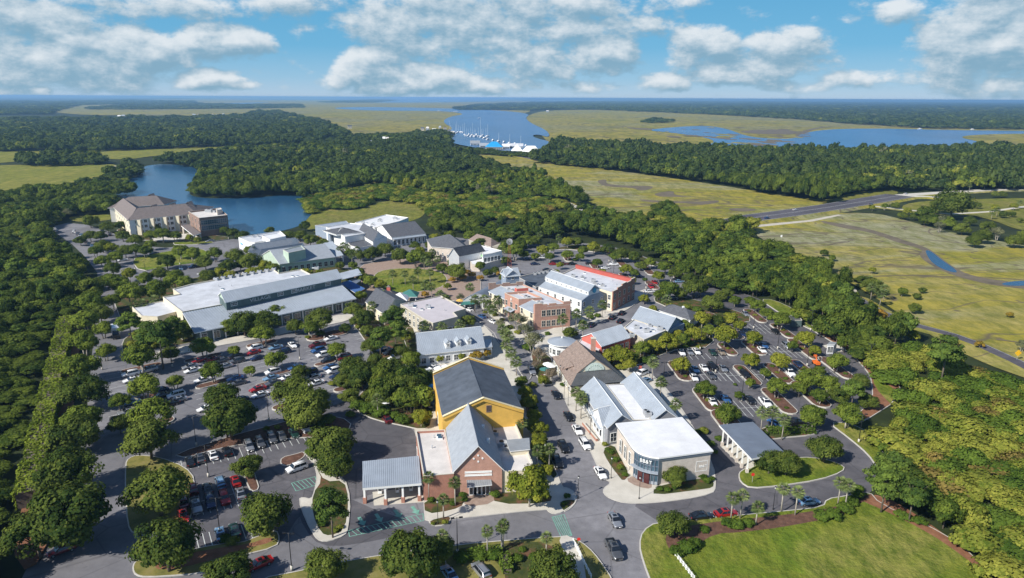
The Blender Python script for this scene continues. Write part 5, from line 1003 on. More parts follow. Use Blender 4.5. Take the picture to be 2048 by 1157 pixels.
b.wall_open((1104,714), (1141,774), 3.3, 6, .9, 1.3, 1.5, P=[O_[3] + (O_[1] - O_[3]).normalized() * .6, O_[0] + (O_[2] - O_[0]).normalized() * .6]); b.wall_open(None, None, 0, 6, .9, 1.6, 1.5, P=[O_[0] + (O_[2] - O_[0]).normalized() * .68, O_[1] + (O_[3] - O_[1]).normalized() * .6])
# --- 7 round pavilion
b = Bld('round_pavilion', 'small round white pavilion with shallow grey conical roof', (1124,684), 4.2, 'pavilion')
def rnd(mb, r, z0, z1, r2, mat, n_=24): mb.cyl((0, 0, z0), (0, 0, z1), r, r2, mat, n_)
b.add('wall', lambda mb: rnd(mb, 4.0, -.13, 4.0, 4.0, WHW)); b.add('roof', lambda mb: (rnd(mb, 4.7, 4.0, 4.25, 4.7, TRIM), rnd(mb, 4.7, 4.26, 5.4, .25, METL), mb.ball((0, 0, 5.6), .3, TRIM)))
for k in range(8):
    t = R(180 + k * 24); c = Vector((4.03 * math.cos(t), 4.03 * math.sin(t))); u = Vector((-math.sin(t), math.cos(t))); b.wall_open(None, None, 0, 1, .9, 1.0, 1.7, m0=.1, m1=.1, P=[c - u * .6, c + u * .6])
# --- 8 red gabled shop row
b = Bld('red_gable_shops', 'low shop row with bright red gable end and pale metal roofs', (1203,694), 4.2)
b.gable([b.w((1203,694),4.2), b.w((1261,676),4.2), b.w((1224,657),4.2), b.w((1164,675),4.2)], 4.2, 6.9, REDW, METL, .3, .6)
b.block([(1163,679),(1202,697),(1193,708),(1156,689)], 3.0, WHW, LGR, .2, part='front_wall')
b.block([(1248,657),(1288,682),(1332,663),(1268,641)], 4.6, TANW, LGR, .3)
b.gable([b.w((1265,639),4.5), b.w((1335,662),4.5), b.w((1369,648),4.5), b.w((1295,622),4.5)], 4.5, 7.4, BLW, METL, .35, .6)
b.wall_open((1203,694), (1261,676), 4.2, 5, .9, 1.5, 1.9); b.wall_open((1335,662), (1369,648), 4.5, 3, .9, 1.4, 1.8); b.wall_open((1288,682), (1332,663), 4.6, 3, 1.0, 1.2, 1.6)
b.unit(1264,672,4.6,1.6,1.2,1.1); b.unit(1300,652,4.6,1.2,1,.8); b.unit(1290,662,4.6,1,1,.7)
FIT.append((b, ((1290,676),(1326,662),(1256,657)), 4.6, 5))
# --- 9 small hip building
b = Bld('hip_roof_shop', 'small white walled shop with dark slate hip roof', (1380,641), 3.6)
b.gable([b.w((1320,622),3.6), b.w((1380,641),3.6), b.w((1398,627),3.6), b.w((1338,611),3.6)], 3.6, 5.6, WHW, SLATEB, .4, 0, .9, .9, trim=TRIM)
p = b.w((1366,620), 5.0); b.add('chimney', lambda mb: mb.box(p.x - .4, p.x + .4, p.y - .4, p.y + .4, 3.8, 6.2, TRIM)); b.wall_open((1320,622), (1380,641), 3.6, 6, .9, 1.2, 1.5)
# --- 10 stepped brick block
b = Bld('stepped_brick_block', 'two storey orange brick block with stepped parapet and cream side wings', (1070,614), 8.6)
A, B_, C_, D_ = b.w((1070,615),8.6), b.w((1141,609),8.6), b.w((1046,568),8.6), b.w((977,572),8.6)
e = (B_ - A).normalized(); L1 = (D_ - A).length; v = (D_ - A) / L1; e2 = e * 4.6
b.block(None, 7.9, BRK2, LGR, .5, P=[A + e2, B_, C_, D_ + e2])
def along(t, o=0.0): return A + v * (L1 * t) + e * o
b.block(None, 8.1, BRK2, LGR, .9, P=[along(.30, -.5), along(.30, 8.5), along(.60, 8.5), along(.60, -.5)], part='centre_wall')
for t0, t1 in ((.02, .30), (.60, .985)):
    Pw = [along(t0), along(t0, 4.7), along(t1, 4.7), along(t1)]; b.add('wing_wall', lambda mb: mb.prism(ccw([tuple(p) for p in Pw]), -.13, 6.2, CRM))
    q_ = [Vector((*along(t0, -.4), 6.1)), Vector((*along(t0, 4.7), 8.1)), Vector((*along(t1, 4.7), 8.1)), Vector((*along(t1, -.4), 6.1))]
    def sh(mb):
        P_ = [p + Vector((0, 0, .2)) for p in q_]; 
        mb.solid(P_, (0, 0, -.2), METL, TRIM); ribs(mb, P_, .6, METL)
    b.add('roof', sh)
    n_ = 2 if t0 < .1 else 4
    for z in (1.0, 4.0): b.wall_open(None, None, 0, n_, z, 1.3, 1.9, P=[along(t1, -.02), along(t0, -.02)], frame=COP)
def steps(mb):
    for k in range(5):
        a_ = A.lerp(B_, k / 5) - v * -.02; c_ = A.lerp(B_, (k + 1) / 5); h = (8.4 + [1.3, .9, 1.0, .9, 1.3][k]) if k % 2 == 0 else 8.9
        P_ = ccw([tuple(a_), tuple(c_), tuple(c_ + v * .4), tuple(a_ + v * .4)]); mb.prism([(x - v.x * .03, y - v.y * .03) for x, y in P_], 7.0, h, BRK2, COP)
b.add('stepped_parapet', steps)
def steps2(mb):
    for k in range(5):
        a_ = D_.lerp(C_, k / 5); c_ = D_.lerp(C_, (k + 1) / 5); h = [9.7, 8.9, 9.4, 8.9, 9.5][k]
        mb.prism(ccw([tuple(a_ + v * .03), tuple(c_ + v * .03), tuple(c_ - v * .37), tuple(a_ - v * .37)]), 7.0, h, BRKD, COP)
b.add('stepped_parapet', steps2)
for x0, x1 in ((-.05, .5),): b.add('corner_pier', lambda mb: mb.prism(ccw([tuple(A - e * .05), tuple(A + e * 4.7), tuple(A + e * 4.7 + v * .9), tuple(A - e * .05 + v * .9)]), -.13, 9.3, BRK2, COP))
b.add('rooftop_room', lambda mb: (mb.prism(ccw([tuple(along(.63, 4.9)), tuple(along(.63, 9.5)), tuple(along(.68, 9.5)), tuple(along(.68, 4.9))]), 7.8, 9.9, REDW, COP)))
for z in (1.0, 4.9): b.wall_open(None, None, 0, 5, z, 1.35, 2.1, P=[A - v * .0, B_], frame=COP, m0=2.6, m1=2.0)
b.wall_open(None, None, 0, 3, 4.6, 1.3, 1.9, P=[along(.60, -.52), along(.30, -.52)], frame=COP); b.wall_open(None, None, 0, 2, .2, 1.6, 2.5, 'door', P=[along(.60, -.52), along(.30, -.52)], frame=COP)
pd = along(.45, -.62); b.add('round_plaque', lambda mb: mb.cyl((pd.x, pd.y, 7.6), (pd.x - e.x * .1, pd.y - e.y * .1, 7.6), .55, .55, TRIM, 14))
c0, c1 = along(.37, -.5), along(.53, -.5); b.add('awning', lambda mb: mb.solid([(c0.x, c0.y, 4.3), (c1.x, c1.y, 4.3), (c1.x - e.x * 1.8, c1.y - e.y * 1.8, 3.5), (c0.x - e.x * 1.8, c0.y - e.y * 1.8, 3.5)], (0, 0, -.15), METL))
for x, y, s_ in ((1052,595,1.6),(1058,597,1.6),(1018,580,1.2),(1026,582,1.1),(1078,606,1.2),(1084,608,1.2),(1035,575,1.3)): b.unit(x, y, 7.9, s_, s_ * .8, .9)
# --- 11 barrel roofed building with cross gabled tower
b = Bld('barrel_roof_hall', 'white fronted hall with curved grey barrel roof and round vents', (930,597), 4.5)
A, B_, C_ = b.w((926,601),4.2), b.w((977,597),4.2), b.w((1036,566),4.2); D_ = A + C_ - B_
b.add('wall', lambda mb: mb.prism(ccw([tuple(p) for p in (A, B_, C_, D_)]), -.13, 4.2, WHW))
def barrel(mb, front):
    n_ = 12; W_ = (B_ - A); pts = []
    for k in range(n_ + 1): t = k / n_; pts.append((t, 4.2 + 3.2 * math.sin(math.pi * (.12 + .76 * t)) - 3.2 * math.sin(math.pi * .12)))
    dv = (D_ - A).normalized() * .5
    if front: mb.solid([(*(A + W_ * t), z) for t, z in pts][::-1], (dv.x, dv.y, 0), WHW)
    else:
        for (t0, z0), (t1, z1) in zip(pts[:-1], pts[1:]):
            a_, b_ = A + W_ * t0 - dv * .4, A + W_ * t1 - dv * .4; c_, d_ = C_ - W_ * (1 - t1), C_ - W_ * (1 - t0); mb.solid([(*a_, z0 + .12), (*b_, z1 + .12), (*c_, z1 + .12), (*d_, z0 + .12)], (0, 0, -.12), METB, TRIM)
b.add('front_gable', lambda mb: barrel(mb, True)); b.add('roof', lambda mb: barrel(mb, False))
n_ = (A - D_).normalized(); c = A.lerp(B_, .45) + n_ * .05; b.add('round_vent', lambda mb: mb.cyl((c.x, c.y, 5.3), (c.x + n_.x * .1, c.y + n_.y * .1, 5.3), .55, .55, GRW, 14)); b.wall_open(None, None, 0, 4, .4, 1.4, 2.4, P=[A, B_])
a_, b_ = A + n_ * 2.2, A.lerp(B_, .55) + n_ * 2.2; c_, d_ = A.lerp(B_, .55), A
b.add('awning', lambda mb: mb.solid([(*a_, 2.7), (*b_, 2.7), (*c_, 3.5), (*d_, 3.5)], (0, 0, -.12), TEAL))
b = Bld('cupola_tower', 'square blue grey tower with pale cross gabled roof beside barrel hall', (1012,569), 8, 'tower')
ty = b.w((1012,569), 8.0); e = Vector((math.cos(.35), math.sin(.35))); f = Vector((-e.y, e.x)); S = 5.6; q = [ty, ty + e * S, ty + e * S + f * S, ty + f * S]
b.gable(q, 11.3, 13.4, BLW, METL, .5, .6); b.gable([q[1], q[2], q[3], q[0]], 11.32, 13.42, BLW, METL, .5, .6, z0=11.0)
b.wall_open(None, None, 0, 1, 9.6, 1.2, 1.2, P=[q[3], q[0]]); b.wall_open(None, None, 0, 1, 9.6, 1.0, 1.5, P=[q[0], q[1]])
# --- windmill
p = G(1014, 566); t = thing('windmill', 'red lattice farm windmill with grey wheel above the tower roof', 'windmill', (p[0] + 1, p[1] + 9, 0)); RM_ = M('red_paint', (.38, .10, .06), .6)
mb = MB()
for sx, sy in ((1, 1), (1, -1), (-1, 1), (-1, -1)): mb.cyl((sx * 1.3, sy * 1.3, 0), (sx * .2, sy * .2, 17), .05, .04, RM_, 4)
for k in range(8):
    z = 2 + k * 2; r = 1.3 - 1.1 * z / 17
    for s_ in (1, -1): mb.cyl((-r, s_ * r, z), (r, s_ * r, z), .03, .03, RM_, 4); mb.cyl((s_ * r, -r, z), (s_ * r, r, z), .03, .03, RM_, 4); mb.cyl((-r, s_ * r, z), (r * .9, s_ * r * .9, z + 2), .025, .025, RM_, 4)
mb.obj('lattice_tower', t); mb = MB()
for k in range(16): a = k * math.pi / 8; mb.solid([(.25 * math.cos(a), -.5, 17 + .25 * math.sin(a)), (1.45 * math.cos(a - .12), -.5, 17 + 1.45 * math.sin(a - .12)), (1.45 * math.cos(a + .14), -.4, 17 + 1.45 * math.sin(a + .14))], (0, .04, 0), HVAC)
mb.cyl((0, -.6, 17), (0, .4, 17), .2, .2, HVAC); mb.obj('wheel', t); mb = MB(); mb.solid([(0, .4, 16.9), (0, 2.2, 16.4), (0, 2.2, 17.7), (0, .4, 17.1)], (.05, 0, 0), HVAC); mb.obj('tail_vane', t)
# --- 12 blue-grey clerestory building
b = Bld('clerestory_hall', 'blue grey hall with raised clerestory and pale metal roofs', (1163,603), 6.2)
O_ = [b.w((1163,603),6.2), b.w((1207,590),6.2), b.w((1122,560),6.2), b.w((1077,575),6.2)]
I_ = [O_[0].lerp(O_[1], .30) , O_[0].lerp(O_[1], .80), O_[3].lerp(O_[2], .80), O_[3].lerp(O_[2], .30)]
b.add('wall', lambda mb: mb.prism(ccw([tuple(p) for p in O_]), -.13, 6.2, WHW));  # white walls: sunlit look of the blue-grey hall painted into the colour
def shed(mb):
    for a_, b_, c_, d_ in ((O_[0], I_[0], I_[3], O_[3]), (I_[1], O_[1], O_[2], I_[2])):
        lo = 6.1; P_ = [Vector((*a_, 6.3 if a_ is O_[0] else 7.7)), Vector((*b_, 7.7 if a_ is O_[0] else 6.3)), Vector((*c_, 7.7 if a_ is O_[0] else 6.3)), Vector((*d_, 6.3 if a_ is O_[0] else 7.7))]; mb.solid(P_, (0, 0, -.2), METL, TRIM); ribs(mb, P_, .6, METL)
b.add('shed_roof', shed); u = (O_[1] - O_[0]).normalized(); dv = (O_[0] - O_[3]).normalized() * .05
b.add('front_wall', lambda mb: mb.solid([(*(O_[0] + dv), -.1), (*(O_[1] + dv), -.1), (*(O_[1] + dv), 6.25), (*(I_[1] + dv), 7.5), (*(I_[0] + dv), 7.5), (*(O_[0] + dv), 6.25)], (dv.x * 2, dv.y * 2, 0), BLW))  # darker blue-grey front: its shade is put into the wall colour
b.gable([I_[1], I_[2], I_[3], I_[0]], 9.1, 11.0, WHW, METL, .35, .6, z0=6.2, endmat=BLW, part='clerestory_wall')  # same painted split: white as if sunlit, blue-grey end as if shaded
b.wall_open(None, None, 0, 9, 8.1, .7, .7, P=[I_[3], I_[0]], mull=0)
for z in (1.0, 3.9): b.wall_open(None, None, 0, 6, z, 1.1, 1.6, P=[O_[3], O_[0]]); b.wall_open(None, None, 0, 3, z, 1.1, 1.6, P=[O_[0] + dv * 3, O_[1] + dv * 3])
c = (I_[0] + I_[1]) / 2 + dv * 4; b.add('round_emblem', lambda mb: mb.cyl((c.x, c.y, 9.0), (c.x + dv.x * 2, c.y + dv.y * 2, 9.0), 1.0, 1.0, M('cyan_emblem', (.03, .30, .48), .5), 18))
# --- 13 red edged brick block
b = Bld('red_edged_brick_block', 'dark brick fronted block with stepped parapet and bright red roof edge', (1225,584), 7.8)
A, B_, C_, D_ = b.w((1225,585),7.8), b.w((1269,563),7.8), b.w((1154,534),7.8), b.w((1112,553),7.8)
b.block(None, 7.2, CRM, LGR, .45, P=[A, B_, C_, D_]); v = (D_ - A).normalized(); e = (B_ - A).normalized()
b.add('brick_front', lambda mb: [mb.prism(ccw([tuple(A.lerp(B_, k / 5) - v * .35), tuple(A.lerp(B_, (k + 1) / 5) - v * .35), tuple(A.lerp(B_, (k + 1) / 5) + v * .15), tuple(A.lerp(B_, k / 5) + v * .15)]), -.13, h, BRK, COP) for k, h in enumerate((8.1, 8.7, 9.3, 8.9, 9.4))])
b.add('red_parapet', lambda mb: mb.prism(ccw([tuple(B_ - e * .05), tuple(C_ - e * .05), tuple(C_ - e * 1.5), tuple(B_ - e * 1.5)]), 7.21, 8.8, REDP))
PF = [A - v * .36, B_ - v * .36]
for z in (1.0, 4.6): b.wall_open(None, None, 0, 5, z, 1.4, 2.0, P=PF, frame=COP)
b.wall_open(None, None, 0, 8, 4.4, 1.3, 1.9, P=[D_, A], frame=TRIM); b.wall_open(None, None, 0, 8, 1.0, 1.3, 1.9, P=[D_, A], frame=TRIM)
b.unit(1190,568,7.2); b.unit(1205,572,7.2); b.unit(1165,556,7.2)
FIT.append((b, ((1222,584),(1255,568),(1120,552)), 7.2, 8))
b = Bld('slate_roof_hall', 'low hall with broad dark slate roof between brick blocks', (1068,574), 6); b.block([(1036,556),(1072,577),(1098,568),(1090,560),(1128,551),(1104,540)], 5.6, GRW, SLATE, .3)
for x, y in ((1070,549),(1078,547),(1086,546),(1094,545),(1100,548)): b.unit(x, y, 5.6, 1.3, 1.1, 1.0)
# --- 15 lavender roofed block and grey gable
b = Bld('lavender_roof_block', 'tan block with broad lavender flat roof and windowed side walls', (848,640), 6.3)
b.block([(801,611),(882,594),(931,620),(907,627),(915,636),(866,649),(848,641)], 5.9, TANW, PINKR, .35)
b.wall_open((801,611), (848,641), 5.9, 6, 1.0, 1.2, 1.8); b.wall_open((801,611), (848,641), 5.9, 6, 3.8, 1.2, 1.2); b.wall_open((866,649), (915,636), 5.9, 5, .9, 1.5, 2.2)
b.slope([(866,651,4.2),(915,638,4.2),(917,642,4.2),(868,655,4.2)], GRW, .4, name='pergola')
FIT.append((b, ((850,636),(910,624),(812,612)), 5.9, 6))
b = Bld('grey_gable_house', 'cream house with steep dark grey gable beside the lavender roofed block', (732,605), 4.5); b.gable([b.w((732,605),4.5), b.w((768,628),4.5), b.w((812,606),4.5), b.w((774,582),4.5)], 4.5, 7.6, CRM, SLATEB, .4); b.wall_open((732,605), (768,628), 4.5, 5, 1, 1.1, 1.7)
# --- 16 three dormer building
b = Bld('three_dormer_shop', 'white shop with pale metal roof and three small white dormers', (838,711), 4)
Q = b.quadpts((838,711), (968,696), (960,655), 3.9, 7.6); b.gable(Q, 3.9, 7.6, WHW, METL, .4, .6)
for x, y in ((895,690),(916,687),(937,684)):
    p = b.w((x, y), 5.6); u = (Q[1] - Q[0]).normalized(); f = Vector((-u.y, u.x)); dq = [p - u * .75 - f * .9, p + u * .75 - f * .9, p + u * .75 + f * 1.6, p - u * .75 + f * 1.6]
    b.gable([dq[1], dq[2], dq[3], dq[0]], 6.3, 7.1, WHW, METL, .18, z0=4.6, part='dormer_wall', rname='dormer_roof', t=.1); b.wall_open(None, None, 0, 1, 5.2, .7, .9, m0=.4, m1=.4, P=[dq[0], dq[1]])
b.wall_open((838,711), (968,696), 3.9, 8, .9, 1.3, 1.7); b.block([(968,697),(984,694),(981,680),(966,681)], 3.4, WHW, METL, 0, over=.2, part='porch_wall'); b.wall_open((968,697), (984,694), 3.4, 2, .8, .8, 1.6, m0=.3, m1=.3)
# --- 17 market
b = Bld('long_market', 'very long market hall with pale metal front roof and lettered clerestory', (389,667), 4.2)
b.block([(365,627),(681,567),(668,548),(621,551),(602,541),(558,549),(546,541),(383,571),(346,581),(360,591),(326,597)], 6.4, CRM, LGR, .45)
b.block([(264,616),(329,604),(360,624),(315,636),(283,634)], 4.6, CRM, LGR, .35)
b.slope([(365,627,6.9),(681,568,6.9),(713,598,4.3),(389,667,4.3)], METL, .9, t=.35)
F = [b.w((389,667),4.3), b.w((713,598),4.3), b.w((681,568),6.9), b.w((365,627),6.9)]
fi = inset([tuple(p) for p in ccw([tuple(p) for p in F])], 1.6); b.add('front_wall', lambda mb: mb.prism(fi, -.13, 4.1, DGRN)); b.wall_open(None, None, 0, 14, .6, 2.2, 2.4, 'shopfront', P=[Vector(fi[0]) , Vector(fi[1])], frame=TRIM)  # dark front wall colour paints in the shade of the recess under the eave
for k in range(15): p = F[0].lerp(F[1], (k + .5) / 15) + (F[3] - F[0]).normalized() * .5; b.add('column', lambda mb: mb.box(p.x - .15, p.x + .15, p.y - .15, p.y + .15, -.13, 4.2, TRIM))
K = [b.w((452,605),9.4), b.w((682,557),9.4)]; dv = (F[3] - F[0]).normalized(); K += [K[1] + dv * 9.5, K[0] + dv * 9.5]
b.gable(K, 9.4, 11.8, DGRN, METL, .5, .9, z0=6.3, endmat=GRN, part='clerestory_wall', rname='clerestory_roof')
u = (K[1] - K[0]).normalized()
pa, pb = (452,605), (682,557)
b.text('VILLAGE', pa, pb, 9.4, 8.0, 1.9, HVAC, f=.27, squash=1.15); b.text('MARKET', pa, pb, 9.4, 8.0, 1.9, HVAC, f=.66, squash=1.2)
for f0 in (.06, .44, .56, .87): p = K[0].lerp(K[1], f0); b.wall_open(None, None, 0, 1, 7.5, 2.2, 1.2, P=[p - u * 2, p + u * 2], mull=3)
b.slope([(676,548,6),(716,538,6),(724,550,5.2),(684,560,5.2)], METL, .8, name='side_roof'); b.slope([(681,568,5),(700,562,5),(730,578,3.6),(712,588,3.6)], BLUEW, .8, name='blue_awning'); b.block([(684,565),(716,556),(722,562),(700,576)], 3.6, DGRN, METB, 0, part='side_wall')
for k in range(9): x = 432 + k * 14.5; b.unit(x, 560 - k * 2.45, 6.4, 1.7, 1.5, 1.2)
FIT.append((b, ((372,622),(655,560),(390,578)), 6.4, 16))
# --- 18 green gabled hall and its white neighbours
b = Bld('green_hall', 'pale green gabled hall with grey roof and green roof monitor', (560,529), 5); Q = b.quadpts((560,529), (669,515), (648,489), 4.8, 9.2); b.gable(Q, 4.8, 9.2, GRN, GREYSH, .4); 
b.block([(566,502),(577,508),(611,501),(602,493)], 9.6, GRN, METG, .35, z0=5, part='monitor_wall'); b.slope([(647,487,6.6),(665,483,6.6),(687,511,4.6),(670,515,4.6)], METL, .8, name='glazed_porch_roof'); b.wall_open((560,529), (669,515), 4.8, 9, .9, 1.6, 2.2)
for p in ((686,512),(671,515)): q_ = b.w(p, 4.4); b.add('post', lambda mb: mb.box(q_.x - .15, q_.x + .15, q_.y - .15, q_.y + .15, -.1, 4.4, TRIM))
b = Bld('grey_roof_row', 'long low white row with two grey gable roofs behind the green hall', (524,500), 4.5); Q = b.quadpts((534,509), (612,497), (604,488), 4.6, 7.4); b.gable(Q, 4.6, 7.4, WHW, GREYSH, .4); Q = b.quadpts((517,496), (597,483), (588,477), 5.0, 7.4); b.gable(Q, 5.0, 7.4, WHW, GREYSH, .4); b.wall_open((517,496), (534,509), 4.6, 4, 1, 1.2, 1.6)
b = Bld('white_flat_row', 'white flat roofed row with blue end wall near the lake', (500,490), 6); b.block([(477,477),(560,464),(572,474),(510,488),(498,486)], 5.6, WHW, LGR, .5); b.block([(524,473),(558,467),(571,474),(540,481)], 7.6, WHW, WHR, .3, part='upper_wall'); b.slope([(477,480,4),(492,480,4),(498,488,3.2),(482,490,3.2)], BLUEM, name='awning'); b.wall_open((498,486), (510,488), 5.6, 2, 1, 1.2, 1.6)
for x, y in ((505,474),(515,473),(524,478),(535,478),(545,476)): b.unit(x, y, 5.6)
# --- 19 white gabled row
b = Bld('white_gable_row', 'cluster of white buildings with dark gables and white flat roof', (720,480), 7)
b.block([(710,447),(772,431),(817,437),(800,444),(749,457)], 6.6, WHW, WHR, .4); b.block([(630,452),(692,443),(700,450),(660,466),(652,456)], 6.6, BLW, METL, .2); b.block([(652,456),(700,448),(742,452),(735,468),(690,476),(678,468)], 7.2, WHW, LGR, .4)
b.gable(b.quadpts((673,470), (722,466), (708,455), 7.6, 9.6), 7.6, 9.6, WHW, SLATEB, .4, 0, 1, 1, z0=6.8); Q = b.quadpts((784,476), (850,468), (829,444), 5.0, 9.6); b.gable(Q, 5.0, 9.6, WHW, SLATEB, .4); b.wall_open((784,476), (850,468), 5.0, 8, .7, 1.5, 2.4, frame=TRIM)
for k in range(9): q_ = Q[0].lerp(Q[1], k / 8) + (Q[0] - Q[3]).normalized() * 1.6; b.add('column', lambda mb: mb.box(q_.x - .15, q_.x + .15, q_.y - .15, q_.y + .15, -.1, 4.3, TRIM))
a_, b_ = Q[0] + (Q[0] - Q[3]).normalized() * 2, Q[1] + (Q[0] - Q[3]).normalized() * 2; b.add('porch_roof', lambda mb: mb.solid([(*a_, 4.2), (*b_, 4.2), (*Q[1], 4.9), (*Q[0], 4.9)], (0, 0, -.15), METL))
b.gable([b.w((746,484),6), b.w((716,466),6), b.w((738,458),6), b.w((774,474),6)], 6.0, 10.0, WHW, SLATEB, .4, endmat=WHW)
b.block([(700,492),(694,484),(722,478),(746,484),(744,492),(716,497)], 4.0, WHW, SLATEB, .2, part='porch_wall'); b.wall_open((716,497), (744,492), 4, 3, .8, 1.3, 2); b.unit(745,450,6.6); b.unit(760,440,6.6); b.unit(790,438,6.6,2.5,2,1.5)
FIT.append((b, ((752,452),(806,440),(716,448)), 6.6, 6))
# --- 20 slate roofed pavilion hall
b = Bld('slate_pavilion', 'stone walled hall with dark slate hip roof and long balcony', (863,493), 7)
b.gable([b.w((863,493),7.5), b.w((912,505),7.5), b.w((962,490),7.5), b.w((905,478),7.5)] if False else b.quadpts((864,494), (938,500), (931,473), 7.0, 12.0), 7.0, 12.0, BRKT, SLATEB, .5, 0, 1.1, .9)
Q = b.quadpts((918,512), (968,502), (958,488), 7.0, 10.6); b.gable(Q, 7.0, 10.6, WHW, SLATEB, .5, endmat=WHW); b.block([(962,500),(962,492),(1004,503),(985,508),(966,511)], 6.4, WHW, WHR, .2)
b.slope([(960,511,5.9),(992,503,5.9),(996,507,5.0),(963,515,5.0)], M('green_awning', (.35, .62, .33), .7), name='awning'); b.block([(940,523),(1007,512),(1008,519),(985,524),(962,531),(944,530)], 3.2, BRKT, WHR, .1, part='balcony')
b.wall_open((965,515), (1003,508), 6.4, 5, 3.6, 1.6, 2.0); b.wall_open((864,494), (918,512), 7, 6, 3.8, 1.1, 1.7)
a_, b_ = b.w((962,531), 3.2), b.w((1008,519), 3.2)
b.add('railing', lambda mb: ([mb.cyl((*a_.lerp(b_, k / 14), 3.2), (*a_.lerp(b_, k / 14), 4.2), .04, .04, TRIM, 4) for k in range(15)], mb.cyl((*a_, 4.2), (*b_, 4.2), .05, .05, TRIM, 4)))
b = Bld('brown_roof_house', 'low house with broad brown shingle hip roof behind slate pavilion', (979,494), 3.6); b.gable([b.w((938,480),3.6), b.w((982,494),3.6), b.w((1014,493),3.6), b.w((955,474),3.6)], 3.6, 6.4, TANW, SHK, .5, 0, .8, .8)
# --- 21 hotel
b = Bld('hotel', 'three storey cream hotel with grey hipped roof and triangular dormers', (258,441), 10)
HQ = b.quadpts((258,441), (392,427), (408,405), 9.6, 14.6); b.gable(b.quadpts((258,441), (392,427), (408,405), 9.6, 14.6), 9.6, 14.6, WHW, BRR, .8, 0, 0, .9); b.gable([b.w((226,413),9.6), b.w((258,441),9.6), b.w((303,432),9.6), b.w((262,404),9.6)], 9.6, 14.2, CRM, BRR, .8, 0, .9, .5); b.gable([b.w((232,411),9.6), b.w((345,405),9.6), b.w((352,396),9.6), b.w((245,400),9.6)] if False else b.quadpts((248,408), (352,402), (338,391), 9.6, 14.6), 9.6, 14.6, WHW, BRR, .8, 0, .9, .9)
for z in (1.0, 4.2, 7.2): b.wall_open(None, None, 0, 13, z, 1.6, 1.6, m0=3, m1=4, P=[HQ[0], HQ[1]]); b.wall_open(None, None, 0, 9, z, 1.5, 1.6, P=[b.w((226,413),9.6), b.w((258,441),9.6)])
for k in range(5): p = HQ[0].lerp(HQ[1], .12 + k * .19); b.add('projecting_bay', lambda mb: mb.box(p.x - 1.9, p.x + 1.9, p.y - .9, p.y + .8, -.1, 9.2, CRM))
for x, y in ((308,420),(345,417),(379,413),(303,397)):
    p = b.w((x, y), 12.5); b.add('dormer', lambda mb: (mb.solid([(p.x - 5, p.y - 2, 11.4), (p.x + 5, p.y - 2, 11.4), (p.x, p.y - 2, 15)], (0, .2, 0), DARK, BRR), mb.solid([(p.x - 5.2, p.y - 2.3, 11.4), (p.x, p.y - 2.3, 15.2), (p.x, p.y + 4, 15.2)], (0, 0, .2), BRR), mb.solid([(p.x + 5.2, p.y - 2.3, 11.4), (p.x, p.y + 4, 15.2), (p.x, p.y - 2.3, 15.2)], (0, 0, .2), BRR)))  # dormer face is flat; near-black colour stands in for a recess's shade
b = Bld('hotel_block', 'flat roofed brown brick block with large green glass bays beside the hotel', (398,436), 11.4)
P = [b.w((398,437),11.4), b.w((455,431),11.4), b.w((438,417),11.4), b.w((377,424),11.4)]; b.block(None, 10.6, BRKD, CREAMR, .9, P=P)
for z in (3.9, 7.2): b.wall_open(None, None, 0, 4, z, 3.6, 2.5, P=P[:2], frame=BRKT, glass=GLSB, mull=2); b.wall_open(None, None, 0, 4, z, 1.3, 2.3, P=[P[3], P[0]], frame=BRKT)
b.unit(418,424,10.6,4,3,1.8); b.unit(428,424,10.6,2,2,1.2); b.block([(432,418),(441,417),(444,420),(434,422)], 13.4, BRKT, CREAMR, .3, z0=10.5, part='stair_head')
b.slope([(362,452,5),(378,449,5),(402,467,4.2),(387,472,4.2)], BRR, t=.5, name='porte_cochere_roof')
for p in ((366,455),(388,471),(400,467)): q_ = b.w(p, 4.2); b.add('porte_cochere_post', lambda mb: mb.box(q_.x - .4, q_.x + .4, q_.y - .4, q_.y + .4, -.1, 4.2, BRKT))
# --- small structures
b = Bld('compactor_kiosk', 'white louvred compactor enclosure on concrete pad at car park edge', (1655,712), 3, 'kiosk'); b.block([(1655,690),(1668,690),(1674,686),(1661,685)], 3.2, WHW, METG, 0, over=.3); P_ = b.poly([(1645,692),(1668,705),(1692,703),(1670,688)], 0); b.add('pad', lambda mb: mb.prism([tuple(p) for p in P_], -.12, .03, CONC))
b.wall_open((1655,690), (1668,690), 3.2, 2, .4, .8, 2.0, 'door', m0=.2, m1=.2)
b = Bld('dumpster_enclosure', 'dark green slatted bin enclosure beside the straw verge', (1585,650), 2.5, 'enclosure'); b.block([(1582,642),(1604,642),(1598,633),(1577,632)], 2.4, DGRN, METD, .1)
for p, lab, mt in (((820,590),'green hip roofed gazebo beside the village green',TEAL),((778,590),'small shelter with brown roof and red cupola by the green',BRR),((800,597),'small white roofed kiosk behind the lavender roofed block',WHR)):
    b = Bld('gazebo', lab, p, 3, 'gazebo'); s_ = 3.0; q = [Vector((-s_, -s_)), Vector((s_, -s_)), Vector((s_, s_)), Vector((-s_, s_))]; b.gable(q, 3.0, 5.0, WHW, mt, .4, 0, .95, .95, walls=False)
    for x, y in ((-2.6, -2.6), (2.6, -2.6), (2.6, 2.6), (-2.6, 2.6)): b.add('post', lambda mb: mb.box(x - .12, x + .12, y - .12, y + .12, -.13, 3, TRIM))
    if mt is BRR: b.add('cupola', lambda mb: (mb.box(-.7, .7, -.7, .7, 4.7, 6.2, REDW), mb.cyl((0, 0, 6.2), (0, 0, 7.0), 1.1, .1, BRR, 4)))
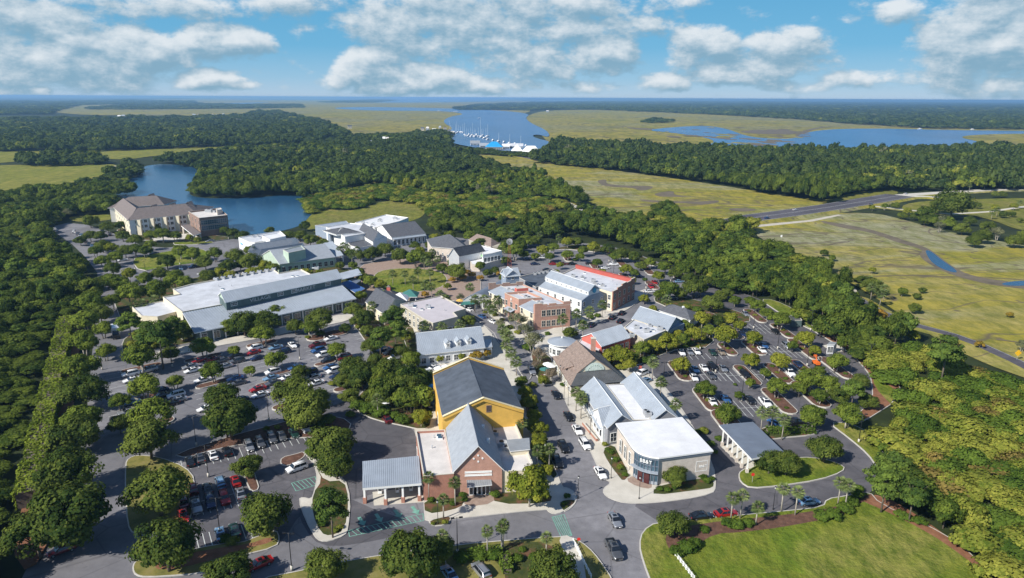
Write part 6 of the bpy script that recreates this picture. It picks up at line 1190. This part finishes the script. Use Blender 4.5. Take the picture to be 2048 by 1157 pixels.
def fittings(bl, quad, z, n_, seed):
    r_ = random.Random(seed); A_, B__, C__ = (bl.w(p, z) for p in quad)
    for k in range(n_):
        p = A_ + (B__ - A_) * r_.uniform(.06, .94) + (C__ - A_) * r_.uniform(.08, .9); mb = MB(); t = r_.random()
        if t < .5: mb.cyl((p.x, p.y, z), (p.x, p.y, z + .6), .12, .12, HVAC, 7); mb.cyl((p.x, p.y, z + .6), (p.x, p.y, z + .72), .22, .1, HVAC, 7); mb.obj('roof_vent', bl.t)
        elif t < .8: mb.box(p.x - .6, p.x + .6, p.y - .6, p.y + .6, z, z + .35, TRIM); mb.box(p.x - .5, p.x + .5, p.y - .5, p.y + .5, z + .35, z + .42, GLSB); mb.obj('skylight', bl.t)
        else: mb.box(p.x - .9, p.x + .9, p.y - .7, p.y + .7, z + .15, z + 1.2, HVAC); mb.box(p.x - 1, p.x + 1, p.y - .1, p.y + .1, z, z + .15, GRW); mb.cyl((p.x - .3, p.y, z + 1.2), (p.x - .3, p.y, z + 1.3), .35, .35, BLKM, 9); mb.obj('air_conditioner', bl.t)
for bl, quad, z, n_ in FIT: fittings(bl, quad, z, n_, 5 + n_)
# --- marina and far houses
HR = [WHR, METL, BRR, SLATEB, CREAMR]
FARH = [(238,236),(246,235),(262,236),(274,235),(290,236),(300,237),(388,233),(398,232),(412,234),(424,233),(436,234),(446,232),(456,236),(468,234),(480,236),(556,234),(566,235),(505,239),(845,263),(855,262),(868,266),(880,260),(890,263),(898,268),(905,272),(852,287),(740,294),(1018,213),(1032,216),(1045,214),(1905,252),(1911,251),(1775,313),(1832,322),(1095,224),(1162,218),(1280,222),(1420,228),(700,258),(775,286),(768,285)]
for k, (x, y) in enumerate(FARH):
    X, Y = G(x, y + 1); d = math.hypot(X, Y); s_ = min(14, max(5, d * .005)) * rng.uniform(.7, 1.15); wl = [WHW, CRM, WHW, TANW, BLW][k % 5]
    b = Bld('house', 'far house', (x, y + 1), 0, 'house', 'far houses among the trees'); a = rng.uniform(-.3, .3); u = Vector((math.cos(a), math.sin(a))) * s_; v = Vector((-math.sin(a), math.cos(a))) * s_ * .6; o_ = Vector((0, 0)); hh = 7.5 if y < 300 else 6
    b.gable([o_ - u / 2, o_ + u / 2, o_ + u / 2 + v, o_ - u / 2 + v], hh, hh + 3, wl, HR[k % 5], .4, 0, .6 * (k % 2), .6 * (k % 2)); b.wall_open(None, None, 0, 4, hh - 2.6, 1.3, 1.5, P=[o_ - u / 2, o_ + u / 2]); REG.append((b.t, x, y, ['white walled far house','cream walled far house','white walled far house','tan walled far house','blue grey far house'][k % 5]))
b = Bld('marina_hall', 'marina hall under a large bright blue hip roof', (988,294), 6); s_ = 13; q = [Vector((-s_, 0)), Vector((s_, 0)), Vector((s_, 20)), Vector((-s_, 20))]; b.gable(q, 6, 13, CRM, BLUEM, 1, 0, .9, .9); b.wall_open(None, None, 0, 8, 1, 2.4, 3, P=q[:2])
for x, y, w_, lab, m_ in ((1062,303,13,'white canvas marina tent with tall central peak',CANV),(1034,301,8,'lower white canvas tent left of the peaked one',CANV),(1030,292,13,'pale green roofed boat shed at the marina',LGR),(968,291,7,'small cream marina shop left of the blue roof',METL),(950,286,8,'grey roofed marina office behind the boats',METG),(1012,293,6,'small white marina hut right of the blue roof',WHR),(880,270,12,'long white marina apartment block in the trees',WHR)):
    b = Bld('marina_building', lab, (x, y), 5); q = [Vector((-w_, 0)), Vector((w_, 0)), Vector((w_, 14)), Vector((-w_, 14))]; b.gable(q, 4.5, 12 if 'peak' in lab else 8, WHW, m_, .6, 0, 1.0 if 'tent' in lab else 0, 1.0 if 'tent' in lab else 0); b.wall_open(None, None, 0, 6, 1, 2, 2.4, P=q[:2])
# ------------------------------------------------------------------ vehicles
def paint(n_, c, r=.28, metal=.3): 
    m = M('paint_' + n_, c, r, .02, 1, metal, spec=.6); m.node_tree.nodes['Principled BSDF'].inputs['Coat Weight'].default_value = .6; return m
PT = {'white': paint('white', (.80, .80, .80), .3, 0), 'silver': paint('silver', (.42, .43, .45), .3, .6), 'grey': paint('grey', (.13, .135, .145), .3, .5), 'black': paint('black', (.012, .013, .016)), 'navy': paint('navy', (.015, .03, .09)), 'blue': paint('blue', (.04, .13, .33)), 'light blue': paint('light_blue', (.22, .38, .56)),
      'red': paint('red', (.42, .02, .02)), 'dark red': paint('dark_red', (.14, .012, .018)), 'green': paint('green', (.02, .06, .05)), 'tan': paint('tan', (.38, .31, .24), .3, .4)}
TYRE = M('tyre_rubber', (.015, .015, .015), .9); RIM = M('wheel_rim', (.4, .4, .42), .35, .1, 2, .7); CGL = M('car_glass', (.012, .015, .02), .05, .1, 1, spec=.9); HL = M('headlight_lens', (.65, .67, .7), .15, .1, 2, spec=.8); TL = M('tail_light_lens', (.35, .02, .015), .25, .1, 2)
def loft(secs, mat):
    """secs: (x, [(y, z), ...] right half from the sill to the centre line)"""
    mb = MB(); k = mb.mi(mat); rows = []
    for x, h in secs:
        ring = [(x, y, z) for y, z in h] + [(x, -y, z) for y, z in h[::-1]]; rows.append(len(mb.v)); mb.v += ring
    m_ = len(secs[0][1]) * 2
    for a, b in zip(rows[:-1], rows[1:]):
        for j in range(m_ - 1): mb.f.append((a + j, a + j + 1, b + j + 1, b + j)[::-1]); mb.m.append(k)
    mb.f.append(tuple(rows[0] + j for j in range(m_))[::-1]); mb.m.append(k); mb.f.append(tuple(rows[-1] + j for j in range(m_))); mb.m.append(k)
    mb.f.append((rows[0], rows[0], rows[0])) if False else None; return mb
SP = {  # length, half width, sill, belt, hood z, roof z, cabin stations (windscreen base, roof front, roof rear, rear glass base)
 'sedan': dict(L=4.75, w=.91, belt=.92, hood=.80, tail=.98, roof=1.44, cab=(1.05, .35, -.95, -1.75), nm='parked_car'),
 'suv': dict(L=4.75, w=.95, belt=1.08, hood=1.02, tail=1.1, roof=1.74, cab=(1.2, .65, -1.95, -2.25), nm='parked_car'),
 'pickup': dict(L=5.6, w=1.0, belt=1.15, hood=1.12, tail=1.05, roof=1.86, cab=(1.25, .75, -.75, -.95), nm='pickup_truck')}
CARM = {}
for ty, s in SP.items():
    L2, w, bz, rz = s['L'] / 2, s['w'], s['belt'], s['roof']; c0, c1, c2, c3 = s['cab']
    def sec(x, wf, top, hb, lo=.28): return (x, [(w * wf * .93, lo), (w * wf, lo + .22), (w * wf, hb * .78), (w * wf * .93, hb), (w * wf * .72, top), (w * wf * .35, top + .02)])
    hd, tlz = s['hood'], s['tail']
    secs = [sec(L2, .70, hd * .72, hd * .68, .36), sec(L2 - .12, .88, hd * .84, hd * .80, .30), sec(L2 - .45, .97, hd * .93, hd * .88), sec(L2 - .95, 1, hd * .98, hd * .94), sec(c0, 1, bz + .02, bz), sec(c1, 1, rz - .03, bz), sec((c1 + c2) / 2, 1, rz, bz), sec(c2, 1, rz - .04, bz)]
    secs += [sec(c3, 1, bz + .04 if ty != 'suv' else bz + .1, bz)]
    if ty == 'sedan': secs += [sec(-L2 + .3, .97, tlz, tlz - .03), sec(-L2, .84, tlz * .86, tlz * .8, .36)]
    elif ty == 'suv': secs += [sec(-L2, .93, bz + .02, bz - .03, .36)]
    else: secs += [sec(-L2 + .1, .98, bz, bz - .02), sec(-L2, .96, bz, bz - .04, .4)]
    body = loft(secs, PT['white'])
    if ty == 'pickup': body.box(-L2 + .12, c3 - .12, -w * .78, w * .78, bz - .04, bz + .035, BLKM)
    body = body.mesh('car_body', True)
    def gl(pts): mb = MB(); mb.face(pts, CGL); return mb
    wt = w * .72; e = .02; rzz = rz - .05
    ws = MB(); ws.solid([(c0 - .04, -w * .84, bz + .03), (c0 - .04, w * .84, bz + .03), (c1 + .02, wt * .98, rzz), (c1 + .02, -wt * .98, rzz)], (.03, 0, .03), CGL)
    rw = MB(); rw.solid([(c3 + .03, w * .84, bz + .05), (c3 + .03, -w * .84, bz + .05), (c2 - .02, -wt * .98, rzz - .02), (c2 - .02, wt * .98, rzz - .02)], (-.03, 0, .03), CGL)
    def side(sg):
        mb = MB(); xm = (c1 + c2) / 2 + .1; y0, y1 = w * .945, wt * 1.04
        for xa, xb, xc, xd in ((c0 - .22, xm + .04, xm + .04, c1 - .02), (xm - .04, c3 + .25, c2 + .08, xm - .04)):
            P = [(xa, sg * y0, bz + .03), (xb, sg * y0, bz + .03), (xc, sg * y1, rzz - .03), (xd, sg * y1, rzz - .03)]; mb.solid(P if sg < 0 else P[::-1], (0, sg * .02, .01), CGL)
        return mb
    wh = MB(); wh.cyl((0, -.11, 0), (0, .11, 0), .34, .34, TYRE, 14); rm = MB(); rm.cyl((0, -.12, 0), (0, .12, 0), .2, .2, RIM, 10)
    hl = MB(); hl.box(-.06, .04, -.17, .17, -.06, .07, HL); tl = MB(); tl.box(-.03, .05, -.14, .14, -.09, .1, TL)
    mr = MB(); mr.box(-.08, .08, -.12, .1, -.06, .08, BLKM)
    CARM[ty] = dict(body=body, windshield=ws.mesh('windshield'), rear_window=rw.mesh('rear_window'), sl=side(1).mesh('side_windows'), sr=side(-1).mesh('side_windows'), wheel=wh.mesh('wheel'), rim=rm.mesh('rim'), headlight=hl.mesh('headlight'), taillight=tl.mesh('taillight'), mirror=mr.mesh('mirror'), s=s)
    rr = MB()
    if ty == 'suv':
        for sg in (1, -1): rr.box(c2 + .15, c1 - .1, sg * wt * .8 - .025, sg * wt * .8 + .025, rz - .03, rz + .06, BLKM)
    else: rr.box(c2 + .35, c1 - .25, -.38, .38, rz - .01, rz + .025, CGL)
    CARM[ty]['top'] = rr.mesh('roof_detail'); simple = MB(); CARM[ty]['bay'] = None
def car(kind, color, px, py, az_, group='parked cars', park=True):
    C_ = CARM[kind]; s = C_['s']; x, y = G(px, py, .6); nmz = {'sedan': 'saloon car', 'suv': 'large estate car', 'pickup': 'pickup truck'}[kind]
    t = thing(s['nm'], color + ' ' + nmz, 'pickup truck' if kind == 'pickup' else 'car', (x, y, .03), az_, group); REG.append((t, px, py, f'{color} {nmz} ' + ('parked' if park else 'driving')))
    def p(nm, me, loc=(0, 0, 0), par=t): o = link(nm, me, par); o.location = loc; return o
    b = p('body', C_['body']); b.material_slots[0].link = 'OBJECT'; b.material_slots[0].material = PT[color]
    p('windshield', C_['windshield']); p('rear_window', C_['rear_window']); p('side_windows', C_['sl']); p('side_windows', C_['sr']); p('roof_rack' if kind == 'suv' else 'sunroof', C_['top'])
    L2, w = s['L'] / 2, s['w']
    for sx in (1, -1):
        for sy in (1, -1): o = p('wheel', C_['wheel'], (sx * (L2 - .92), sy * (w - .10), .34)); p('rim', C_['rim'], (0, 0, 0), o)
    for sy in (1, -1): p('headlight', C_['headlight'], (L2 - .14, sy * w * .66, s['hood'] * .76)); p('taillight', C_['taillight'], (-L2 + .0, sy * w * .74, s['tail'] * .8)); p('mirror', C_['mirror'], (s['cab'][0] - .25, sy * (w + .06), s['belt'] + .06))
    return t
N_ = DV; W_ = DL; E_ = DL + math.pi; S_ = DV + math.pi
DRR = DR; DSS = DS + math.pi
CARS = f"""s black 380 923 N;s grey 401 916 N;s white 426 910 N;s black 454 903 N;u silver 498 893 S;u grey 520 886 S;u grey 544 877 S;s grey 564 872 S;s green 588 866 S;u white 611 857 S
u dark_red 386 979 N;s black 415 977 N;u light_blue 441 965 N;s red 471 962 N;p silver 392 1013 S;u navy 421 1005 S;u red 449 997 S;s silver 481 987 N;s dark_red 367 1004 N;s red 367 1031 S;s light_blue 441 1068 N;s green 469 1060 N;s light_blue 142 905 W;s dark_red 123 1100 W;s red 518 1128 W
u white 593 936 W;s dark_red 773 838 V;u white 261 748 W;u silver 298 740 W;s white 263 760 W;p white 191 612 N;s red 397 721 W;s red 428 719 W;s grey 443 721 W;s red 506 705 W;u white 510 696 W;s navy 515 716 W;s light_blue 262 805 W;s silver 255 823 W;s white 412 817 W;s navy 319 781 W;s black 322 792 W;s silver 145 826 W;s white 179 768 W
s light_blue 551 695 W;u navy 567 704 W;s white 585 690 Q;p dark_red 634 691 W;u blue 636 701 W;u white 646 710 W;u black 657 721 W;s white 661 677 W;u red 688 715 W;s blue 661 734 W;u white 667 742 W;s navy 674 752 W;u white 686 762 W;s blue 590 735 W;u white 598 745 W;u white 545 744 W;s light_blue 542 756 W;s grey 546 766 W;s silver 449 733 W;s white 573 756 W
s silver 380 733 W;s white 384 741 W;s black 470 712 W;u grey 474 722 W;s white 405 760 W;s blue 470 757 W;s grey 476 766 W;u white 352 790 W;s silver 356 800 W;s black 480 800 W;s white 520 790 W;s red 515 778 W;u navy 620 745 W;s silver 626 755 W;s white 632 766 W;u black 715 770 W;s grey 290 718 W;s black 340 808 W;s silver 700 745 W;s navy 733 667 V;s navy 767 699 W;u black 780 706 W;u white 790 716 W;u white 814 735 W;s white 866 736 W;s white 938 619 M;s blue 964 633 M;s white 985 643 M
p silver 1063 742 D;s black 1112 790 D;s black 1137 833 D;s white 1155 860 D;u white 1170 889 D;s white 1201 946 D;u black 1127 895 D;u black 1115 925 D;s silver 1230 1040 X;p grey 1228 1100 X;s light_blue 898 1147 V;u silver 962 1142 V
s black 1403 1032 B;s red 1452 1026 B;s light_blue 1617 1003 B;s blue 1552 846 V;p black 1590 846 B
s white 1363 705 R;s silver 1379 704 R;s white 1393 703 R;s green 1425 705 R;s tan 1443 704 R;s light_blue 1390 739 R;s white 1408 736 R;u black 1424 734 R;s silver 1446 737 R;s white 1388 755 R;s grey 1422 751 R;u black 1490 750 R;s blue 1528 691 R;s white 1524 700 R;u white 1283 747 W;s light_blue 1290 762 W;s black 1268 762 W
s silver 1491 628 R;s black 1551 663 R;u silver 1573 692 R;p white 1579 746 R;s navy 1597 729 R;p white 1531 806 R;s white 1425 804 R;s blue 1451 798 R;s black 1500 800 R;s navy 1484 668 R;s black 1476 672 R
p white 1226 529 B;s silver 1165 538 R;p white 1226 555 R;s black 1248 551 R;s navy 1277 551 R;s red 1309 565 R;u red 1302 574 R;s white 1299 583 B;s light_blue 1358 563 B;u navy 1345 598 B;s navy 1333 598 B;s black 1289 600 B
s black 1244 626 T;s black 1241 642 T;s black 1225 635 T;s navy 1183 650 T;s silver 1317 624 R;s black 1332 632 R;s white 1085 515 B;s red 1107 528 B;s dark_red 1127 528 B;s navy 1055 518 B;s black 1145 528 B;s navy 1070 528 B;s white 1210 536 B;s black 1180 527 B;s black 1095 540 B;s silver 1250 600 T
s white 110 458 N;s silver 114 462 N;u white 148 464 N;s silver 155 468 N;s light_blue 163 470 N;s white 168 474 N;s silver 152 478 N;s grey 172 484 N;s white 178 488 N;s light_blue 184 492 N;s white 245 520 W;s black 220 470 V;s navy 205 462 V;s grey 308 507 W;p red 310 547 W;s light_blue 362 537 V;p navy 388 534 W;s black 396 533 W;s white 405 547 W;s black 419 548 V;s silver 480 545 V;s white 487 548 V;s navy 470 530 V;s black 455 532 V;s silver 420 482 W;s white 160 474 N;s silver 188 497 N
s blue 1533 441 Y;s white 1590 424 Y;s silver 1741 413 Y;s white 1811 390 Y"""
bridge = AZ((1500,441), (1660,419)); DIR = {'N': DV, 'S': DV + math.pi, 'W': DL + math.pi, 'V': DV, 'Q': DV + math.pi + .1, 'M': AZ((985,643), (938,619)), 'D': DS + math.pi, 'X': DS + math.pi, 'B': DB, 'R': DR + math.pi, 'T': AZ((1240,640), (1290,600)), 'Y': bridge}
for row in CARS.replace('\n', ';').split(';'):
    k, c, x, y, d = row.split(); x, y = float(x), float(y); yy = d == 'Y'
    t = car({'s': 'sedan', 'u': 'suv', 'p': 'pickup'}[k], c.replace('_', ' '), x, y, DIR[d] + rng.uniform(-.03, .03), 'cars on the roads' if d in 'XYQ' else 'parked cars', d not in 'XYQ')
    if yy: t.location.z = 1.7 if x < 1790 else .95
# delivery box truck by the left perimeter road
x, y = G(232, 668, 1); t = thing('box_truck', 'white box truck with black cab stopped on the left perimeter road', 'truck', (x, y, .03), DV + math.pi)
mb = MB(); mb.box(-4.2, 1.4, -1.2, 1.2, .9, 3.5, PT['white']); mb.box(-4.3, -4.2, -1.15, 1.15, .7, 1.0, BLKM); mb.obj('cargo_box', t)
cb = loft([(3.9, [(1.0, .6), (1.05, .9), (1.05, 1.3), (1.0, 1.45), (.8, 1.5), (.4, 1.5)]), (2.9, [(1.1, .5), (1.12, .9), (1.12, 1.4), (1.05, 1.6), (.85, 1.65), (.4, 1.65)]), (2.4, [(1.1, .5), (1.12, .9), (1.12, 1.5), (1.05, 1.7), (.9, 2.5), (.4, 2.5)]), (1.5, [(1.1, .5), (1.12, .9), (1.12, 1.5), (1.05, 1.7), (.95, 2.6), (.4, 2.6)])], PT['black']); cb.obj('cab', t)
mb = MB(); mb.solid([(2.88, -.9, 1.72), (2.88, .9, 1.72), (2.45, .8, 2.4), (2.45, -.8, 2.4)], (.04, 0, .03), CGL); mb.obj('windshield', t)
for sx in (2.9, -2.8):
    for sy in (1, -1): mb = MB(); mb.cyl((sx, sy * .8, .5), (sx, sy * 1.12, .5), .5, .5, TYRE, 14); mb.obj('wheel', t)
# boats in the marina
BH = M('boat_hull_white', (.80, .80, .80), .35); 
def boat(px, py, L_, mast, az_, label):
    x, y = G(px, py, 1.5); t = thing('sailboat' if mast else 'motor_boat', label, 'boat', (x, y, 1.5), az_, 'boats in the marina' if py > 250 else 'boats on the river'); w = L_ * .16
    mb = MB(); out = [(L_ / 2, 0), (L_ * .25, w), (-L_ * .3, w), (-L_ / 2, w * .7), (-L_ / 2, -w * .7), (-L_ * .3, -w), (L_ * .25, -w)]; i = len(mb.v); n_ = 7; k = mb.mi(BH); mb.v += [(a * .88, b * .6, -.3) for a, b in out] + [(a, b, 1.4) for a, b in out]; mb.f += [tuple(range(n_)), tuple(range(2 * n_ - 1, n_ - 1, -1))]; mb.m += [k, k]
    for a in range(n_): b = (a + 1) % n_; mb.f.append((i + b, i + a, i + n_ + a, i + n_ + b)); mb.m.append(k)
    mb.obj('hull', t); mb = MB(); mb.box(-L_ * .22, L_ * .15, -w * .6, w * .6, 1.4, 2.4 if mast else 3.0, BH); mb.box(-L_ * .18, L_ * .152, -w * .605, w * .605, 1.8, 2.2, GLS); mb.obj('cabin', t)
    if mast: mb = MB(); mb.cyl((L_ * .08, 0, 1.4), (L_ * .08, 0, mast), .16, .1, TRIM, 5); mb.cyl((L_ * .08, 0, 3), (-L_ * .35, 0, 3), .1, .1, TRIM, 5); mb.obj('mast', t)
    REG.append((t, px, py, ('tall masted ' if mast > 22 else '') + ('white sailing boat' if mast else 'white motor boat')))
for k in range(26): boat(898 + k * 3.1 + rng.uniform(-1, 1), 264 + (k / 26) * 12 + rng.uniform(-2.5, 4), rng.uniform(9, 15), [26, 17, 15, 0, 19][k % 5] if k != 20 else 38, rng.uniform(-.4, .4) + 1.2, 'x')
for k in range(8): boat(975 + k * 11, 280 + k * 1.8, rng.uniform(10, 15), 0 if k % 2 else 16, 1.2, 'x')
boat(878, 223, 30, 0, .2, 'x'); boat(912, 224, 60, 0, .2, 'x'); boat(958, 237, 12, 0, 3.4, 'x'); boat(1840, 259, 14, 0, 0, 'x'); boat(1945, 260, 14, 0, 0, 'x')
# ------------------------------------------------------------------ lamps, signs, fences, umbrellas
mb = MB(); mb.cyl((0, 0, 0), (0, 0, .5), .14, .09, BLKM, 8); mb.cyl((0, 0, .5), (0, 0, 4.6), .06, .045, BLKM, 6); LP1 = mb.mesh('lamp_pole', True)
mb = MB(); mb.cyl((0, 0, 0), (0, 0, .12), .1, .2, BLKM, 8); mb.cyl((0, 0, .12), (0, 0, .5), .2, .14, M('frosted_glass', (.6, .6, .58), .3), 8); mb.cyl((0, 0, .5), (0, 0, .72), .24, .03, BLKM, 8); LH1 = mb.mesh('lantern', True)
mb = MB(); mb.cyl((0, 0, 0), (0, 0, .9), .25, .25, CONC, 8); mb.cyl((0, 0, .9), (0, 0, 7.6), .085, .06, BLKM, 6); mb.cyl((-.7, 0, 7.45), (.7, 0, 7.45), .04, .04, BLKM, 5); LP2 = mb.mesh('lamp_pole', True)
mb = MB(); mb.box(-.32, .32, -.18, .18, -.06, .09, BLKM); mb.box(-.26, .26, -.14, .14, -.075, -.06, M('frosted_glass', (.6, .6, .58), .3)); LH2 = mb.mesh('lamp_head')
def lamp(px, py, tall):
    x, y = G(px, py); t = thing('street_lamp', 'lamp', 'street lamp', (x, y, .1), rng.uniform(-.2, .2), 'car park lamps' if tall else 'lantern street lamps'); REG.append((t, px, py, 'tall black car park lamp' if tall else 'black lantern street lamp'))
    link('pole', LP2 if tall else LP1, t)
    if tall:
        for s in (-1, 1): o = link('lamp_head', LH2, t); o.location = (s * .75, 0, 7.5)
    else: o = link('lantern', LH1, t); o.location = (0, 0, 4.6)
for p in ((1156,998),(876,1049),(1222,958),(1136,812),(1278,999),(1546,1020),(1062,960),(1128,800),(1180,870),(1006,690),(1060,700),(1150,655),(1210,628),(1000,660),(970,632),(1120,765),(1090,930),(985,700)): lamp(*p, False)
for p in ((915,1109),(584,1142),(1717,886),(538,842),(393,893),(417,955),(440,1067),(150,1078),(1483,803),(1431,746),(1555,699),(1507,658),(1621,662),(1614,733),(1163,518),(1227,551),(1277,547),(1292,578),(1341,564),(1218,524),(649,678),(565,735),(600,720),(345,735),(128,720),(205,740),(693,730),(1299,760),(1326,775),(1697,775),(1737,735),(360,530),(292,552),(270,540),(1100,505),(480,770),(1400,700)): lamp(*p, True)
# white rail fences at the bottom
def rail(name, label, p, q, n_):
    a, b = Vector(G(*p)), Vector(G(*q)); d = b - a; t = thing(name, label, 'fence', (a.x, a.y, .1))
    for i in range(n_ + 1): c = d * (i / n_); mb = MB(); mb.box(c.x - .08, c.x + .08, c.y - .08, c.y + .08, 0, 1.15, TRIM); mb.obj('post', t)
    for z in (.45, .8, 1.08): mb = MB(); mb.cyl((0, 0, z), (d.x, d.y, z), .05, .05, TRIM, 6); mb.obj('rail', t)
rail('rail_fence', 'white rail fence along the path in the bottom corner garden', (1146,1088), (1182,1160), 8); rail('rail_fence', 'white rail fence at the left side of the big lawn', (1345,1108), (1388,1164), 8)
mb = MB(); a, b = Vector(G(1166,850)), Vector(G(1194,884)); t = thing('planter_wall', 'low long brick planter wall along the main street pavement', 'wall', (a.x, a.y, .1)); d = b - a; n_ = Vector((-d.y, d.x)).normalized() * .25; mb.prism(ccw([tuple(n_), tuple(-n_), tuple(d - n_), tuple(d + n_)]), 0, .7, BRK, COP); mb.obj('wall', t)
def umbrella(px, py, mat, lab):
    x, y = G(px, py, 2.5); t = thing('parasol', lab, 'parasol', (x, y, .1), 0, 'cafe parasols'); REG.append((t, px, py, lab)); mb = MB(); mb.cyl((0, 0, 2.1), (0, 0, 2.8), 1.7, .05, mat, 8); mb.obj('canopy', t); mb = MB(); mb.cyl((0, 0, 0), (0, 0, 2.8), .04, .04, BLKM, 5); mb.cyl((0, 0, 0), (0, 0, .08), .3, .3, BLKM, 8); mb.obj('pole', t)
    t2 = thing('cafe_table', 'round cafe table under its parasol', 'table', (x + .2, y - .9, .1), 0, 'cafe tables'); mb = MB(); mb.cyl((0, 0, .7), (0, 0, .74), .6, .6, TRIM, 12); mb.obj('tabletop', t2); mb = MB(); mb.cyl((0, 0, 0), (0, 0, .7), .05, .05, BLKM, 6); mb.cyl((0, 0, 0), (0, 0, .04), .3, .3, BLKM, 8); mb.obj('leg', t2); REG.append((t2, px, py, 'round white cafe table'))
for x, y, m_, l in ((772,801,WHR,'white parasol'),(1090,737,TEAL,'teal parasol'),(1096,727,CANV,'white parasol'),(1102,730,CANV,'white parasol'),(920,600,YEL,'yellow parasol'),(944,606,REDW,'red parasol'),(910,612,TEAL,'green parasol'),(878,735,CANV,'white parasol'),(850,740,CANV,'white parasol'),(892,732,CANV,'white parasol'),(860,800,BLUEW,'blue parasol'),(858,770,BLUEM,'blue parasol')): umbrella(x, y, m_, l)
# road signs
def sign(px, py, h, shape, mat, label, w=.4):
    x, y = G(px, py); t = thing('road_sign', label, 'sign', (x, y, .05)); mb = MB(); mb.cyl((0, 0, 0), (0, 0, h), .04, .04, HVAC, 5); mb.obj('post', t); mb = MB()
    if shape == 'd': mb.solid([(0, -.06, h - w), (w, -.06, h), (0, -.06, h + w), (-w, -.06, h)], (0, .03, 0), mat)
    elif shape == 'o': mb.solid([(w * math.cos(a), -.06, h + w * math.sin(a)) for a in np.linspace(R(22.5), R(382.5), 9)[:-1]], (0, .03, 0), mat)
    else: mb.box(-w, w, -.08, -.05, h - w * 1.2, h + w * 1.2, mat)
    mb.obj('face', t)
SY = M('sign_yellow', (.75, .42, .01), .6); SR = M('sign_red', (.6, .03, .02), .6)
sign(2033,722,2.6,'d',SY,'yellow diamond warning sign beside the marsh side road',1.1); sign(1504,967,2.1,'o',SR,'red stop sign on the oval grass island'); sign(1157,1092,1.4,'o',SR,'small red sign by the bottom corner path',.35); sign(1562,480,2.2,'s',TRIM,'white sign board at the marsh edge',.5); sign(1280,745,1.5,'s',REDW,'small red sign behind the shingle restaurant',.45)
x, y = G(1632, 730); t = thing('orange_utility_truck', 'small orange work lift parked in the right car park', 'work vehicle', (x, y, .03), DR); OR = M('orange_paint', (.75, .16, .02), .5); mb = MB(); mb.box(-1.3, 1.3, -.7, .7, .4, 1.2, OR); mb.obj('chassis', t); mb = MB(); mb.cyl((-.5, 0, 1.2), (.9, 0, 2.6), .14, .1, OR, 6); mb.box(.7, 1.4, -.4, .4, 2.4, 2.9, OR); mb.obj('boom', t)
for sx in (1, -1):
    for sy in (1, -1): mb = MB(); mb.cyl((sx * .9, sy * .6, .35), (sx * .9, sy * .85, .35), .35, .35, TYRE, 10); mb.obj('wheel', t)
label_all()
# ------------------------------------------------------------------ haze
mb = MB(); mb.box(-43000, 43000, -4000, 61000, -1.6, 84.5, FLOOR); mb.mats = []; me = bpy.data.meshes.new('haze'); me.from_pydata(mb.v, [], mb.f)
m = bpy.data.materials.new('haze_air'); m.use_nodes = True; nt = m.node_tree; nt.nodes.clear(); v = nt.nodes.new('ShaderNodeVolumePrincipled'); v.inputs['Color'].default_value = (.36, .64, 1.0, 1); v.inputs['Density'].default_value = HAZE_D = .00009; v.inputs['Anisotropy'].default_value = .2
o = nt.nodes.new('ShaderNodeOutputMaterial'); nt.links.new(v.outputs[0], o.inputs['Volume']); me.materials.append(m); ob = link('haze', me); ob['kind'] = 'stuff'; ob['label'] = 'thin pale blue haze over the whole landscape'; ob['category'] = 'haze'
